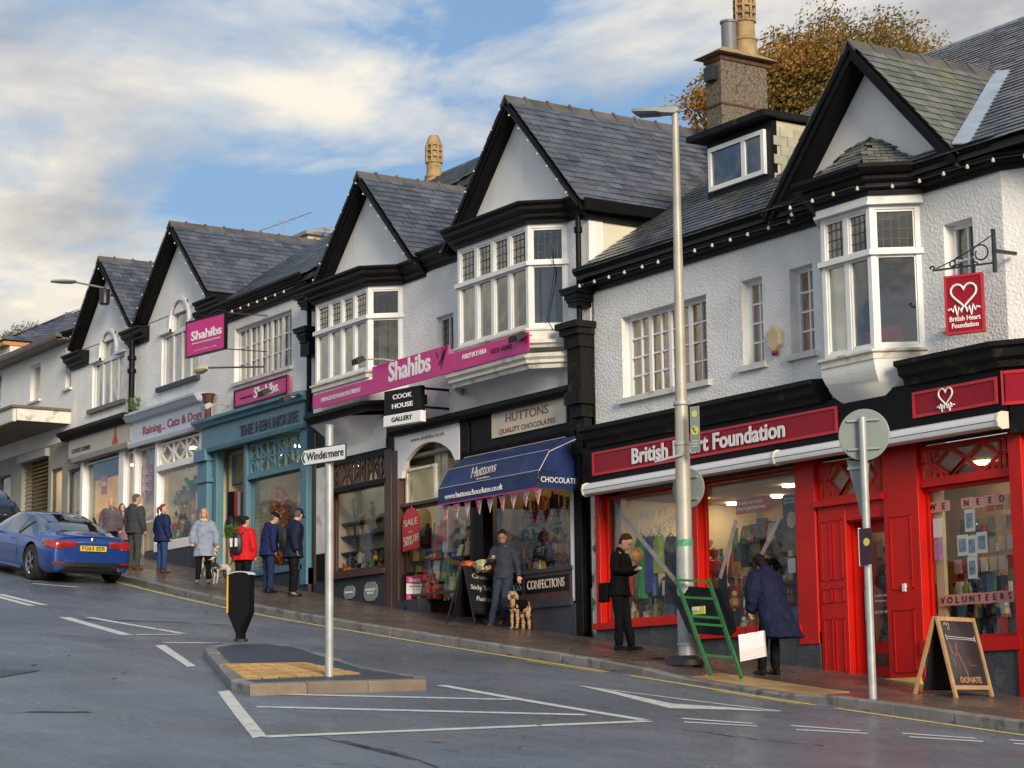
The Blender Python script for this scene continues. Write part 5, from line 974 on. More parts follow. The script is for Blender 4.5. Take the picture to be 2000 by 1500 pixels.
# ===== gallery shop (third gable)
b = MB(); b.box(-36.0, -32.9, YF-.02, YF+.25, 4.88, 5.9); b.build('fascia_backing', 'black_paint', B4)
b = MB(); b.box(-35.45, -33.25, YF-.05, YF-.025, 5.0, 5.55); b.build('fascia_panel', 'render_smooth', B4)
posts(B4, [(-36.05, -35.95, 2.3, 5.6, .03), (-35.55, -35.36, 2.4, 4.95, .04), (-33.26, -33.0, 1.9, 4.95, .07)], 'brown_wood'); posts(B4, [(-35.94, -35.56, 3.25, 4.9, .03)], 'peeling_white', 'painted_pier'); posts(B4, [(-35.94, -35.56, 2.2, 3.25, .03)], 'black_paint', 'pier_base')
lattice(B4, -35.36, -33.26, 4.42, 4.98, diamonds(4, 1), 'brown_wood', .035); shopwin(B4, -35.36, -33.26, 2.84, 4.40, 'brown_wood'); base(B4, -35.9, -33.0, 2.72, 'navy_riser')
b = MB(); f.box(b, -35.4, -33.22, 2.72, 2.82, -.1, .14); b.build('window_sill', 'brown_wood', B4); b = MB(); f.box(b, -35.4, -33.22, 4.36, 4.44, -.1, .08); b.build('transom', 'black_paint', B4)
mat('gallery_room', (.50, .54, .38), .8, .06)
room(B4, -36.6, -33.0, 2.7, 4.98, y1=19.98, m='gallery_room', lamps=[(-35.2, 19.7, .07), (-34.2, 19.7, .07)], lm='lamp_soft')
mat('shelf_dark', (.10, .10, .09), .6, .1); YG = 19.9
su = thing('display_shelving', 'three dark shelves of small gifts in the gallery window', 'shelves', (-34.8, YG, 3.0)); ZG = [float(atY(700, y, 19.75)[2]) for y in (1080, 1048, 1022)]
for z in ZG: MB().box(-36.5, -33.2, 19.62, 19.97, z, z+.025).build('shelf', 'shelf_dark', su)
q = atY(692, 978, YG); kx, cz = float(q[0]), float(q[2]); ck = thing('wall_clock', 'large open iron wall clock in the gallery window', 'clock', (kx, YG, cz)); b = MB()
for r_ in (.30, .20): b.tube([(kx+r_*math.cos(2*PI*i/24), YG, cz+r_*math.sin(2*PI*i/24)) for i in range(25)], .014, 5, caps=False)
for i in range(12): a = 2*PI*i/12; b.bar((kx+.2*math.cos(a), YG, cz+.2*math.sin(a)), (kx+.3*math.cos(a), YG, cz+.3*math.sin(a)), .03, .01, up=(0, 1, 0))
b.build('dial', 'dark_metal', ck); b = MB(); b.bar((kx, YG-.02, cz+.05), (kx, YG-.02, cz-.19), .025, .01, up=(0, 1, 0)); b.bar((kx-.2, YG-.02, cz), (kx+.2, YG-.02, cz), .012, .01); b.lathe((kx, YG-.03, cz), [(.03, 0), (.03, .02)], 8, (0, 1, 0)); b.build('hands', 'dark_metal', ck)
for i in range(5):
    x = float(atY(653+i*15.5, 1045, 19.75)[0]); z = ZG[1]+.03; t = thing('framed_picture', 'small square framed picture, %s of five on the middle gallery shelf' % ('leftmost', 'second', 'third', 'fourth', 'rightmost')[i], 'framed picture', (x, 19.75, z), group='row of small square framed pictures on the gallery shelf'); b = MB(); b.box(x-.08, x+.10, 19.74, 19.77, z, z+.18); b.build('frame', 'huttons_cream', t); b = MB(); b.box(x-.04, x+.06, 19.73, 19.739, z+.04, z+.14); b.build('picture', 'tan_print', t)
for i, (px_, l_) in enumerate(((662, 'left of the clock'), (728, 'right of the clock'))):
    x = float(atY(px_, 1000, 19.8)[0]); z = ZG[2]+.03; t = thing('bird_ornament', 'long-tailed dark pheasant ornament on the top gallery shelf, %s' % l_, 'ornament', (x, 19.8, z)); b = MB(); b.ball((x, 19.8, z+.17), .08, 8, sc=(.8, .7, 1.3)); b.ball((x-.03, 19.8, z+.32), .04, 8); b.bar((x+.03, 19.8, z+.1), (x+.18, 19.8, z+.02), .03); b.lathe((x, 19.8, z), [(.05, 0), (.02, .08)], 8); b.build('bird', 'brown_wood', t, kind=None)
mat('guard_red', (.5, .06, .03), .5)
for i in range(2):
    x = float(atY(651+i*17, 1075, 19.75)[0]); z = ZG[0]+.03; t = thing('guard_figurine', 'small red-coated guard figurine with tall black hat, %s one on the lower shelf' % ('left', 'right')[i], 'figurine', (x, 19.75, z), group='guard figurines on the lower gallery shelf'); MB().ball((x, 19.75, z+.07), .06, 8, sc=(1, .8, 1.2)).build('coat', 'guard_red', t); MB().ball((x, 19.75, z+.18), .045, 8, sc=(1, 1, 1.5)).build('hat', 'black', t)
stock('small animal ornaments, mugs and boxes in the gallery window', -35.2, -33.3, 19.4, 19.7, (2.85, 2.85, 3.0), .22, 150)
for (x, l_, w) in ((-34.55, 'small slate oval plaque on the plinth below the gallery window', .42), (-33.75, 'larger slate plaque reading Nameplates and Signs on the plinth', .50)):
    zc = 2.45 if w < .5 else 2.42; t = thing('slate_plaque', l_, 'plaque', f.P(x, zc-.15, .06)); b = MB(); b.prism([f.P(x+w/2*math.cos(2*PI*k/12)*(1.0 if k % 3 else 1.0), zc+(.12 if w < .5 else .17)*max(-1, min(1, 1.3*math.sin(2*PI*k/12))), .062) for k in range(12)], f.n*.02); b.build('plate', 'grey_sign_back', t)
    text('Handmade' if w < .5 else 'NAMEPLATES\n& SIGNS', f, x, zc, .084, .045, w*.7, 'sign_white', t)
sheetcard('poster', 'small pale blue notice in the gallery window', 'poster', f, -33.42, 3.75, -.12, .14, .17, 'pale_blue')
# Cook House Gallery projecting sign
hs = thing('hanging_sign', 'black Cook House box sign with white Gallery panel below', 'hanging sign', (-33.1, YF-.4, 5.3)); FG = FF(tuple(atY(750, 800, 18.45)[:2]), tuple(atY(822, 800, 18.62)[:2])); w_ = FG.w
za, zb = atY(750, 765, 18.45)[2], atY(750, 812, 18.45)[2]; zc = atY(750, 835, 18.45)[2]
b = MB(); FG.box(b, 0, w_, zb, za, -.10, 0); b.build('box', 'sign_black', hs, bevel=.01); b = MB(); FG.box(b, -.01, w_+.01, zc, zb-.01, -.11, .01); b.build('panel', 'sign_white', hs, bevel=.01)
text('COOK', FG, w_/2, zb+(za-zb)*.68, 0, .085, w_*.52, 'sign_white', hs, bold=.02); text('HOUSE', FG, w_/2, zb+(za-zb)*.30, 0, .085, w_*.56, 'sign_white', hs, bold=.03); text('GALLERY', FG, w_/2, (zb+zc)/2, .01, .08, w_*.56, 'black', hs, bold=.02)
b = MB(); q = FG.P(w_-.02, (za+zb)/2, -.05); [b.bar((q.x, q.y, z), (q.x, YF, z), .04) for z in (za-.05, zb+.05)]; b.build('bracket', 'sign_black', hs)

# ===== magenta restaurant signs
def SX(v, d): return v*(YF-d)/YF
YM = 18.5
def QM(x, y): p = atY(x, y, YM); return p[0], p[2]
(ax_, az_), (bx_, bz_) = QM(611, 773), QM(727, 768); m1 = fascia('shop_sign', 'long low magenta Asian Contemporary Restaurant sign under the third gable bay', ax_, bx_, bz_, az_, 'magenta', YF-YM, None, .03)
tx, tz = QM(665, 772); text('ASIAN CONTEMPORARY RESTAURANT', f, tx, tz, YF-YM, .085, 1.5, 'pale_blue', m1)
(cx_, cz_), (dx_, dz1_) = QM(727, 717), QM(875, 729); m2 = fascia('shop_sign', 'large magenta Shahibs sign with dark flourish between the two bays', bx_+.004, dx_, dz1_, cz_, 'magenta', YF-YM, None, .03)
tx, tz = QM(799, 719); text('Shahibs', f, tx, tz, YF-YM, .34, 1.42, 'sign_white', m2, bold=.035)
tx, tz = QM(862, 700); b = MB()
for (u, z, a, l_) in ((-.05, -.02, .9, .42), (-.02, -.1, 1.15, .5), (-.12, .0, .6, .26), (-.1, .1, 2.0, .16), (.02, .1, 1.4, .2)): b.prism([f.P(tx+u+l_*t_*math.cos(a)+s_*.025*math.sin(PI*t_)*math.sin(a), tz+z-.1+l_*t_*math.sin(a)-s_*.025*math.sin(PI*t_)*math.cos(a), YF-YM+.002) for s_, seq in ((1, (0, .25, .5, .75, 1)), (-1, (.75, .5, .25))) for t_ in seq], f.n*.004)
b.build('flourish', 'magenta_dark', m2, kind='stuff')
(ex_, ez_), (fx_, fz_) = QM(1031, 648), QM(1031, 686); m3 = fascia('shop_sign', 'long magenta Fully Licensed sign under the right-hand bay', dx_+.004, ex_, fz_, ez_, 'magenta', YF-YM, None, .03)
b = MB(); b.sweep([(-30.75, YF), (-30.10, YF-.55), (-27.78, YF-.55), (-27.22, YF)], [(-.05, fz_-.24), (.0, fz_-.24), (.02, fz_-.18), (.07, fz_-.16), (.07, fz_-.11), (.12, fz_-.07), (.13, fz_-.012), (-.05, fz_-.012)]); b.build('bay_cornice', 'peeling_white', B5)
tx, tz = QM(926, 692); text('FULLY LICENSED', f, tx, tz, YF-YM, .085, .72, 'sign_white', m3); tx, tz = QM(979, 682); text('01539 442442', f, tx, tz, YF-YM, .085, .62, 'magenta_dark', m3)
m4 = fascia('shop_sign', 'framed magenta Shahibs sign above the teal shopfront', -39.37, -36.99, 6.50, 6.88, 'magenta', .12, 'sign_black', .05); text('Shahibs', f, -37.91, 6.69, .125, .22, 1.05, 'sign_white', m4, bold=.03); text('restaurant', f, -38.81, 6.68, .125, .06, .55, 'magenta_dark', m4)
hs = thing('hanging_sign', 'square magenta Shahibs hanging sign over the pale blue shopfront', 'hanging sign', (-40.2, 18.3, 7.4)); FM = FF(tuple(atY(364, 665, 18.1)[:2]), tuple(atY(438, 665, 18.3)[:2])); w_ = FM.w; za, zb = atY(364, 632, 18.1)[2], atY(364, 697, 18.1)[2]
b = MB(); FM.box(b, 0, w_, zb, za, -.06, 0); b.build('board', 'magenta', hs); b = MB()
for a in ((-.02, w_+.02, za, za+.03), (-.02, w_+.02, zb-.03, zb), (-.02, 0, zb, za), (w_, w_+.02, zb, za)): FM.box(b, *a, -.07, .01)
b.build('rim', 'sign_black', hs); text('Shahibs', FM, w_*.53, zb+(za-zb)*.55, 0, .19, w_*.80, 'sign_white', hs, bold=.03); text('ASIAN CONTEMPORARY RESTAURANT', FM, w_*.53, zb+(za-zb)*.33, 0, .035, w_*.75, 'pale_blue', hs); text('www.shahibs.co.uk', FM, w_*.5, zb+(za-zb)*.12, 0, .025, w_*.6, 'pale_blue', hs)
b = MB()
for z in (za+.02, zb-.02): q = FM.P(w_, z, -.03); b.tube([q, (q.x+.12, YF, z)], .012, 5)
b.tube([FM.P(.05, za+.05, -.03), FM.P(w_*.25, za+.13, -.03), FM.P(w_*.5, za+.05, -.03), FM.P(w_*.75, za+.13, -.03), FM.P(w_, za+.05, -.03)], .008, 4); b.build('bracket', 'dark_metal', hs)
def flood(label, x, z, y=18.4, s_=.13, m='dark_metal', tilt=.5, arm=True):
    t = thing('floodlight', label, 'floodlight', (x, y, z)); b = MB(); c = Vector((x, y, z)); a = Vector((1, 0, 0)); v = Vector((0, math.cos(tilt), math.sin(tilt))); w = a.cross(v)
    b.hexa([c-a*s_-v*s_*.7-w*.05, c+a*s_-v*s_*.7-w*.05, c+a*s_+v*s_*.7-w*.05, c-a*s_+v*s_*.7-w*.05, c-a*s_*.8-v*s_*.5+w*.05, c+a*s_*.8-v*s_*.5+w*.05, c+a*s_*.8+v*s_*.5+w*.05, c-a*s_*.8+v*s_*.5+w*.05]); b.build('housing', m, t, bevel=.006)
    if arm: b = MB(); b.tube([(x, y+.02, z+.02), (x+.03, (y+YF)/2, z+.06), (x+.03, YF, z+.04)], .016, 6); b.build('arm', 'galvanised', t)
flood('black floodlight over the middle of the framed magenta sign', -37.35, 6.55, 18.75, .15); flood('black floodlight above the large magenta sign', -32.65, 6.44, 18.25, .13); flood('black floodlight on the right of the long magenta sign', -27.75, 6.10, 18.4, .15)
flood('pale square floodlight above the teal cornice', -39.9, 6.6, 18.7, .14, 'galvanised'); flood('dark floodlight at the right end of the teal cornice', -36.35, 6.28, 18.7, .13)
# wall lamp and rusty hopper
t = thing('wall_lamp', 'old street lantern on a wall arm below the square magenta sign', 'lamp', (-40.3, 18.2, 7.05)); p = atY(393, 722, 18.2); b = MB(); b.loft([[(p[0]-.28+i*.14, 18.2+.11*k*math.cos(a), p[2]+.09*k*math.sin(a)) for a in [2*PI*q/10 for q in range(10)]] for i, k in enumerate((.15, .9, 1, .8, .3))]); b.build('head', 'cream_post', t, smooth=True); b = MB(); b.tube([(p[0]+.25, 18.2, p[2]), (p[0]+.85, YF, p[2]+.02)], .02, 6); b.build('arm', 'dark_metal', t)
b = MB(); b.lathe((-40.55, 19.05, 6.45), [(.07, 0), (.07, .3), (.11, .34), (.14, .5), (.16, .52)], 8); b.build('rainwater_head', 'rust', B3)

# ===== teal shopfront
b = MB(); b.box(-40.85, -36.25, YF-.14, YF+.25, 5.78, 6.30); b.build('fascia_backing', 'hen_blue', B3)
b = MB(); b.sweep([(-41.05, YF-.1), (-36.1, YF-.1)], [(0, 6.24), (.12, 6.26), (.14, 6.32), (.22, 6.36), (.22, 6.42), (-.1, 6.46)]); b.sweep([(-40.9, YF-.1), (-36.2, YF-.1)], [(0, 5.72), (.10, 5.72), (.12, 5.80), (0, 5.82)]); b.build('shop_cornice', 'hen_blue', B3)
t = thing('shop_sign', 'raised lettering The Hen House on the teal fascia', 'shop sign', (-38.4, YF-.15, 5.9)); text('THE HEN HOUSE', f, -37.75, 5.98, .14, .22, 2.55, 'navy_riser', t, bold=.02, ext=.012)
posts(B3, [(-41.02, -40.55, 3.0, 5.8, .16), (-39.02, -38.88, 3.0, 5.75, .06), (-36.48, -36.2, 2.7, 5.75, .10), (-40.5, -40.32, 3.2, 5.75, .05)], 'hen_blue')
posts(B3, [(-41.08, -40.48, 5.10, 5.2, .20), (-41.06, -40.50, 5.55, 5.8, .24)], 'hen_blue', 'capital')
lattice(B3, -38.88, -36.48, 5.06, 5.70, diamonds(3, 1)+[(.0, .5, 1, .5)], 'hen_blue', .05); shopwin(B3, -38.88, -36.48, 3.10, 5.0, 'hen_blue'); b = MB(); f.box(b, -38.9, -36.46, 4.98, 5.07, -.08, .05); f.box(b, -38.95, -36.4, 3.0, 3.10, -.08, .10); f.box(b, -40.35, -39.0, 5.05, 5.10, -.45, -.40); b.build('transom', 'hen_blue', B3)
base(B3, -39.0, -36.2, 3.02, 'navy_riser'); base(B3, -41.0, -40.4, 3.1, 'hen_blue')
mat('hen_room', (.52, .48, .33), .8, .1)
room(B3, -40.5, -36.3, 2.7, 5.75, y1=21.4, m='hen_room', lamps=[(-38.2, 20.0, .12), (-37.2, 20.3, .12), (-39.8, 20.4, .05)], lm='lamp_soft')
b = MB()
for i in range(22): f.box(b, -40.45, -39.05, 3.1+i*.085, 3.175+i*.085, -.56, -.54)
b.build('slat_wall', 'hen_room', B3, kind='stuff')
window(B3, F0(YF+.25), -40.4, -39.0, 5.05, 5.72, 1, 1, fw=.04, m='hen_blue', gm='glass', name='door_light')
for i in range(6):
    q = atY(447+i*6.2, 985, 19.5); x = q[0]; wrd = ('leftmost, black', 'second, black', 'third, red', 'fourth, pale lace', 'fifth, brown', 'rightmost, black')[i]; t = thing('hanging_scarf', 'folded scarf in the teal shop entrance, %s one of six' % wrd, 'scarf', (x, 19.5, q[2]), group='folded scarves hanging in the teal shop entrance'); MB().box(x, x+.12, 19.48, 19.56, q[2]-.26+(i % 2)*.02, q[2]+.26).build('cloth', ('black', 'black', 'stock_a', 'lace', 'brown_wood', 'black')[i], t)
t = thing('handbag', 'dark round bag hanging below the scarves', 'bag', tuple(atY(449, 1040, 19.5))); MB().ball(atY(449, 1024, 19.5), .17, 10, sc=(1, .4, 1.2)).build('bag', 'navy_riser', t, smooth=True)
# autumn garland
GA_X = float(atY(550, 990, 19.62)[0])
t = thing('autumn_garland', 'tall autumn display of orange leaves, berries and white pumpkins in the teal shop window', 'garland', (-37.6, 19.6, 3.2)); mat('garland_leaf', (.45, .10, .03), .6, .3, 10, island=.6); b = MB()
for i in range(420):
    tt = rnd(); z = 3.2+1.6*tt; w = .36*(math.sin(PI*min(1, tt*1.05))**.7); c = Vector((GA_X+ru(-1, 1)*w, 19.62+ru(-.15, .15), z)); a, v = Vector((ru(-1, 1), ru(-1, 1), ru(-1, 1))).normalized()*.045, Vector((ru(-1, 1), ru(-1, 1), ru(-1, 1))).normalized()*.035; b.add([c-a, c+v, c+a, c-v], [(0, 1, 2, 3)])
b.build('foliage', 'garland_leaf', t, kind='stuff', fix=False)
for i in range(11): x = GA_X+ru(-.3, .3); z = 3.5+ru(0, 1.1); MB().ball((x, 19.5, z), ru(.04, .065), 8, sc=(1, 1, .85)).build('gourd', ('white', 'pumpkin', 'white')[i % 3], t, smooth=True)
for k, (x, z) in enumerate(((-36.75, 5.12), (-36.55, 5.16), (-36.72, 4.98))): t = thing('pendant_bulb', 'glowing filament bulb in the teal shop, %s of three' % ('left', 'right', 'lowest')[k], 'lamp', (x, 19.5, z)); MB().ball((x, 19.45, z), .045, 10).build('bulb', 'lamp_spot', t)
stock('ornaments low in the teal shop window', -38.7, -36.6, 19.5, 20.3, (3.12, 3.3), .3, 110); b = MB(); b.tube([atY(584, 1080, 19.6), atY(582, 1000, 19.6), atY(590, 950, 19.6)], [.05, .045, .03], 8)
o = b.build('wood_branch', 'tan_print'); tag(o, 'upright pale wooden branch at the right of the teal shop window', 'branch')

# ===== pale blue shopfront
b = MB(); b.box(-44.68, -40.95, YF-.10, YF+.25, 6.36, 6.92); b.build('fascia_backing', 'pale_blue', B2); b = MB(); b.sweep([(-44.8, YF-.1), (-40.95, YF-.1)], [(0, 6.86), (.1, 6.88), (.16, 6.96), (.2, 7.0), (.2, 7.05), (-.1, 7.08)]); b.sweep([(-44.7, YF-.1), (-41.05, YF-.1)], [(0, 6.28), (.08, 6.28), (.1, 6.36), (0, 6.38)]); b.build('shop_cornice', 'pale_blue', B2)
t = thing('shop_sign', 'dark red lettering Raining Cats & Dogs on the pale blue fascia', 'shop sign', (-42.8, YF-.1, 6.5)); text('Raining... Cats & Dogs', f, -42.50, 6.60, .10, .19, 3.1, 'dark_red_text', t, bold=.02)
posts(B2, [(-43.5, -43.36, 3.5, 6.3, .05), (-41.2, -41.06, 3.2, 6.3, .05)], 'sign_white'); lattice(B2, -43.36, -41.2, 5.72, 6.24, diamonds(3, 0), 'sign_white', .045); shopwin(B2, -43.36, -41.2, 4.02, 5.64, 'sign_white'); b = MB(); f.box(b, -43.4, -41.1, 5.62, 5.74, -.08, .06); b.build('transom', 'sign_white', B2); b = MB(); f.box(b, -43.4, -41.1, 3.84, 4.02, -.08, .08); b.build('window_sill', 'sign_white', B2); base(B2, -43.5, -41.05, 3.85, 'navy_riser')
mat('cats_room', (.50, .48, .40), .8, .1)
room(B2, -44.6, -41.05, 3.3, 6.25, y1=21.4, m='cats_room', lamps=[(-43.0, 19.8, .10), (-42.0, 20.2, .10), (-44.0, 20.4, .05)], lm='lamp_spot'); stock('cushions, cards and pet gifts crowding the pale blue shop window', -43.2, -41.4, 19.5, 20.2, (4.05, 4.3, 4.6, 4.9), .34, 240)
b = MB(); [b.ball((ru(-42.8, -41.9), 19.6+ru(-.1, .1), 5.1+ru(0, .35)), .07, 6) for _ in range(40)]; o = b.build('hanging_foliage', 'stock_e', kind='stuff'); tag(o, 'dark green hanging foliage high in the pale blue shop window', 'foliage')
t = thing('cushion', 'white square cushion leaning in the pale blue shop window', 'cushion', (-41.7, 19.5, 4.7)); b = MB(); b.box(-42.0, -41.5, 19.45, 19.5, 4.65, 5.05); b.build('cushion', 'white', t, bevel=.02)
b = MB()
for i in range(16): b.prism([(-43.3+i*.13, 19.31, 5.62), (-43.2+i*.13, 19.31, 5.62), (-43.25+i*.13, 19.31, 5.5)], (0, .004, 0))
o = b.build('window_bunting', 'pale_blue', kind='stuff'); tag(o, 'row of tiny pale pennants along the top of the pale blue shop window', 'bunting')
# ===== grey kitchen shop at the left
b = MB(); b.box(-48.45, -44.70, YF-.12, YF+.25, 6.46, 6.92); b.build('fascia_backing', 'cook_grey', B1); b = MB(); b.sweep([(-48.7, YF-.1), (-44.66, YF-.1)], [(-.1, 6.90), (.10, 6.90), (.16, 6.98), (.24, 7.02), (.24, 7.10), (-.1, 7.14)]); b.build('shop_cornice', 'black_paint', B1); b = MB(); b.sweep([(-48.1, YF-.1), (-44.7, YF-.1)], [(-.1, 6.30), (.08, 6.32), (.10, 6.44), (-.1, 6.46)]); b.build('ledge', 'stone_grey', B1)
t = thing('shop_sign', "dark Cook's Corner lettering on the grey fascia at the left", 'shop sign', (-47.5, YF-.13, 6.6)); text("COOK'S CORNER", f, -47.65, 6.60, .12, .10, 1.15, 'black', t, bold=.03)
o = MB().prism([f.P(-45.75, 6.50, .125), f.P(-45.4, 6.50, .125), f.P(-45.5, 6.72, .125), f.P(-45.57, 6.98, .125), f.P(-45.64, 6.72, .125)], f.n*.005).build('emblem', 'guard_red'); tag(o, 'small orange pepper shape on the grey fascia', 'emblem')
posts(B1, [(-47.86, -47.70, 4.2, 6.32, .04), (-45.55, -45.25, 3.9, 6.32, .04)], 'sign_white'); posts(B2, [(-44.72, -44.6, 3.6, 6.3, .04)], 'sign_white'); shopwin(B1, -47.70, -45.55, 4.35, 6.28, 'sign_white'); shopwin(B1, -45.25, -44.72, 3.9, 6.28, 'sign_white'); base(B1, -47.9, -45.2, 4.35, 'cook_grey'); shopwin(B2, -44.6, -43.5, 4.55, 6.28, 'sign_white'); base(B2, -43.95, -43.5, 3.9, 'navy_riser')
room(B1, -47.8, -44.75, 3.9, 6.3, y1=21.6, m='interior_warm', lamps=[(-46.9, 20.0, .12), (-46.0, 20.4, .12), (-45.1, 20.2, .10)], lm='lamp_spot'); stock('pans and boxed kitchenware in the grey shop window', -47.6, -44.9, 19.8, 20.8, (4.4, 4.8), .3, 130)
b = MB(); f.box(b, -47.6, -45.6, 5.85, 6.25, -.2, -.18); b.build('blind', 'navy_riser', B1)
t = sheetcard('sale_sign', 'small tilted red sale sign in the leftmost grey shop window', 'sale sign', f, -46.75, 5.68, -.12, .34, .44, 'sale_red'); text('Sale', f, -46.75, 5.70, -.112, .13, .26, 'sign_white', t)
mat('sale_red_clear', (.40, .02, .03), .4, .03)
t = sheetcard('sale_sign', 'large red sign reading Sale three times by the grey shop door', 'sale sign', f, -44.22, 5.52, -.11, .66, .72, 'sale_red_clear'); [text('SALE', f, -44.22, 5.52+dz_, -.10, .13, .50, 'pale_blue', t) for dz_ in (.18, 0, -.18)]

stock('stacked tins and boxes seen through the red shop door and right window', -21.6, -18.3, 20.3, 21.2, (.6, 1.0, 1.4, 1.8, 2.2), .42, 300)
stock('row of dark coats and bags hung high in the second charity window', -24.0, -22.1, 19.9, 20.3, (2.2, 2.5), .45, 60, ['stock_f', 'stock_f', 'stock_c'])
# ------------------------------------------------------------------ street furniture
def gp(x, y, dz=0): p = hit(x, y, dz); return Vector((float(p[0]), float(p[1]), float(p[2])))
# tall street lamp
lp = gp(1342, 1300); top = atY(1320, 218, lp.y-.0); Zt = top[2]; lean = Vector((top[0]-lp.x, 0, 0))*.6
t = thing('street_lamp', 'tall grey steel street lamp with flat LED head beside the green folding frame', 'street lamp', lp)
def lpz(z): return lp+Vector((lean.x*(z/(Zt-lp.z)), 0, z))
b = MB(); b.tube([lpz(-.1), lpz(1.0), lpz(1.6)], [.115, .115, .112], 20); b.build('base_pole', 'galvanised', t, smooth=True)
b = MB(); b.tube([lpz(1.6), lpz(1.64), lpz(2.9)], [.112, .104, .098], 20); b.tube([lpz(2.9), lpz(3.4)], [.094, .088], 20, caps=False); b.tube([lpz(3.4), lpz(3.6), lpz(Zt-lp.z)], [.088, .078, .045], 18); b.build('pole', 'lamp_steel', t, smooth=True, kind=None)
b = MB()
for z in (.25, 2.88, 3.42): b.lathe(lpz(z), [(.12 if z < 1 else .105, 0), (.125 if z < 1 else .11, .01), (.12 if z < 1 else .105, .05)], 20)
b.build('pole_ring', 'galvanised', t, kind='stuff'); b = MB(); b.lathe(lpz(1.55), [(.116, 0), (.116, .09)], 20); mat('green_band', (.08, .30, .16), .5, .4, 30); b.build('sticker_band', 'green_band', t)
hd = lpz(Zt-lp.z); hv = Vector((-.80, -.60, .05)).normalized(); hw_ = Vector((.6, -.8, 0)); b = MB(); rg = []
for s_, w, h in ((-.06, .05, .03), (.0, .09, .06), (.14, .10, .05), (.24, .15, .04), (.52, .16, .03), (.58, .12, .02)): c = hd+hv*s_+Vector((0, 0, .03)); rg.append([c-hw_*w-Vector((0, 0, h)), c+hw_*w-Vector((0, 0, h)), c+hw_*w*.95+Vector((0, 0, h*.4)), c+hw_*w*.5+Vector((0, 0, h)), c-hw_*w*.5+Vector((0, 0, h)), c-hw_*w*.95+Vector((0, 0, h*.4))])
b.loft(rg); b.build('lamp_head', 'grey_sign_back', t, smooth=True); mat('led', (.10, .11, .12), .2, .2, 8); b = MB(); c = hd+hv*.38-Vector((0, 0, .022)); b.hexa([c-hv*.15-hw_*.12, c+hv*.15-hw_*.12, c+hv*.15+hw_*.12, c-hv*.15+hw_*.12]+[q+Vector((0, 0, .02)) for q in (c-hv*.15-hw_*.12, c+hv*.15-hw_*.12, c+hv*.15+hw_*.12, c-hv*.15+hw_*.12)]); b.build('led_panel', 'led', t)
def round_back(label, c, r, nrm, extra=None):
    t = thing('round_sign', label, 'road sign', c); n_ = Vector(nrm).normalized(); b = MB(); b.lathe(c, [(r, 0), (r, .006), (r-.01, .012)], 36, n_); b.build('plate', 'grey_sign_back', t)
    s_ = Vector((0, 0, 1)).cross(n_).normalized(); b = MB()
    for dz_ in (.55, -.55): b.bar(Vector(c)-s_*r*.62+Vector((0, 0, dz_*r))+n_*.025, Vector(c)+s_*r*.62+Vector((0, 0, dz_*r))+n_*.025, .035, .025)
    b.build('rail', 'galvanised', t, kind='stuff'); return t
c_ = lpz(0); cc = atY(1345, 954, lp.y+.17); round_back('round grey sign back fixed behind the tall street lamp pole', (cc[0], cc[1], cc[2]), .265, (.25, -.97, 0))
cc = atY(1357, 838, lp.y-.1); t = thing('footpath_sign', 'narrow grey walking route sign with yellow arrow disc on the lamp pole', 'sign', (cc[0], cc[1], cc[2]-.3)); FP = FF((cc[0]-.07, cc[1]-.02), (cc[0]+.07, cc[1]+.02)); b = MB(); FP.box(b, 0, .146, cc[2]-.30, cc[2]+.30, -.01, 0); b.build('plate', 'grey_sign_back', t)
mat('disc_yellow', (.62, .62, .12), .5, 0)
for dz_, r_ in ((-.02, .062), (.20, .045)): b = MB(); b.lathe(FP.P(.073, cc[2]+dz_, .001), [(r_, 0), (r_, .004)], 20, FP.n); b.build('disc', 'disc_yellow', t)
b = MB(); b.bar(FP.P(.10, cc[2]-.05, .008), FP.P(.05, cc[2]+.01, .008), .016, .004); b.bar(FP.P(.045, cc[2]+.02, .008), FP.P(.085, cc[2]+.015, .008), .014, .004); b.build('arrow', 'black', t, kind='stuff')
b = MB(); [FP.box(b, .03, .115, cc[2]-.16-i*.035, cc[2]-.152-i*.035, .001, .004) for i in range(3)]; b.build('print', 'white', t, kind='stuff')
p = atY(1302, 898, lp.y-.2); t = thing('bracket_arm', 'slanted grey bracket plate on the left of the lamp pole', 'bracket', (p[0], p[1], p[2])); b = MB(); b.bar((p[0]-.12, p[1]-.1, p[2]-.02), (p[0]+.2, p[1]+.14, p[2]+.06), .05, .03); b.build('plate', 'galvanised', t)
o = MB().loft([[(lp.x+rr*math.cos(a)*1.3-.05, lp.y+rr*math.sin(a), lp.z+z) for a in [2*PI*k/14 for k in range(14)]] for rr, z in ((.24, .0), (.22, .07), (.14, .13))]).build('sandbag', 'black', smooth=True); tag(o, 'black weighted bag wrapped round the foot of the tall street lamp', 'weight')
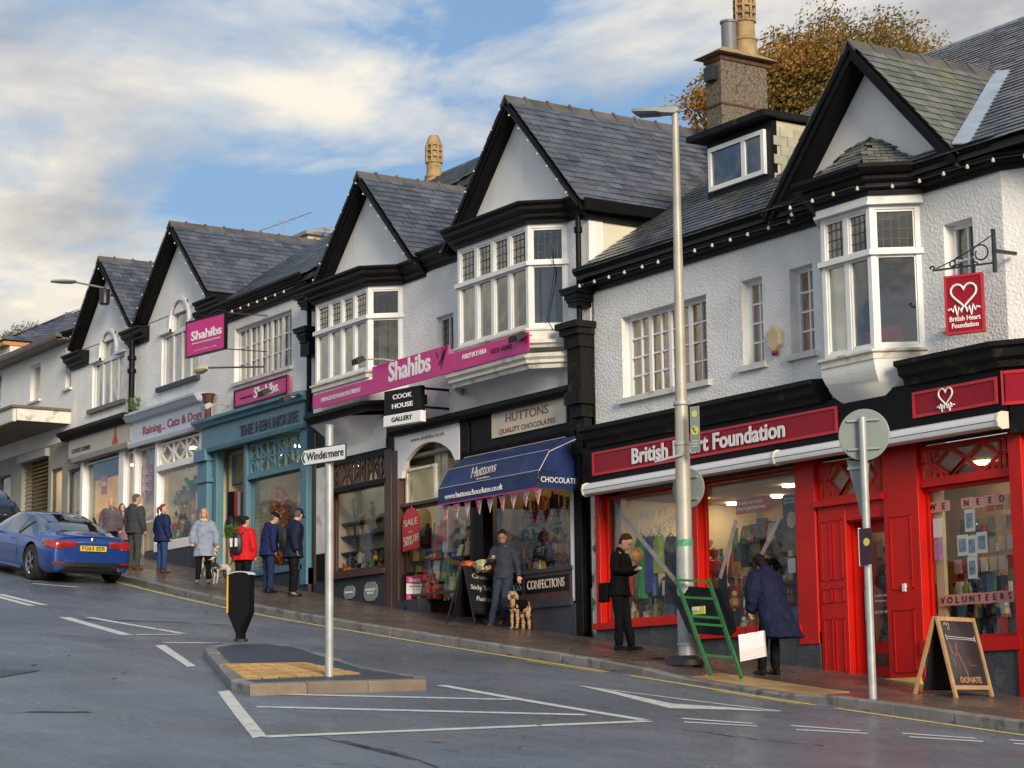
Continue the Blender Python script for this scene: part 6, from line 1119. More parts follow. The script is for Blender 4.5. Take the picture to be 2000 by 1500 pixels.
# wall-mounted lamp on the left gable
q = atX(193, 555, -46.0); p = atY(195, 575, 18.75); t = thing('street_lamp', 'wall-mounted street lamp with long arm on the leftmost gable', 'street lamp', (p[0], YF, p[2]))
b = MB(); b.lathe((p[0]+.05, 18.85, p[2]-.25), [(.09, 0), (.12, .03), (.12, .36), (.09, .40)], 12); b.build('housing', 'dark_metal', t, smooth=True); e = atY(147, 551, 17.8); s_ = atY(100, 549, 17.0)
b = MB(); b.tube([(p[0]+.05, 18.85, p[2]+.15), (e[0], e[1], e[2])], .025, 6); b.bar((p[0]+.05, 18.85, p[2]), (p[0]+.05, YF, p[2]), .05); b.build('arm', 'galvanised', t); b = MB(); E_, S_ = Vector(e), Vector(s_); w_ = Vector((.8, .2, 0)); dv = (S_-E_)
b.loft([[E_+dv*u+Vector((.13*k*math.cos(a)*.9, .05*k*math.cos(a), .045*k*math.sin(a))) for a in [2*PI*m_/10 for m_ in range(10)]] for u, k in ((0, .4), (.1, 1), (.5, 1.1), (.9, .8), (1, .3))]); b.build('lamp_head', 'grey_sign_back', t, smooth=True)
# Windermere finger post
wp = gp(643, 1320); Zp = atY(640, 832, wp.y)[2]; t = thing('direction_sign', 'white Windermere direction sign with black arrow on a plain grey post', 'direction sign', wp)
b = MB(); b.tube([wp-Vector((0, 0, .1)), (wp.x-.01, wp.y, Zp)], .046, 18); b.lathe((wp.x-.01, wp.y, Zp), [(.048, -.02), (.05, 0), (.03, .012)], 18); b.build('post', 'galvanised', t, smooth=True)
def pz(x, y, Y): q = atY(x, y, Y); return q
A = atY(588, 888, wp.y-.12); C_ = atY(677, 884, wp.y+.02); FW = FF((A[0], A[1]), (C_[0], C_[1])); w_ = FW.w; zl1, zl0 = atY(600, 879, wp.y-.1)[2], atY(600, 911, wp.y-.1)[2]
h_ = (zl1-zl0)/2; zc = (zl0+zl1)/2+.005; b = MB(); P = [(0.0, 0), (.07, -h_), (w_-.015, -h_), (w_, -h_+.015), (w_, h_-.015), (w_-.015, h_), (.07, h_)]
b.prism([FW.P(u, zc+z, 0) for u, z in P], FW.n*.012); b.build('plate_rim', 'black', t); b = MB(); k = .011; P2 = [(k*1.6, 0), (.073, -h_+k), (w_-.02, -h_+k), (w_-k, -h_+.022), (w_-k, h_-.022), (w_-.02, h_-k), (.073, h_-k)]; b.prism([FW.P(u, zc+z, .012) for u, z in P2], FW.n*.003); b.build('plate', 'sign_white', t)
b = MB(); hh = h_*.62; b.prism([FW.P(.035, zc, .015), FW.P(.075, zc-hh, .015), FW.P(.098, zc-hh, .015), FW.P(.062, zc, .015), FW.P(.098, zc+hh, .015), FW.P(.075, zc+hh, .015)], FW.n*.003); b.build('arrow', 'black', t)
text('Windermere', FW, .115+(w_-.135)/2, zc, .012, h_*1.02, w_-.155, 'black', t, bold=.012)
b = MB(); b.box(wp.x-.06, wp.x+.05, wp.y-.06, wp.y+.02, zc-.03, zc+.03); b.build('clip', 'galvanised', t)
# plastic keep-left bollard seen from behind
bp = gp(470, 1252); fb_ = Vector((.93, .36, 0)).normalized(); nb = Vector((.36, -.93, 0)); t = thing('traffic_bollard', 'black plastic traffic bollard with yellow reflective edge on the island', 'bollard', bp); hB = atY(470, 1117, bp.y)[2]-bp.z; w = .185
def bb_(u, d, z): return bp+fb_*u+nb*d+Vector((0, 0, z))
P = [(-.04, .0), (.04, .0), (.04, .10), (w, .36), (w, hB-.04)]+[(w*math.cos(a), hB-.04+.04*math.sin(a)) for a in [PI*i/10 for i in range(1, 10)]]+[(-w, hB-.04), (-w, .36), (-.04, .10)]
b = MB(); b.prism([bb_(u, -.06, z) for u, z in P], nb*.12); b.build('shell', 'sign_black', t, bevel=.012); b = MB(); b.prism([bb_(-w-.012, .0, .37), bb_(-w-.012, .066, .37), bb_(-w-.012, .066, hB-.05), bb_(-w-.012, .0, hB-.05)], fb_*.026); mat('refl_yellow', (.85, .50, .04), .3, 0); b.build('yellow_edge', 'refl_yellow', t)
b = MB(); b.loft([[bb_(r_*w*math.cos(a), d, hB-.038+r_*.042*math.sin(a)) for a in [PI*i/12 for i in range(13)]]+[bb_(r2_*w*math.cos(a), d, hB-.038+r2_*.042*math.sin(a)-.012) for r2_ in (.99,) for a in [PI*i/12 for i in range(12, -1, -1)]] for d, r_ in ((-.066, 1.03), (.066, 1.03))]); b.build('top_band', 'pale_blue', t); b = MB(); b.lathe(bp, [(.10, -.005), (.10, .02), (.05, .03)], 16); b.build('foot', 'dark_metal', t)
# sign post at the right, seen from the back
rp = gp(1705, 1365); Zr = atY(1684, 815, rp.y)[2]; le = atY(1684, 815, rp.y)[0]-rp.x; t = thing('sign_post', 'pale grey leaning sign post at the kerb before the red door', 'sign post', rp); b = MB(); P0, P1 = rp-Vector((0, 0, .1)), Vector((rp.x+le, rp.y, Zr)); b.tube([P0, P1], .045, 18); b.build('post', 'galvanised', t, smooth=True)
def on(k, d=0): q = P0.lerp(P1, k); return q+Vector((0, d, 0))
cc = atY(1673, 848, rp.y-.06); c2 = Vector((cc[0], rp.y+.06, cc[2])); round_back('large round grey sign back at the top of the leaning kerbside post', (cc[0]-.0, rp.y+.055, cc[2]), .30, (.55, -.83, 0))
t2 = thing('warning_sign', 'grey back of a pointed triangular sign below the round one', 'road sign', (cc[0], rp.y+.05, 2.9)); FT = FF(tuple(atY(1655, 950, rp.y+.02)[:2]), tuple(atY(1699, 950, rp.y+.10)[:2])); za, zb = atY(1660, 898, rp.y+.05)[2], atY(1682, 1008, rp.y+.05)[2]; b = MB(); b.prism([FT.P(0, za, -.0), FT.P(FT.w, za-.06, 0), FT.P(FT.w*.72, zb, 0), FT.P(FT.w*.56, zb, 0)], -FT.n*.01); b.build('plate', 'grey_sign_back', t2); b = MB(); [FT.box(b, .02, FT.w-.02, z, z+.03, 0, .02) for z in (za-.12,)]; b.build('rail', 'galvanised', t2)
t3 = thing('event_poster', 'small dark purple event poster wrapped on the leaning sign post', 'poster', on(.55)); FQ = FF(tuple(atY(1683, 1060, rp.y-.06)[:2]), tuple(atY(1704, 1060, rp.y-.04)[:2])); za, zb = atY(1690, 1032, rp.y-.05)[2], atY(1690, 1103, rp.y-.05)[2]; mat('poster_purple', (.05, .012, .03), .35, .3, 14); b = MB(); FQ.box(b, -.03, FQ.w, zb, za, 0, .008); b.build('sheet', 'poster_purple', t3); b = MB(); b.lathe(FQ.P(FQ.w/2, zb+(za-zb)*.62, .009), [(.045, 0), (.045, .003)], 16, FQ.n); b.build('picture', 'disc_yellow', t3); b = MB(); FQ.box(b, -.04, -.03, zb-.01, za+.01, -.03, .01); b.build('edge', 'white', t3)

# ------------------------------------------------------------------ boards on the pavement
def frame4(b, O, U, V, w, h, t, th, n_):
    for a, c in (((0, 0), (w, 0)), ((0, h), (w, h)), ((0, 0), (0, h)), ((w, 0), (w, h))): b.bar(O+U*a[0]+V*a[1], O+U*c[0]+V*c[1], t, th, up=n_)
mat('pine', (.42, .25, .13), .5, .15, 3, grain=(30, 30, 3, .15)); mat('chalk', (.5, .5, .5), .9, .2, 30); mat('chalk_pink', (.45, .18, .22), .9, .2, 30); mat('chalk_orange', (.45, .22, .12), .9, .2, 30); mat('chalkboard', (.022, .024, .032), .35, .4, 2)
def aframe(name, label, L0, R0, wz, lean, back, fm, bm_, cat='a-board', slab=.28, tf=.05):
    """L0, R0 ground points of the two front feet; wz height; lean = how far the top goes back; back = spread of the rear legs"""
    t = thing(name, label, cat, L0.lerp(R0, .5)); U = (R0-L0); w = U.length; U = Vector((U.x, U.y, 0)).normalized(); n_ = Vector((U.y, -U.x, 0)); V = (-n_*lean+Vector((0, 0, wz))); h = V.length; V = V/h
    z0 = min(L0.z, R0.z); O = Vector((L0.x, L0.y, z0)); nn = U.cross(V)
    b = MB(); b.bar(Vector(L0), O+V*h, tf, tf*.6, up=nn); b.build('leg', fm, t); b = MB(); b.bar(Vector(R0), O+U*w+V*h, tf, tf*.6, up=nn); b.build('leg', fm, t)
    b = MB(); b.bar(O+V*(h-tf/2)+U*.02, O+V*(h-tf/2)+U*(w-.02), tf, tf*.5, up=nn); b.build('top_rail', fm, t); b = MB(); b.bar(O+V*slab*h/1+U*.02, O+V*slab*h+U*(w-.02), tf, tf*.5, up=nn); b.build('bottom_rail', fm, t)
    b = MB(); P = [O+U*.02+V*(slab*h+tf*.4), O+U*(w-.02)+V*(slab*h+tf*.4), O+U*(w-.02)+V*(h-tf*.9), O+U*.02+V*(h-tf*.9)]; b.prism(P, nn*-.012); b.build('board', bm_, t)
    for e in (0, w): A = O+U*e+V*h; B_ = O+U*e-n_*(lean+back); B_.z = g(B_.x); b = MB(); b.bar(B_, A-n_*.03, tf, tf*.6, up=nn); b.build('rear_leg', fm, t)
    b = MB(); A = O+V*h-n_*.04; B1_ = O-n_*(lean+back*.7)+Vector((0, 0, slab*h*.8)); b.prism([A+U*.02, A+U*(w-.02), B1_+U*(w-.02), B1_+U*.02], n_*.008); b.build('rear_board', 'black', t)
    fr = FF((O.x, O.y), (O.x+U.x, O.y+U.y)); return t, O, U, V, nn, w, h
L0, R0 = gp(1868, 1364), gp(1938, 1361)
t, O, U, V, nn, w, h = aframe('chalk_board', 'pine-framed chalk A-board reading Donate outside the red shop', L0, R0, .95, .22, .34, 'pine', 'chalkboard', slab=.13)
class PF:                                                    # tilted frame for writing on a leaning board
    def __init__(s, O, U, V, n): s.O, s.U, s.V, s.N = O, U, V, n
def text3(body, O, U, V, n, u, v, d, hh, w_, m, parent, **k):
    fake = FF((0, 0), (U.x, U.y)); o = text(body, fake, 0, 0, 0, hh, w_, m, parent, **k); rot = k.get('rot', 0)
    M = Matrix((U, V, n)).transposed().to_4x4() @ Matrix.Rotation(rot, 4, 'Z'); o.rotation_euler = M.to_euler(); o.location = O+U*u+V*v+n*d-wloc(parent); return o
text3('DONATE', O, U, V, nn, w*.52, h*.22, .004, .075, w*.58, 'chalk_orange', t, bold=.01)
def stroke(b, pts, r=.005): b.tube([O+U*(p[0]*w)+V*(p[1]*h)+nn*.004 for p in pts], r, 4)
b = MB(); stroke(b, [(.12, .76), (.90, .74)]); stroke(b, [(.12, .735), (.90, .72)]); stroke(b, [(.12, .78), (.12, .71)]); stroke(b, [(.9, .77), (.9, .70)]); stroke(b, [(.13, .90), (.16, .93), (.20, .90), (.24, .93), (.27, .90), (.21, .85), (.27, .85)]); b.build('chalk_drawing', 'chalk', t, kind='stuff')
b = MB(); stroke(b, [(.15, .68), (.18, .56), (.26, .52), (.32, .56), (.34, .68)]); stroke(b, [(.34, .55), (.42, .40), (.48, .27)]); stroke(b, [(.18, .5), (.20, .38)], .003); stroke(b, [(.55, .45), (.62, .40), (.78, .41)], .003); b.build('chalk_dress', 'chalk_pink', t, kind='stuff')
L0, R0 = gp(892, 1217), gp(935, 1223)
t, O, U, V, nn, w, h = aframe('chalk_board', 'black chalk A-board reading Caramel Sticky Toffee Pudding in front of the awning', gp(929, 1222), gp(985, 1218)+Vector((.0, 0, 0)), .98, .2, .32, 'black', 'chalkboard', slab=.22, tf=.04)
for i, (s_, ww) in enumerate((('Caramel', .62), ('Sticky Toffee', .85), ('Pudding', .62))): text3(s_, O, U, V, nn, w*.5, h*(.84-i*.19), .004, .085, w*ww, 'chalk', t, shear=.25)
def flowers(label, px, py, Y, c_, k):
    p = atY(px, py, Y); t = thing('flower_bunch', label, 'flowers', (p[0], Y, p[2]-.1), group='bunches of flowers in the doorway'); b = MB()
    for i in range(170): a = Vector((ru(-1, 1), ru(-1, 1), ru(-.6, 1))).normalized(); c = Vector((p[0], Y, p[2]))+Vector((a.x*.22, a.y*.12, a.z*.11)); u = a.orthogonal().normalized()*.03; v = a.cross(u); b.add([c-u, c-v, c+u, c+v], [(0, 1, 2, 3)])
    mat('petal_%d' % k, c_, .6, .2, 12, island=.35); b.build('petals', 'petal_%d' % k, t, kind='stuff', fix=False)
flowers('bunch of orange flowers above the caramel chalk board', 912, 1108, 18.7, (.45, .08, .03), 0); flowers('bunch of cream flowers right of the orange ones', 940, 1106, 18.72, (.42, .40, .22), 1); flowers('bunch of dark red flowers behind the man with the phone', 962, 1110, 19.0, (.30, .03, .02), 2)
# swing board of the restaurant
L0, R0 = gp(790, 1191), gp(838, 1193); t = thing('swing_board', 'white and magenta Shahibs restaurant swing board on a black base', 'a-board', L0.lerp(R0, .5)); U = Vector((R0.x-L0.x, R0.y-L0.y, 0)); w = U.length; U.normalize(); FZ = FF((L0.x, L0.y), (R0.x, R0.y)); z0 = L0.z; Hh = atY(812, 1116, L0.y)[2]-z0
b = MB(); b.prism([FZ.P(-.02, z0, .12), FZ.P(w+.02, z0, .12), FZ.P(w+.02, z0+.06, .12), FZ.P(w*.8, z0+.14, .02), FZ.P(w*.2, z0+.14, .02), FZ.P(-.02, z0+.06, .12)], -FZ.n*.24); b.build('base', 'sign_black', t, bevel=.02)
b = MB(); P = [FZ.P(-.01, z0+.1, 0), FZ.P(-.01, z0+Hh-.05, 0), FZ.P(.04, z0+Hh, 0), FZ.P(w-.04, z0+Hh, 0), FZ.P(w+.01, z0+Hh-.05, 0), FZ.P(w+.01, z0+.1, 0)]; b.tube(P, .018, 6); b.build('frame', 'sign_black', t)
def panel(z0_, z1_, m, nme): q = MB(); FZ.box(q, .03, w-.03, z0_, z1_, .012, .02); return q.build(nme, m, t)
panel(z0+.17, z0+.28, 'magenta', 'footer'); panel(z0+.281, z0+Hh-.19, 'sign_white', 'panel'); panel(z0+Hh-.189, z0+Hh-.06, 'magenta', 'header')
text('Shahibs', FZ, w/2, z0+Hh-.125, .02, .07, w*.68, 'sign_white', t, bold=.02); text('RESTAURANT', FZ, w/2, z0+Hh-.24, .02, .035, w*.62, 'grey_riser', t); text('01539 442442', FZ, w/2, z0+.225, .02, .035, w*.68, 'pale_blue', t)
b = MB(); [FZ.box(b, w*.2, w*.8, z0+.36+i*.05, z0+.364+i*.05, .02, .023) for i in (0, 1, 3, 4)]; FZ.box(b, w*.3, w*.7, z0+.455, z0+.465, .02, .023); b.build('print', 'grey_riser', t, kind='stuff')
# green folding frame with black board
t = thing('folding_frame', 'green wooden folding A-frame ladder leaning with a large black board behind it', 'folding frame', gp(1415, 1322)); mat('green_paint', (.02, .16, .035), .4, .2, 6); YL = lp.y-.75
def ly(x, y, Y): q = atY(x, y, Y); return Vector(q)
A0, A1 = gp(1388, 1318), gp(1448, 1324); T0, T1 = ly(1320, 1130, A0.y+.42), ly(1384, 1133, A1.y+.42)
for a, c in ((A0, T0), (A1, T1)): b = MB(); b.bar(a, c, .05, .028, up=(0, 1, 0)); b.build('rail', 'green_paint', t)
for k, wd_ in ((.985, .05), (.80, .03), (.60, .03), (.52, .045), (.20, .035)): b = MB(); b.bar(A0.lerp(T0, k)+Vector((.0, -.01, 0)), A1.lerp(T1, k)+Vector((0, -.01, 0)), wd_, .03); b.build('rung', 'green_paint', t)
Bk = Vector((0, .10, 0)); q = [ly(1303, 1142, T0.y+.1), ly(1415, 1150, T1.y+.1), ly(1437, 1230, T1.y-.05), ly(1425, 1243, T1.y-.08), ly(1345, 1236, T0.y-.08)]; b = MB(); b.prism(q, (0, .02, 0)); b.build('board', 'sign_black', t)
p = ly(1366, 1192, T0.y-.10); b = MB(); b.box(p.x-.13, p.x+.12, p.y-.012, p.y, p.z-.05, p.z+.05); b.build('sticker', 'disc_yellow', t); b = MB(); b.box(p.x-.13, p.x-.0, p.y-.018, p.y-.013, p.z, p.z+.045); b.build('sticker_print', 'white', t)
# string of cable by the gallery bay, meter cover and kerb-side stick
o = MB().tube([gp(1180, 1282)+Vector((0, 0, .01)), gp(1240, 1290)+Vector((0, 0, .015)), gp(1295, 1288)+Vector((0, 0, .01))], .02, 5).build('fallen_branch', 'rust'); tag(o, 'thin fallen stick lying on the pavement by the man in black', 'stick')
b = MB(); b.tube([(-27.55, 18.95, 7.6), (-27.5, 18.98, 7.2), (-27.55, 18.95, 6.9), (-27.62, 18.9, 6.4), (-27.5, 18.95, 6.2), (-27.3, 19.1, 6.22)], .008, 4); b.build('loose_cable', 'dark_metal', B5)

# ------------------------------------------------------------------ trees
def tree(label, base, ctr, rad, leafm, ncl, per, seed, lsz=.06, cl=.30):
    """trunk and limbs reach from the base into the crown; the crown is many leaf-sized faces gathered in clumps round the limb ends"""
    random.seed(seed); t = thing('broadleaf_tree', label, 'tree', base); base, ctr = Vector(base), Vector(ctr); tb = MB(); C_ = []
    while len(C_) < ncl:
        v = Vector((ru(-1, 1), ru(-1, 1), ru(-.75, 1)))
        if not .45 < v.length < 1: continue
        C_.append(ctr+Vector((v.x*rad[0], v.y*rad[1], v.z*rad[2]*(.85+.3*math.sin(v.x*7+seed)))))
    fork = ctr-Vector((0, 0, rad[2]*.9)); tb.tube([base, base.lerp(fork, .5)+Vector((.1, 0, 0)), fork], [.26, .21, .17], 8)
    for i, c in enumerate(C_):
        m_ = fork.lerp(c, .5)+Vector((ru(-.3, .3), ru(-.3, .3), ru(0, .5))); tb.tube([fork, m_, c], [.07, .035, .012], 5)
        for _ in range(3): e = c+Vector((random.gauss(0, cl), random.gauss(0, cl), random.gauss(0, cl*.7))); tb.tube([m_.lerp(c, .6), c.lerp(e, .5), e], [.018, .012, .005], 4)
    tb.build('trunk', 'bark', t, fix=False); lb = MB()
    for c in C_:
        r_ = cl*ru(.7, 1.35)
        for _ in range(per):
            gs_ = lambda q_: max(-1.7*q_, min(1.7*q_, random.gauss(0, q_))); p = c+Vector((gs_(r_), gs_(r_), gs_(r_*.62))); a = Vector((ru(-1, 1), ru(-1, 1), ru(-1, 1))).normalized(); u = a.orthogonal().normalized(); s_ = lsz*ru(.6, 1.3); v = a.cross(u)*s_*.6; u = u*s_; lb.add([p-u, p-v*.8+u*.1, p+u, p+v], [(0, 1, 2, 3)])
    lb.build('crown', leafm, t, fix=False, kind='stuff'); return t
mat('bark', (.045, .035, .028), .9, .3, 5)
def leafmat(name, cols):
    m = bpy.data.materials.new(name); m.use_nodes = True; MT[name] = m; n = m.node_tree.nodes; l = m.node_tree.links; b = n['Principled BSDF']; b.inputs['Roughness'].default_value = .6
    gg = n.new('ShaderNodeNewGeometry'); r_ = n.new('ShaderNodeValToRGB'); no = n.new('ShaderNodeTexNoise'); no.inputs['Scale'].default_value = .7; l.new(gg.outputs['Position'], no.inputs['Vector']); a = n.new('ShaderNodeMath'); a.operation = 'MULTIPLY_ADD'; l.new(gg.outputs['Random Per Island'], a.inputs[0]); a.inputs[1].default_value = .55; c = n.new('ShaderNodeMath'); c.operation = 'MULTIPLY_ADD'; l.new(no.outputs['Fac'], c.inputs[0]); c.inputs[1].default_value = 1.6; c.inputs[2].default_value = -.58; l.new(c.outputs[0], a.inputs[2])
    l.new(a.outputs[0], r_.inputs[0]); e = r_.color_ramp.elements; e[0].color = (*cols[0], 1); e[1].color = (*cols[-1], 1)
    for i, cc_ in enumerate(cols[1:-1]): q = e.new((i+1)/(len(cols)-1)); q.color = (*cc_, 1)
    tr = n.new('ShaderNodeBsdfTranslucent'); l.new(r_.outputs[0], tr.inputs[0]); mi = n.new('ShaderNodeMixShader'); mi.inputs[0].default_value = .3; l.new(b.outputs[0], mi.inputs[1]); l.new(tr.outputs[0], mi.inputs[2]); l.new(mi.outputs[0], n['Material Output'].inputs[0]); l.new(r_.outputs[0], b.inputs['Base Color'])
leafmat('autumn_leaves', [(.07, .085, .02), (.19, .15, .03), (.36, .18, .03), (.44, .19, .035)]); leafmat('dull_leaves', [(.10, .10, .04), (.22, .19, .08), (.30, .22, .10)])
q = Vector(atY(1626, 226, 36.5)); tree('large orange-brown autumn tree rising behind the corner building', (q.x, q.y, q.z-8), q, (3.5, 3.0, 2.35), 'autumn_leaves', 230, 420, 11, .052, .33)
q = Vector(atY(1410, 215, 32)); tree('small olive and orange tree behind the tall chimney', (q.x, q.y, q.z-6), q, (.95, 1.0, 1.5), 'autumn_leaves', 26, 200, 5, .055, .22)
q = Vector(atY(46, 668, 34)); tree('faded yellow tree peeping over the far left roof', (q.x, q.y, q.z-6), q, (.75, 1, .75), 'dull_leaves', 26, 130, 8, .055, .2)
random.seed(21)
# small weed at the left downpipe
b = MB(); q = atY(262, 795, 19.0)
for i in range(70): c = Vector((q[0]+ru(-.2, .2), 19.0+ru(-.1, .08), q[2]+ru(-.15, .2))); u = Vector((ru(-1, 1), ru(-1, 1), ru(-1, 1))).normalized()*.05; v = u.orthogonal().normalized()*.03; b.add([c-u, c+v, c+u, c-v], [(0, 1, 2, 3)])
mat('weed', (.07, .13, .03), .6, .2, 6, island=.4); o = b.build('weed', 'weed', fix=False); tag(o, 'green weed sprouting at the foot of the left downpipe', 'plant')
# ------------------------------------------------------------------ people
def V3(*a): return Vector(a)
def remeshed(mb, name, m, parent, vox=.012, label=None, sm=3, crease=0):
    me = mb.mesh(name, m); o = bpy.data.objects.new(name, me); COL.objects.link(o); o.parent = parent
    bm = bmesh.new(); bm.from_mesh(me); bmesh.ops.recalc_face_normals(bm, faces=bm.faces); bm.to_mesh(me); bm.free()
    r = o.modifiers.new('skin', 'REMESH'); r.mode = 'VOXEL'; r.voxel_size = vox; r.use_smooth_shade = True
    if sm: s = o.modifiers.new('soft', 'SMOOTH'); s.iterations = sm; s.factor = .5
    if crease:
        if 'folds' not in bpy.data.textures: tx_ = bpy.data.textures.new('folds', 'CLOUDS'); tx_.noise_scale = .11; tx_.noise_depth = 2
        d_ = o.modifiers.new('folds', 'DISPLACE'); d_.texture = bpy.data.textures['folds']; d_.strength = crease; d_.mid_level = .5; d_.texture_coords = 'GLOBAL'
    if label: o['label'] = label
    return o
def ell(c, rx, ry, ax=None, n=14, tilt=None):
    """ring of an ellipse about c; tilt rotates it about the X axis"""
    q = []
    for i in range(n):
        a = 2*PI*i/n; v = V3(rx*math.cos(a), ry*math.sin(a), 0)
        if tilt: v.rotate(Matrix.Rotation(tilt, 3, 'X'))
        q.append(Vector(c)+v)
    return q
def capsule(b, pts, rad, n=10):
    pts = [Vector(p) for p in pts]; d0 = (pts[0]-pts[1]).normalized(); d1 = (pts[-1]-pts[-2]).normalized()
    P = [pts[0]+d0*rad[0]*.8, pts[0]+d0*rad[0]*.45]+pts+[pts[-1]+d1*rad[-1]*.45, pts[-1]+d1*rad[-1]*.8]; Rr = [rad[0]*.3, rad[0]*.8]+list(rad)+[rad[-1]*.8, rad[-1]*.3]; b.tube(P, Rr, n)
def hand(b, wr, el, inward, curl=.5, s_=1.):
    d = (wr-el).normalized(); side = Vector(inward); side = (side-d*side.dot(d)).normalized(); nrm = d.cross(side)
    c = wr+d*.045*s_; b.loft([[wr+d*k*s_+side*math.cos(a)*w*s_+nrm*math.sin(a)*t_*s_ for a in [2*PI*i/10 for i in range(10)]] for k, w, t_ in ((-.02, .024, .019), (.02, .034, .017), (.06, .040, .015), (.088, .036, .012))])
    for i, (o_, L_) in enumerate(((-.028, .062), (-.010, .074), (.010, .070), (.028, .056))):
        p = wr+d*.082*s_+side*o_*s_; q = p+(d*math.cos(curl*.6)+nrm*math.sin(curl*.6)).normalized()*L_*.5*s_; r_ = q+(d*math.cos(curl*1.6)+nrm*math.sin(curl*1.6)).normalized()*L_*.5*s_; capsule(b, [p, q, r_], [.0092*s_, .0085*s_, .007*s_], 6)
    p = wr+d*.02*s_-side*.03*s_; q = p+(d*.7-side*.6).normalized()*.035*s_; capsule(b, [p, q, q+(d+nrm*.4).normalized()*.03*s_], [.011*s_, .010*s_, .008*s_], 6)
def person(label, pos, rz, h=1.7, lean=0., tilt=(0, 0), skin='skin', top=('navy_coat', .82, .03), legs='dark_trousers', shoes='black_shoe', hair=('hair_brown', 'short'), arms=None, legpose=None, hat=None, bulk=1., group=None, fem=False, hip=0., scarf=None, hood=False, sidelean=0.):
    """local frame: facing -Y. top = (material, hem height, looseness); arms = {side: (elbow, wrist)} in body space, side -1 is the figure's right"""
    t = thing('person', label, 'person', pos, rz, group); k = h/1.75; S = lambda v: Vector(v)*k
    hz = .93; piv = V3(0, 0, hz)
    Rl = Matrix.Rotation(lean, 3, 'X') @ Matrix.Rotation(sidelean, 3, 'Y')
    def U(v): return S(piv+Rl @ (Vector(v)-piv)+V3(0, hip, 0))           # upper-body point
    def Lw(v): return S(v)
    sw = (.150 if fem else .168)*bulk; A = {}
    for s_ in (-1, 1):
        e, w = (arms or {}).get(s_, (V3(s_*(sw+.065), .02, 1.15), V3(s_*(sw+.075), -.04, .90))); A[s_] = (U((s_*sw, 0, 1.395)), U(e), U(w))
    G = {}
    for s_ in (-1, 1):
        kn, an = (legpose or {}).get(s_, (V3(s_*.10, -.015, .50), V3(s_*.105, .01, .085))); G[s_] = (Lw((s_*.085, hip, .92)), Lw(kn), Lw(an))
    hc = V3(0, -.025, 1.635); Rh = Matrix.Rotation(tilt[1], 3, 'Z') @ Matrix.Rotation(tilt[0], 3, 'X'); nk = V3(0, 0, 1.53)
    def H(v): return U(nk+Rh @ (V3(0, 0, 0)+Vector(v)+hc-nk))
    # one continuous body: legs, torso, arms, hands, neck and head
    b = MB(); tor = [(.80, .10, .09), (.90, .155, .11), (1.0, .15, .105), (1.10, .135, .095), (1.25, .155, .11), (1.36, .165, .10), (1.43, .12, .08), (1.48, .06, .058)]
    def torso(b, ex, z0=.80, z1=1.48, flare=0., hemz=None):
        rg = []
        for z, rx, ry in tor:
            if z < z0 or z > z1: continue
            c = U((0, .0, z)); rg.append([c+Rl @ (Vector(p)*k) for p in ell((0, 0, 0), .84*rx*bulk*(.93 if fem and z > 1.2 else 1)+ex, .84*ry*bulk+ex)])
        b.loft(rg)
    torso(b, 0)
    for s_ in (-1, 1):
        a, e, w = A[s_]; capsule(b, [a, a.lerp(e, .5), e, e.lerp(w, .4), w], [r_*k for r_ in (.052, .045, .038, .036, .024)], 10); hand(b, w, e, V3(-s_, 0, 0) if abs((w-e).normalized().x) < .8 else V3(0, 1, 0), .7, k)
        a, e, w = G[s_]; capsule(b, [a, a.lerp(e, .5), e, e.lerp(w, .35), w], [r_*k for r_ in (.085, .07, .052, .05, .036)], 10); b.ball(w+V3(0, -.03*k, -.03*k), .035*k, 10, sc=(.7, 1.6, .6))
    capsule(b, [U((0, .005, 1.45)), H((0, .02, -.10)), H((0, .01, -.05))], [.055*k, .052*k, .05*k], 12)
    hr = [( -.125, .02, .02), (-.118, .038, .045), (-.095, .055, .070), (-.06, .066, .084), (-.02, .073, .092), (.02, .076, .097), (.06, .073, .095), (.09, .060, .080), (.112, .036, .05), (.12, .012, .018)]
    b.loft([[H((x, y+ (-.012 if z < -.05 else 0), z)) for (x, y) in [(rx*math.cos(2*PI*i/14), ry*math.sin(2*PI*i/14)) for i in range(14)]] for z, rx, ry in hr])
    b.add([H(p) for p in ((-.010, -.080, .012), (.010, -.080, .012), (.016, -.085, -.035), (-.016, -.085, -.035), (0, -.118, -.028), (0, -.085, .0))], [(0, 1, 2, 3), (0, 4, 1), (1, 4, 2), (2, 4, 3), (3, 4, 0)])
    b.ball(H((0, -.082, -.066)), .014*k, 8, sc=(1.6, .8, .7)); [b.ball(H((s_*.078, .005, -.005)), .02*k, 8, sc=(.5, .9, 1.5)) for s_ in (-1, 1)]
    remeshed(b, 'body', skin, t, .0085*k)
    fc = MB(); [fc.ball(H((s_*.030, -.090, .010)), .009*k, 8, sc=(1.2, .7, .8)) for s_ in (-1, 1)]; [fc.bar(H((s_*.018, -.094, .028)), H((s_*.046, -.086, .028)), .004*k, .006*k) for s_ in (-1, 1)]; fc.build('eyes', 'dark_brown', t, local=True, kind='stuff')
    mo = MB().bar(H((-.022, -.094, -.067)), H((.022, -.094, -.067)), .006*k, .005*k); mo.build('mouth', 'lip', t, local=True)
    # legs and shoes
    b = MB()
    for s_ in (-1, 1):
        a, e, w = G[s_]; lw = .018 if legs[0] != '!' else .008; lo = w+(e-w).normalized()*.02*k
        capsule(b, [a, a.lerp(e, .5), e, e.lerp(w, .4), lo], [r_*k*(1 if bulk < 1.1 else 1.08)+lw*k for r_ in (.088, .075, .054, .052, .045)], 12)
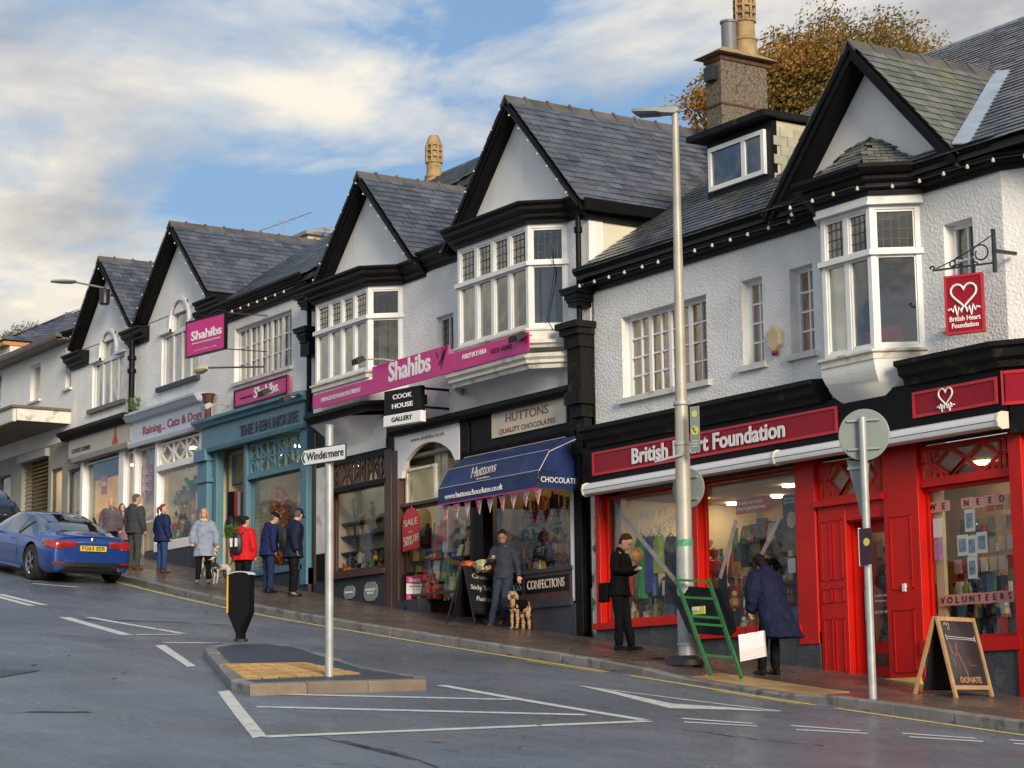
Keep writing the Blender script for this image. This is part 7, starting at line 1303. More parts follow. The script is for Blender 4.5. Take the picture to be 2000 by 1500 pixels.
    b.loft([[S((0, hip, z))+Vector(p)*k for p in ell((0, 0, 0), rx*bulk, ry*bulk)] for z, rx, ry in ((.84, .12, .10), (.92, .172, .125), (1.02, .165, .12))]); remeshed(b, 'trousers', legs.strip('!'), t, .013*k, crease=.030)
    for s_ in (-1, 1):
        w = G[s_][2]; b = MB(); zf = w.z-.085*k; b.loft([[V3(w.x+x*r_*k, w.y+y*k, zf+z*k) for x, z in ((-.036, .0), (.036, .0), (.038, .03), (.026, hh_), (-.026, hh_), (-.038, .03))] for y, r_, hh_ in ((.075, .75, .08), (.03, 1, .10), (-.03, 1.05, .085), (-.09, 1.15, .055), (-.15, 1.0, .045), (-.185, .5, .03))]); b.build('shoe', shoes, t, local=True, smooth=True, bevel=.006)
    # coat or jacket
    tm, hem, ex = top; b = MB(); rg = []
    prof = [(1.43, .125, .085), (1.36, .172, .108), (1.25, .165, .118), (1.10, .150, .110), (1.0, .160, .118), (.90, .170, .125)]
    for z, rx, ry in prof: rg.append([U((0, 0, z))+Rl @ (Vector(p)*k) for p in ell((0, 0, 0), rx*bulk*(.95 if fem and z > 1.2 else 1)+ex, ry*bulk+ex, n=18)])
    z = .90; fl = 0
    while z > hem+.02: z = max(hem, z-.10); fl += .014; c = S((0, hip*.8, z)) if lean < .3 else U((0, .06*fl*10, z)); rg.append([c+Vector(p)*k*(1+.03*math.sin(i*2.5+z*9)) for i, p in enumerate(ell((0, 0, 0), .172*bulk+ex+fl, .128*bulk+ex+fl, n=18))])
    b.loft(rg)
    for s_ in (-1, 1):
        a, e, w = A[s_]; cu = w+(e-w).normalized()*.02*k; capsule(b, [a+(U((0, 0, 1.40))-a)*.1, a.lerp(e, .5), e, e.lerp(cu, .5), cu], [r_*k+ex*k for r_ in (.060*bulk, .052*bulk, .046, .042, .036)], 12)
    capsule(b, [U((0, .01, 1.42)), U((0, .005, 1.49))], [.085*k, .066*k], 12)
    if hood: b.ball(U((0, .085, 1.46)), .10*k, 12, sc=(1.1, .75, .8))
    co = remeshed(b, 'coat', tm, t, .012*k, sm=4, crease=.038)
    # hair and hat
    hm, hs_ = hair
    if hs_ != 'bald':
        b = MB(); b.loft([[H((rx*math.cos(2*PI*i/14), .012+ry*math.sin(2*PI*i/14), z)) for i in range(14)] for z, rx, ry in ((.035, .078, .09), (.07, .078, .095), (.10, .066, .085), (.128, .038, .05), (.135, .012, .018))])
        b.loft([[H((rx*math.cos(2*PI*i/14), .035+ry*math.sin(2*PI*i/14), z)) for i in range(14)] for z, rx, ry in ((-.07, .05, .05), (-.03, .074, .068), (.03, .081, .078), (.07, .078, .085))])
        if hs_ in ('long', 'bob'):
            for s_ in (-1, 1): capsule(b, [H((s_*.06, .01, .06)), H((s_*.088, .0, -.02)), H((s_*.092, .0, -.10 if hs_ == 'bob' else -.16))], [.035*k, .036*k, .03*k], 8)
            capsule(b, [H((0, .06, .05)), H((0, .085, -.03)), H((0, .085, -.13))], [.06*k, .065*k, .05*k], 10)
        if hs_ == 'pony': capsule(b, [H((0, .10, .05)), H((.01, .155, .02)), H((.02, .16, -.08)), H((.02, .14, -.16))], [.03*k, .036*k, .032*k, .015*k], 8)
        remeshed(b, 'hair', hm, t, .009*k, sm=2)
    if hat:
        b = MB(); b.loft([[H((rx*math.cos(2*PI*i/14), .008+ry*math.sin(2*PI*i/14), z)) for i in range(14)] for z, rx, ry in ((.035, .086, .108), (.07, .088, .110), (.11, .075, .095), (.14, .045, .055), (.148, .012, .015))])
        if hat[1] == 'cap': b.hexa([H(p) for p in ((-.06, -.09, .035), (.06, -.09, .035), (.045, -.165, .028), (-.045, -.165, .028), (-.06, -.09, .05), (.06, -.09, .05), (.045, -.165, .040), (-.045, -.165, .040))])
        b.build('hat', hat[0], t, local=True, smooth=True)
    if scarf: b = MB(); b.lathe(U((0, 0, 1.44)), [(.10*k, 0), (.115*k, .03*k), (.09*k, .07*k)], 12); b.build('scarf', scarf, t, local=True, smooth=True)
    t['_'] = 0; del t['_']
    return t, U, H, A, k
for nme, c_, r_, bp in (('navy_coat', (.012, .015, .042), .7, .3), ('navy_bright', (.012, .02, .075), .65, .3), ('black_coat', (.004, .004, .005), .75, .2), ('slate_jacket', (.035, .043, .065), .7, .2), ('red_coat', (.50, .012, .02), .7, .2), ('grey_puffer', (.24, .28, .38), .5, .5), ('hoodie_grey', (.045, .05, .055), .9, .2),
    ('brown_grey', (.10, .08, .095), .6, .5), ('dusk_pink', (.28, .17, .21), .8, .3), ('dark_trousers', (.006, .006, .008), .8, .2), ('jeans', (.025, .06, .16), .85, .2), ('jeans_dark', (.015, .03, .08), .85, .2), ('navy_trousers', (.03, .038, .065), .8, .2), ('grey_trousers', (.05, .055, .055), .85, .2), ('black_shoe', (.01, .01, .01), .25, 0), ('brown_shoe', (.10, .045, .02), .4, 0), ('grey_shoe', (.20, .21, .23), .6, 0),
    ('hair_brown', (.045, .02, .010), .6, .5), ('hair_dark', (.015, .010, .008), .6, .5), ('hair_blond', (.35, .20, .08), .5, .5), ('hair_auburn', (.16, .05, .02), .5, .5), ('hair_grey', (.10, .085, .08), .7, .5), ('dark_brown', (.02, .012, .01), .4, 0), ('lip', (.30, .09, .08), .5, 0), ('green_leaf', (.06, .14, .03), .6, 0)): mat(nme, c_, r_, .15 if bp else .05, 12, bp, 45, spec=.15)
def gpos(x, y): p = gp(x, y, 0); return p
def hpx(p, px): return px*float(np.dot(np.array(p), _F))/CF
P1 = gpos(1212, 1270)
person('man in black coat and trousers looking down beside the left charity window', P1, R(118), hpx(P1, 230), .06, (.55, 0), top=('black_coat', .80, .02), hair=('hair_brown', 'short'), legpose={-1: (V3(-.09, -.03, .5), V3(-.09, -.02, .085)), 1: (V3(.10, -.05, .5), V3(.10, -.14, .085))}, arms={-1: (V3(-.24, -.05, 1.17), V3(-.05, -.24, 1.19)), 1: (V3(.24, -.06, 1.16), V3(.06, -.25, 1.22))})
bgt = thing('shoulder_bag', 'black shoulder bag on the hip of the man in black', 'bag', P1); b = MB(); c = P1+V3(-.16, -.16, .82); b.box(c.x-.10, c.x+.10, c.y-.03, c.y+.05, c.z-.14, c.z+.14); b.build('bag', 'black_coat', bgt, bevel=.02)
P2 = gpos(1503, 1318)
person('woman bending forward in a long navy coat, holding a white carrier bag', P2, R(268), hpx(P2, 246), .40, (.1, -.3), top=('navy_coat', .44, .06), hair=('hair_dark', 'bob'), fem=True, bulk=1.08, hood=True, hip=.13, legpose={-1: (V3(-.09, .03, .5), V3(-.09, .02, .085)), 1: (V3(.09, .0, .5), V3(.09, -.06, .085))}, arms={-1: (V3(-.24, -.05, 1.2), V3(-.22, -.16, .98)), 1: (V3(.25, -.04, 1.2), V3(.22, -.20, .98))})
q = atY(1470, 1262, P2.y-.45); cb = thing('carrier_bag', 'white paper carrier bag with orange stripes held by the bending woman', 'carrier bag', (q[0], q[1], q[2]-.2)); b = MB(); u_ = V3(.62, .55, .10).normalized(); w_ = V3(.5, -.6, 0).normalized(); c = Vector(q); z_ = V3(-.08, 0, 1)
Pb = [c-u_*.16-z_*.17, c+u_*.16-z_*.15, c+u_*.16+z_*.17, c-u_*.16+z_*.16]; b.prism([p+w_*.05 for p in Pb], -w_*.10); b.build('bag', 'sign_white', cb); b = MB()
for i in range(4): z = -.05-.03*i; b.bar(c-u_*.155+z_*z+w_*.052, c+u_*.155+z_*(z+.015)+w_*.052, .007, .003)
b.build('stripe', 'pumpkin', cb, kind='stuff'); b = MB(); [b.tube([c+u_*s_+z_*.16+w_*.05, c+u_*s_*.9+z_*.24+w_*.03], .012, 5) for s_ in (-.07, .07)]; b.build('handle', 'black', cb, kind='stuff')
P3 = gpos(984, 1224)
person('man in grey and burgundy jacket leaning by the chalk board, looking at a phone', P3, R(40), hpx(P3, 190), .02, (.45, .15), top=('slate_jacket', .86, .015), legs='navy_trousers', shoes='brown_shoe', hair=('hair_brown', 'short'), hip=.02, legpose={-1: (V3(-.12, -.10, .48), V3(-.20, -.12, .085)), 1: (V3(.07, -.16, .52), V3(-.02, .02, .13))}, arms={-1: (V3(-.27, -.02, 1.15), V3(-.14, -.24, 1.20)), 1: (V3(.26, .0, 1.15), V3(.30, -.06, .90))})
ph = thing('phone', 'black phone in the right hand of the man in the grey jacket', 'phone', P3); q = Vector(atY(949, 1101, P3.y-.22)); b = MB(); b.box(q.x-.04, q.x+.04, q.y-.006, q.y+.006, q.z-.06, q.z+.06); b.build('phone', 'black', ph, bevel=.004)
P4 = gpos(474, 1168)
_, U4_, H4_, A4_, k4 = person('woman in a red coat with leafy backpack, behind the black bollard', P4, R(215), hpx(P4, 160), .05, (.1, -.7), top=('red_coat', .78, .05), hair=('hair_dark', 'short'), fem=True, bulk=1.12, hood=True)
P5 = gpos(524, 1158)
person('woman in navy jacket and dark woollen hat looking into the teal shop window', P5, R(178), hpx(P5, 158), .12, (.25, -.2), top=('navy_bright', .80, .05), legs='jeans_dark', hair=('hair_grey', 'short'), hat=('black_coat', 'beanie'), fem=True, bulk=1.15, hood=True)
P6 = gpos(572, 1164)
_, U6_, H6_, A6_, k6 = person('man in navy coat and flat cap with black backpack at the teal shop window', P6, R(160), hpx(P6, 172), .10, (.35, .8), skin='skin_pink', top=('navy_coat', .76, .05), legs='dark_trousers', hair=('hair_grey', 'short'), hat=('navy_coat', 'cap'), bulk=1.1, hood=True)
def backpack(label, P, rz, k, m, fr=None, strap='black'):
    t = thing('backpack', label, 'backpack', P, rz); b = MB(); rg = []
    for z, w, d in ((.92, .10, .05), (.98, .14, .08), (1.15, .15, .10), (1.30, .135, .085), (1.38, .08, .05)): rg.append([V3(w*math.cos(a), .20+d*math.sin(a), z)*k for a in [2*PI*i/12 for i in range(12)]])
    b.loft(rg); b.build('bag', m, t, local=True, smooth=True); b = MB(); [b.tube([V3(s_*.09, .16, 1.33)*k, V3(s_*.12, .02, 1.46)*k, V3(s_*.13, -.15, 1.30)*k, V3(s_*.15, -.08, 1.08)*k, V3(s_*.10, .15, 1.0)*k], .016*k, 5) for s_ in (-1, 1)]; b.build('strap', strap, t, local=True, kind='stuff')
    if fr: b = MB(); [b.box(s_*.07*k-.03*k, s_*.07*k+.03*k, .28*k, .30*k, 1.08*k, 1.26*k) for s_ in (-1, 1)]; b.build('pocket', fr, t, local=True, kind='stuff')
    return t
backpack('black and white backpack on the woman in red', P4, R(200), k4, 'black', 'sign_white'); backpack('plain black backpack on the man in the navy coat', P6, R(170), k6, 'black')
b = MB(); c0_ = P4+V3(math.sin(R(200))*-.22*k4, math.cos(R(200))*.22*k4*1, 1.36*k4) ; c0_ = Vector(atY(450, 1042, P4.y-.2))
for i in range(150): c = c0_+V3(ru(-.17, .17), ru(-.08, .08), ru(-.06, .14)); u = V3(ru(-1, 1), ru(-1, 1), ru(-.2, 1)).normalized()*ru(.03, .07); v = u.orthogonal().normalized()*.012; b.add([c-u, c+v, c+u, c-v], [(0, 1, 2, 3)])
o = b.build('plant', 'green_leaf', fix=False); tag(o, 'bunch of green leaves sticking out of the black and white backpack', 'plant'); o['kind'] = 'stuff'
P7 = gpos(398, 1139)
person('smiling blond woman in a long grey padded coat, walking dogs', P7, R(52), hpx(P7, 146), 0, (0, -.15), top=('grey_puffer', .62, .04), legs='dark_trousers', shoes='grey_shoe', hair=('hair_blond', 'long'), fem=True, bulk=1.05, scarf='tan_print', legpose={-1: (V3(-.10, -.08, .5), V3(-.12, -.10, .085)), 1: (V3(.09, .0, .5), V3(.10, .10, .10))}, arms={-1: (V3(-.27, -.02, 1.16), V3(-.24, -.14, .94)), 1: (V3(.27, .0, 1.16), V3(.31, -.05, .90))})
P8 = gpos(316, 1119)
person('woman in navy jacket and blue jeans with auburn ponytail outside the pale blue shop', P8, R(190), hpx(P8, 134), .0, (0, -.9), top=('navy_bright', .78, .055), legs='jeans', shoes='brown_shoe', hair=('hair_auburn', 'pony'), fem=True, bulk=1.1)
P9 = gpos(262, 1113)
person('man in dark grey hooded top seen from behind at the grey shop door', P9, R(200), hpx(P9, 148), .0, (.1, -.6), top=('hoodie_grey', .84, .035), legs='grey_trousers', shoes='brown_shoe', hair=('hair_grey', 'short'), bulk=1.12, hood=True)
P10 = V3(-41.6, 17.45, g(-41.6))
q = atY(215, 1105, 17.5); P10 = V3(q[0], 17.5, g(q[0]))
hq = atY(215, 974, 17.5)[2]-P10.z
person('bald man in a padded brown-grey jacket behind the blue car', P10, R(50), hq*1.0, .0, (0, .3), skin='skin_pink', top=('brown_grey', .84, .04), legs='dark_trousers', hair=('hair_grey', 'bald'), bulk=1.12, hood=True)
q = atY(236, 1105, 17.9); P11 = V3(q[0], 17.9, g(q[0])); hq = atY(236, 985, 17.9)[2]-P11.z
person('woman in a dusky pink coat half hidden behind the bald man', P11, R(70), hq, .0, (0, .4), skin='skin_pink', top=('dusk_pink', .66, .04), hair=('hair_brown', 'long'), fem=True)

# ------------------------------------------------------------------ dogs: one continuous body each, facing -Y locally
def dog(label, pos, rz, h, fur, coat=None, spots=None, curly=False, tail=.6, headturn=0, group=None):
    """h = height at the withers"""
    t = thing('dog', label, 'dog', pos, rz, group); k = h; b = MB(); hd = Matrix.Rotation(headturn, 3, 'Z'); nk = V3(0, -.48, 1.02)
    def Hd(v): return (nk+hd @ (Vector(v)))*k
    b.loft([[V3(rx*math.cos(a), y, z+rz_*math.sin(a))*k for a in [2*PI*i/12 for i in range(12)]] for y, z, rx, rz_ in ((-.50, .80, .10, .14), (-.38, .78, .17, .22), (-.15, .77, .18, .22), (.15, .82, .155, .17), (.40, .84, .15, .16), (.52, .84, .08, .10))])
    capsule(b, [V3(0, -.42, .86)*k, V3(0, -.50, 1.02)*k, Hd((0, -.03, .14))], [.13*k, .10*k, .10*k], 10)
    b.ball(Hd((0, -.05, .18)), .125*k, 12, sc=(.95, 1.1, .95)); capsule(b, [Hd((0, -.12, .15)), Hd((0, -.30, .11))], [.075*k, .05*k], 10)
    for s_ in (-1, 1): capsule(b, [Hd((s_*.10, -.03, .24)), Hd((s_*.155, -.05, .12)), Hd((s_*.15, -.08, .02))], [.04*k, .055*k, .04*k], 8)
    for s_ in (-1, 1):
        capsule(b, [V3(s_*.11, -.36, .68)*k, V3(s_*.11, -.34, .42)*k, V3(s_*.11, -.37, .22)*k, V3(s_*.11, -.38, .06)*k], [.075*k, .05*k, .038*k, .035*k], 8); b.ball(V3(s_*.11, -.42, .035)*k, .05*k, 8, sc=(1, 1.4, .7))
        capsule(b, [V3(s_*.11, .40, .74)*k, V3(s_*.12, .30, .46)*k, V3(s_*.12, .48, .26)*k, V3(s_*.12, .46, .06)*k], [.12*k, .07*k, .036*k, .034*k], 8); b.ball(V3(s_*.12, .42, .035)*k, .05*k, 8, sc=(1, 1.4, .7))
    capsule(b, [V3(0, .52, .90)*k, V3(0, .64, .98+tail*.1)*k, V3(.02, .72, .98+tail*.4)*k], [.04*k, .035*k, .03*k], 8)
    if curly:
        random.seed(4)
        for i in range(260):
            y = ru(-.5, .5); a = ru(0, 2*PI); b.ball(V3(.165*math.cos(a), y, .79+.19*math.sin(a))*k, .035*k, 6)
        for s_ in (-1, 1):
            for i in range(70): z = ru(.06, .62); b.ball(V3(s_*.11+ru(-.035, .035), -.36+ru(-.035, .035), z)*k, .036*k, 6); b.ball(V3(s_*.12+ru(-.035, .035), .42+ru(-.05, .05), z)*k, .038*k, 6)
        for i in range(60): a, e = ru(0, 2*PI), ru(-1, 1); b.ball(Hd((.11*math.cos(a), -.05+.11*math.sin(a), .19+.1*e)), .035*k, 6)
    remeshed(b, 'body', fur, t, .011*k**.5*1.0, sm=1)
    e_ = MB(); [e_.ball(Hd((s_*.05, -.155, .21)), .018*k, 8) for s_ in (-1, 1)]; e_.build('eyes', 'black', t, local=True, kind='stuff'); e_ = MB(); e_.ball(Hd((0, -.345, .125)), .03*k, 8); e_.build('nose', 'black', t, local=True, smooth=True)
    if coat: b = MB(); b.loft([[V3(rx*math.cos(a), y, z+rz_*math.sin(a))*k for a in [2*PI*i/14 for i in range(14)]] for y, z, rx, rz_ in ((-.50, .86, .14, .17), (-.38, .80, .215, .24), (-.15, .80, .215, .235), (.18, .85, .19, .20), (.30, .86, .19, .19))]); b.build('coat', coat, t, local=True, smooth=True)
    return t
mat('fur_apricot', (.44, .27, .15), .9, .2, 30, .8, 40); mat('fur_white', (.52, .48, .42), .9, .15, 12, .6, 50)
def furmat(name, a, c, sc, th):
    m = mat(name, a, .9, .1, 12, .6, 50, stain=[(c, sc, th, .03, 1)]); return m
furmat('fur_patched', (.52, .47, .40), (.02, .016, .014), 3.2, .50)
PD = gpos(1016, 1229)
dog('curly apricot dog in a dark coat standing by the man with the phone', PD, R(25), hpx(PD, 60)*.92, 'fur_apricot', 'black_coat', curly=True, headturn=.7, tail=-.3)
PD2 = gpos(432, 1141); dog('white spaniel with dark patches beside the blond woman', PD2, R(18), hpx(PD2, 40), 'fur_patched', headturn=-.2)
PD3 = gpos(388, 1128); dog('black and white dog half hidden behind the blond woman', PD3+V3(-.3, .35, .05), R(100), hpx(PD3, 42), 'fur_patched')
def leash(label, a, c): o = MB().tube([a, a.lerp(c, .5)-V3(0, 0, .12), c], .008, 5).build('dog_lead', 'black'); tag(o, label, 'dog lead')
leash('dark lead from the leaning man to the curly apricot dog', Vector(atY(1003, 1143, P3.y-.1)), Vector(atY(1008, 1178, PD.y-.1))); leash('dark lead from the blond woman to the spaniel', Vector(atY(384, 1062, P7.y-.1)), Vector(atY(424, 1104, PD2.y-.1)))
# ------------------------------------------------------------------ cars
def carpaint(name, c, c2=None):
    m = bpy.data.materials.new(name); m.use_nodes = True; MT[name] = m; b = m.node_tree.nodes['Principled BSDF']; b.inputs['Base Color'].default_value = (*c, 1); b.inputs['Metallic'].default_value = .45; b.inputs['Roughness'].default_value = .32; b.inputs['Coat Weight'].default_value = 1; b.inputs['Coat Roughness'].default_value = .04
carpaint('paint_blue', (.012, .062, .30)); carpaint('paint_black', (.012, .013, .016))
mat('tyre', (.015, .015, .016), .8, .2, 10); mat('alloy', (.32, .32, .33), .3, .1, 8, metal=.8); mat('trim_black', (.01, .01, .011), .4, 0); mat('tail_red', (.30, .010, .010), .15, .35, 14, coat=1); mat('plate_yellow', (.70, .50, .04), .4, .02); mat('chrome', (.6, .6, .62), .15, 0, metal=1)
def car(label, pos, rz, L_=4.6, W=1.82, Hc=1.38, paint='paint_blue', plate='FG63 EER', coupe=True, cat='car', slope=0.):
    """local frame: front towards +X, ground at z = 0. Side outlines give the heights, plan and section curves the widths"""
    t = thing('parked_car', label, cat, pos, rz); t.rotation_euler = (0, slope, rz); h = W/2; x0, x1 = -L_*.5, L_*.5
    # stations: x, sill z, belt z, roof z (None = belt), half widths at belt, roof half width, shoulder width
    k = Hc/1.38
    if coupe: st = [(-.500, .40, .80, .84, .70, .60), (-.496, .28, .86, .93, .84, .72), (-.480, .23, .89, 1.005, .90, .76), (-.43, .21, .905, 1.025, .955, .76), (-.335, .19, .915, 1.06, .985, .72), (-.22, .18, .92, 1.245, 1.0, .64), (-.11, .17, .915, 1.35, 1.0, .60), (.0, .17, .91, 1.38, 1.0, .63), (.08, .17, .90, 1.345, 1.0, .64), (.17, .18, .90, 1.20, .995, .68), (.26, .19, .90, .985, .985, .76), (.36, .20, .86, .93, .96, .74), (.45, .22, .74, .82, .88, .66), (.49, .26, .62, .70, .74, .55), (.50, .36, .52, .58, .6, .45)]
    else: st = [(-.500, .42, .95, 1.0, .72, .62), (-.49, .30, 1.0, 1.10, .84, .70), (-.46, .24, 1.02, 1.20, .93, .74), (-.42, .22, 1.02, 1.36, .97, .70), (-.33, .20, 1.02, 1.50, .99, .68), (-.15, .19, 1.0, 1.55, 1.0, .68), (.02, .19, .99, 1.53, 1.0, .68), (.10, .19, .98, 1.45, 1.0, .70), (.20, .19, .98, 1.12, .99, .78), (.35, .2, .94, 1.0, .96, .76), (.46, .24, .80, .86, .86, .64), (.5, .38, .58, .62, .66, .5)]
    rings = []
    for (fx, zs_, zb, zr, wb, wr) in st:
        x = fx*L_; zb *= k; zr *= k; zs_ *= k; wb = wb*h; wr = wr*h; roofed = zr-zb > .14*k
        mid = (zs_+zb)/2
        half = [(wb*.86, zs_), (wb*.965, zs_+.06*k), (wb*.992, mid-.05*k), (wb*1.0, mid+.08*k), (wb*.985, zb-.05*k), (wb*.945, zb), ((wr+wb*.93)/2 if roofed else wb*.80, (zb+zr)/2 if roofed else zb+(zr-zb)*.55), (wr if roofed else wb*.62, zr-.05*k if roofed else zb+(zr-zb)*.8), (wr*.80 if roofed else wb*.4, zr-.008), (0, zr)]
        rings.append([V3(x, -y, z) for y, z in half]+[V3(x, y, z) for y, z in half[::-1][1:]])
    n = len(rings[0]); vs = [p for r_ in rings for p in r_]; fs = []; mi = []
    xs = [s_[0] for s_ in st]; gl = {}
    for i in range(len(rings)-1):
        for j in range(n-1):
            xm = (xs[i]+xs[i+1])/2; fs.append((i*n+j, (i+1)*n+j, (i+1)*n+j+1, i*n+j+1)); jj = j if j < 9 else n-2-j; m_ = 0
            r0, r1 = st[i][3]-st[i][2], st[i+1][3]-st[i+1][2]
            if coupe:
                if jj in (5, 6) and -.30 < xm < .20 and max(r0, r1) > .3: m_ = 1
                if jj >= 6 and (-.335 < xm < -.115): m_ = 1 if jj >= 7 else m_
                if jj >= 7 and (.08 < xm < .255): m_ = 1
            else:
                if jj in (5, 6) and -.40 < xm < .15: m_ = 1
                if jj >= 7 and (-.46 < xm < -.37): m_ = 1
                if jj >= 7 and (.10 < xm < .30): m_ = 1
            mi.append(m_)
    fs += [tuple(range(n-1, -1, -1)), tuple(range((len(rings)-1)*n, len(rings)*n))]; mi += [0, 0]
    # bottom closing strip
    for i in range(len(rings)-1): fs.append((i*n+n-1, (i+1)*n+n-1, (i+1)*n, i*n)); mi.append(2)
    me = bpy.data.meshes.new('body'); me.from_pydata([tuple(v) for v in vs], [], fs)
    for m_ in (paint, 'glass_dark', 'trim_black'): me.materials.append(MT[m_])
    me.polygons.foreach_set('material_index', mi); bm = bmesh.new(); bm.from_mesh(me); bmesh.ops.recalc_face_normals(bm, faces=bm.faces); cl_ = bm.edges.layers.float.get('crease_edge') or bm.edges.layers.float.new('crease_edge')
    for e in bm.edges:
        a = {f_.material_index for f_ in e.link_faces}
        if len(a) > 1: e[cl_] = .65
    bm.to_mesh(me); bm.free(); me.polygons.foreach_set('use_smooth', [True]*len(me.polygons)); o = bpy.data.objects.new('body', me); COL.objects.link(o); o.parent = t; s_ = o.modifiers.new('sub', 'SUBSURF'); s_.levels = 3; s_.render_levels = 3
    R_ = .335; wx = (-.30*L_+.0, .315*L_)
    # wheel wells cut with real cylinders
    cb = MB(); 
    for x in wx: cb.lathe(V3(x, -h-.1, R_+.015), [(R_+.045, 0), (R_+.045, W+.2)], 28, (0, 1, 0))
    cut = cb.build('arch_cutter', 'trim_black', t, local=True); dgz = None
    bo = o.modifiers.new('wells', 'BOOLEAN'); bo.object = cut; bo.operation = 'DIFFERENCE'; bo.solver = 'EXACT'
    bpy.context.view_layer.update(); me2 = bpy.data.meshes.new_from_object(o.evaluated_get(bpy.context.evaluated_depsgraph_get())); o.modifiers.clear(); o.data = me2; bpy.data.objects.remove(cut); me2.set_sharp_from_angle(angle=R(50))
    b = MB(); b.box(-L_*.44, L_*.44, -h*.82, h*.82, .24, .5); b.build('underbody', 'trim_black', t, local=True)
    for x in wx:
        for s_ in (-1, 1):
            w = bpy.data.objects.new('wheel', None); COL.objects.link(w); w.parent = t; w.location = (x, s_*(h-.115), R_)
            b = MB(); b.lathe((0, -.11, 0), [(.225, 0), (R_-.03, .0), (R_, .03), (R_, .19), (R_-.03, .22), (.225, .22), (.225, 0)], 32, (0, 1, 0), caps=False); b.build('tyre', 'tyre', w, local=True, smooth=True)
            b = MB(); yo = s_*.085; b.lathe((0, yo-.01, 0), [(.19, 0), (.235, 0), (.235, .025), (.215, .025), (.20, .01), (.19, 0)], 32, (0, 1, 0), caps=False); b.lathe((0, yo-.012, 0), [(.035, 0), (.05, .02), (.03, .035)], 12, (0, 1, 0))
            for q_ in range(5):
                for d_ in (-.13, .13): a = 2*PI*q_/5; b.bar((.03*math.cos(a), yo, .03*math.sin(a)), (.215*math.cos(a+d_), yo, .215*math.sin(a+d_)), .026, .022, up=(0, 1, 0))
            b.build('rim', 'alloy', w, local=True, smooth=True); b = MB(); b.lathe((0, yo-.05*s_, 0), [(.19, -.005), (.19, .005)], 24, (0, 1, 0)); b.build('disc', 'trim_black', w, local=True)
    xb = -L_*.5
    # rear lamps, plate, badge, bumper details
    if coupe:
        for s_ in (-1, 1):                                    # lamp units cut out of the body surface itself and set slightly proud
            vs_, fs_, mp = [], [], {}
            for pl_ in me2.polygons:
                c = pl_.center; ay = s_*c.y/h; top_ = .895*k; bot_ = (.735 if ay > .62 else .775)*k
                if c.x < xb+.42 and ay > .36 and bot_ < c.z < top_ and not (c.x > xb+.30 and c.z < .80*k):
                    f_ = []
                    for vi in pl_.vertices:
                        if vi not in mp: mp[vi] = len(vs_); v = me2.vertices[vi]; vs_.append(v.co+v.normal*.012)
                        f_.append(mp[vi])
                    fs_.append(f_)
            lm = bpy.data.meshes.new('tail_light'); lm.from_pydata(vs_, [], fs_); lm.materials.append(MT['tail_red']); lm.polygons.foreach_set('use_smooth', [True]*len(lm.polygons)); lo2 = bpy.data.objects.new('tail_light', lm); COL.objects.link(lo2); lo2.parent = t; so_ = lo2.modifiers.new('thick', 'SOLIDIFY'); so_.thickness = .016; so_.offset = -1
        FRr = [('number_plate', 'plate_yellow', -.27, .27, .71, .82)]
        b = MB(); b.box(xb-.035, xb-.022, -.26, .26, .70*k, .81*k); pl = b.build('number_plate', 'plate_yellow', t, local=True)
        c = bpy.data.curves.new('lettering', 'FONT'); c.body = plate; c.align_x = 'CENTER'; c.align_y = 'CENTER'; c.size = .10; c.extrude = .001; c.offset = .002; c.materials.append(MT['black']); lo_ = bpy.data.objects.new('lettering', c); COL.objects.link(lo_); lo_.parent = pl
        lo_.rotation_euler = (Matrix(((0, 0, -1), (-1, 0, 0), (0, 1, 0)))).to_euler(); lo_.location = (xb-.037, 0, .755*k); _texts.append((lo_, .46))
        b = MB(); b.lathe((xb+.012, 0, .93*k), [(.042, 0), (.042, .012), (.03, .016)], 20, (-1, 0, .1)); b.build('badge', 'chrome', t, local=True)
        b = MB(); b.loft([[V3(xb-.045+abs(y)**3*.12, y*h, z) for z in (.34, .42)]+[V3(xb+.06, y*h, z) for z in (.42, .34)] for y in [-.86+.172*i for i in range(11)]]); b.build('diffuser', 'trim_black', t, local=True)
        for s_ in (-1, 1): b = MB(); b.box(xb-.02, xb+.03, s_*.66-.11, s_*.66+.11, .43*k, .455*k); b.build('reflector', 'tail_red', t, local=True)
        b = MB(); b.lathe((xb-.06, .0-.52, .30), [(.035, 0), (.04, 0), (.04, .18), (.03, .18)], 14, (1, 0, 0)); b.build('exhaust', 'chrome', t, local=True)
        b = MB(); b.loft([[V3(xb+.06+.02*i, y*.95, .985*k+.02*(i == 1)) for i in range(3)] for y in (-.62, 0, .62)]); b.build('boot_lip', paint, t, local=True)
        b = MB(); b.loft([[V3(-.13*L_+dx, yy, z*k) for yy, z in ((-.03, 1.36), (.03, 1.36), (0, 1.375+hh_))] for dx, hh_ in ((0, .05), (.14, .0))]); b.build('aerial_fin', paint, t, local=True)
    else:
        for s_ in (-1, 1): b = MB(); b.loft([[V3(fx*L_-.02, s_*wy*h, z0_*k), V3(fx*L_-.02, s_*wy*h, z1_*k), V3(fx*L_+.05, s_*wy*h, z1_*k), V3(fx*L_+.05, s_*wy*h, z0_*k)] for fx, wy, z0_, z1_ in ((-.49, .50, .86, .96), (-.478, .80, .84, .98), (-.44, .97, .86, .98))]); b.build('tail_light', 'tail_red', t, local=True, smooth=True)
        b = MB(); b.box(xb-.02, xb, -.26, .26, .62*k, .73*k); b.build('number_plate', 'plate_yellow', t, local=True)
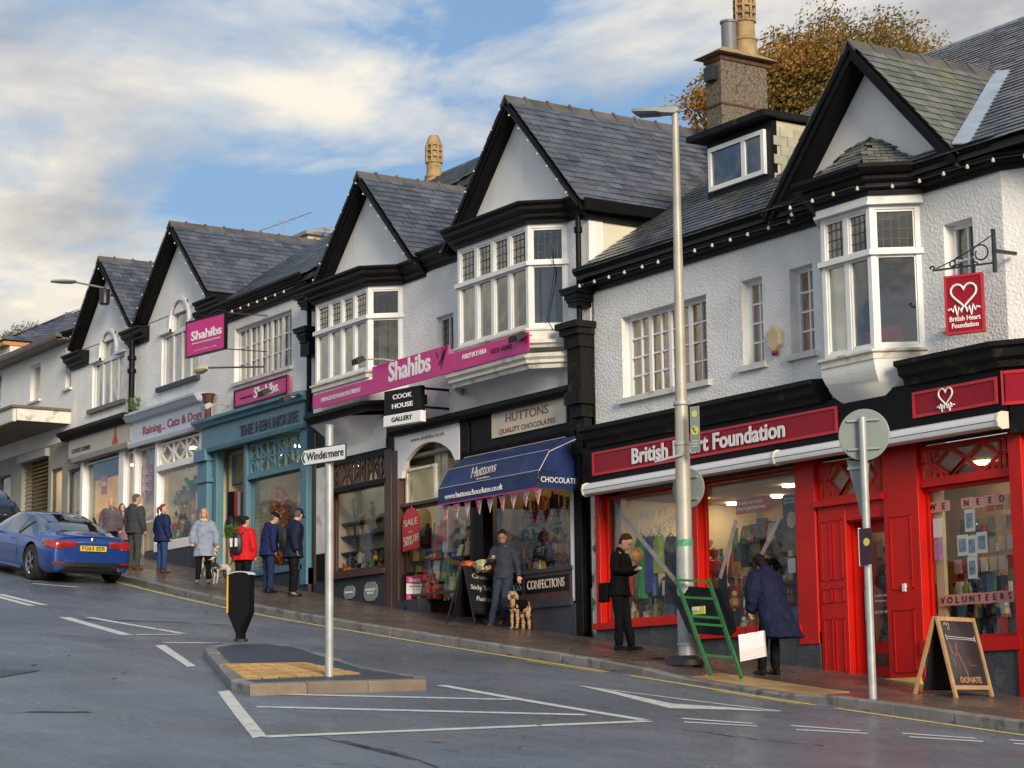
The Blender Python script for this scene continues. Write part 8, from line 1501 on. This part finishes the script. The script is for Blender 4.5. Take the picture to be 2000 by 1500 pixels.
    for s_ in (-1, 1):                                            # mirrors, handles, pillars, shut lines
        b = MB(); b.ball((.155*L_, s_*(h+.09), .98*k), .10, 10, sc=(.55, 1, .65)); b.bar((.165*L_, s_*(h-.08), .93*k), (.155*L_, s_*(h+.05), .96*k), .04); b.build('mirror', paint, t, local=True, smooth=True)
        b = MB(); b.bar((-.105*L_, s_*(h-.005), .80*k), (-.065*L_, s_*(h-.005), .80*k), .02, .03); b.build('handle', paint, t, local=True, bevel=.006)
        b = MB(); b.bar((-.125*L_, s_*(h*.955), .93*k), (-.14*L_, s_*(h*.70), 1.30*k), .035, .02); b.build('pillar', 'trim_black', t, local=True)
        b = MB(); b.tube([V3(-.135*L_, s_*(h-.003), .88*k), V3(-.145*L_, s_*(h+.001), .62*k), V3(-.13*L_, s_*(h-.004), .28*k)], .004, 4); b.tube([V3(-.45*L_, s_*h*.90, .66*k), V3(-.38*L_, s_*h*.975, .68*k)], .003, 4); b.build('shut_line', 'trim_black', t, local=True, kind='stuff')
        b = MB(); b.bar((-.20*L_, s_*(h-.02), .21), (.22*L_, s_*(h-.02), .21), .05, .05); b.build('side_skirt', paint, t, local=True, bevel=.01)
    return t
m = bpy.data.materials.new('glass_dark'); m.use_nodes = True; MT['glass_dark'] = m; bb = m.node_tree.nodes['Principled BSDF']; bb.inputs['Base Color'].default_value = (.012, .014, .016, 1); bb.inputs['Roughness'].default_value = .03; bb.inputs['Specular IOR Level'].default_value = .9; bb.inputs['Coat Weight'].default_value = 1; bb.inputs['Coat IOR'].default_value = 1.9
sl_ = math.atan((g(-41)-g(-38))/3)
cx = -39.85; car('blue two-door coupe parked at the kerb, rear number plate FG63 EER', (cx, 15.3, g(cx)+RD), R(180), 4.5, 1.78, 1.25, slope=-0.0)
bpy.data.objects['parked_car'].rotation_euler = (0, -sl_, R(180))
c2x = -45.4; t = car('dark estate car partly cut off by the left edge, ahead of the blue coupe', (c2x, 15.2, g(c2x)+RD), R(180), 4.7, 1.82, 1.36, paint='paint_black', coupe=False); t.rotation_euler = (0, -math.atan((g(-47)-g(-44))/3), R(180))
fit_texts()
dg = bpy.context.evaluated_depsgraph_get(); _tm = {}
for o, w in _texts:                                    # lettering becomes plain mesh
    me = bpy.data.meshes.new_from_object(o.evaluated_get(dg)); me.name = 'lettering'
    n_ = bpy.data.objects.new(o.name, me); c_ = o.data; nm = o.name; par = o.parent
    M = o.matrix_basis.copy(); k = {k_: o[k_] for k_ in o.keys()}; bpy.data.objects.remove(o); n_.name = nm; COL.objects.link(n_); n_.parent = par; n_.matrix_basis = M
    for k_, v_ in k.items(): n_[k_] = v_
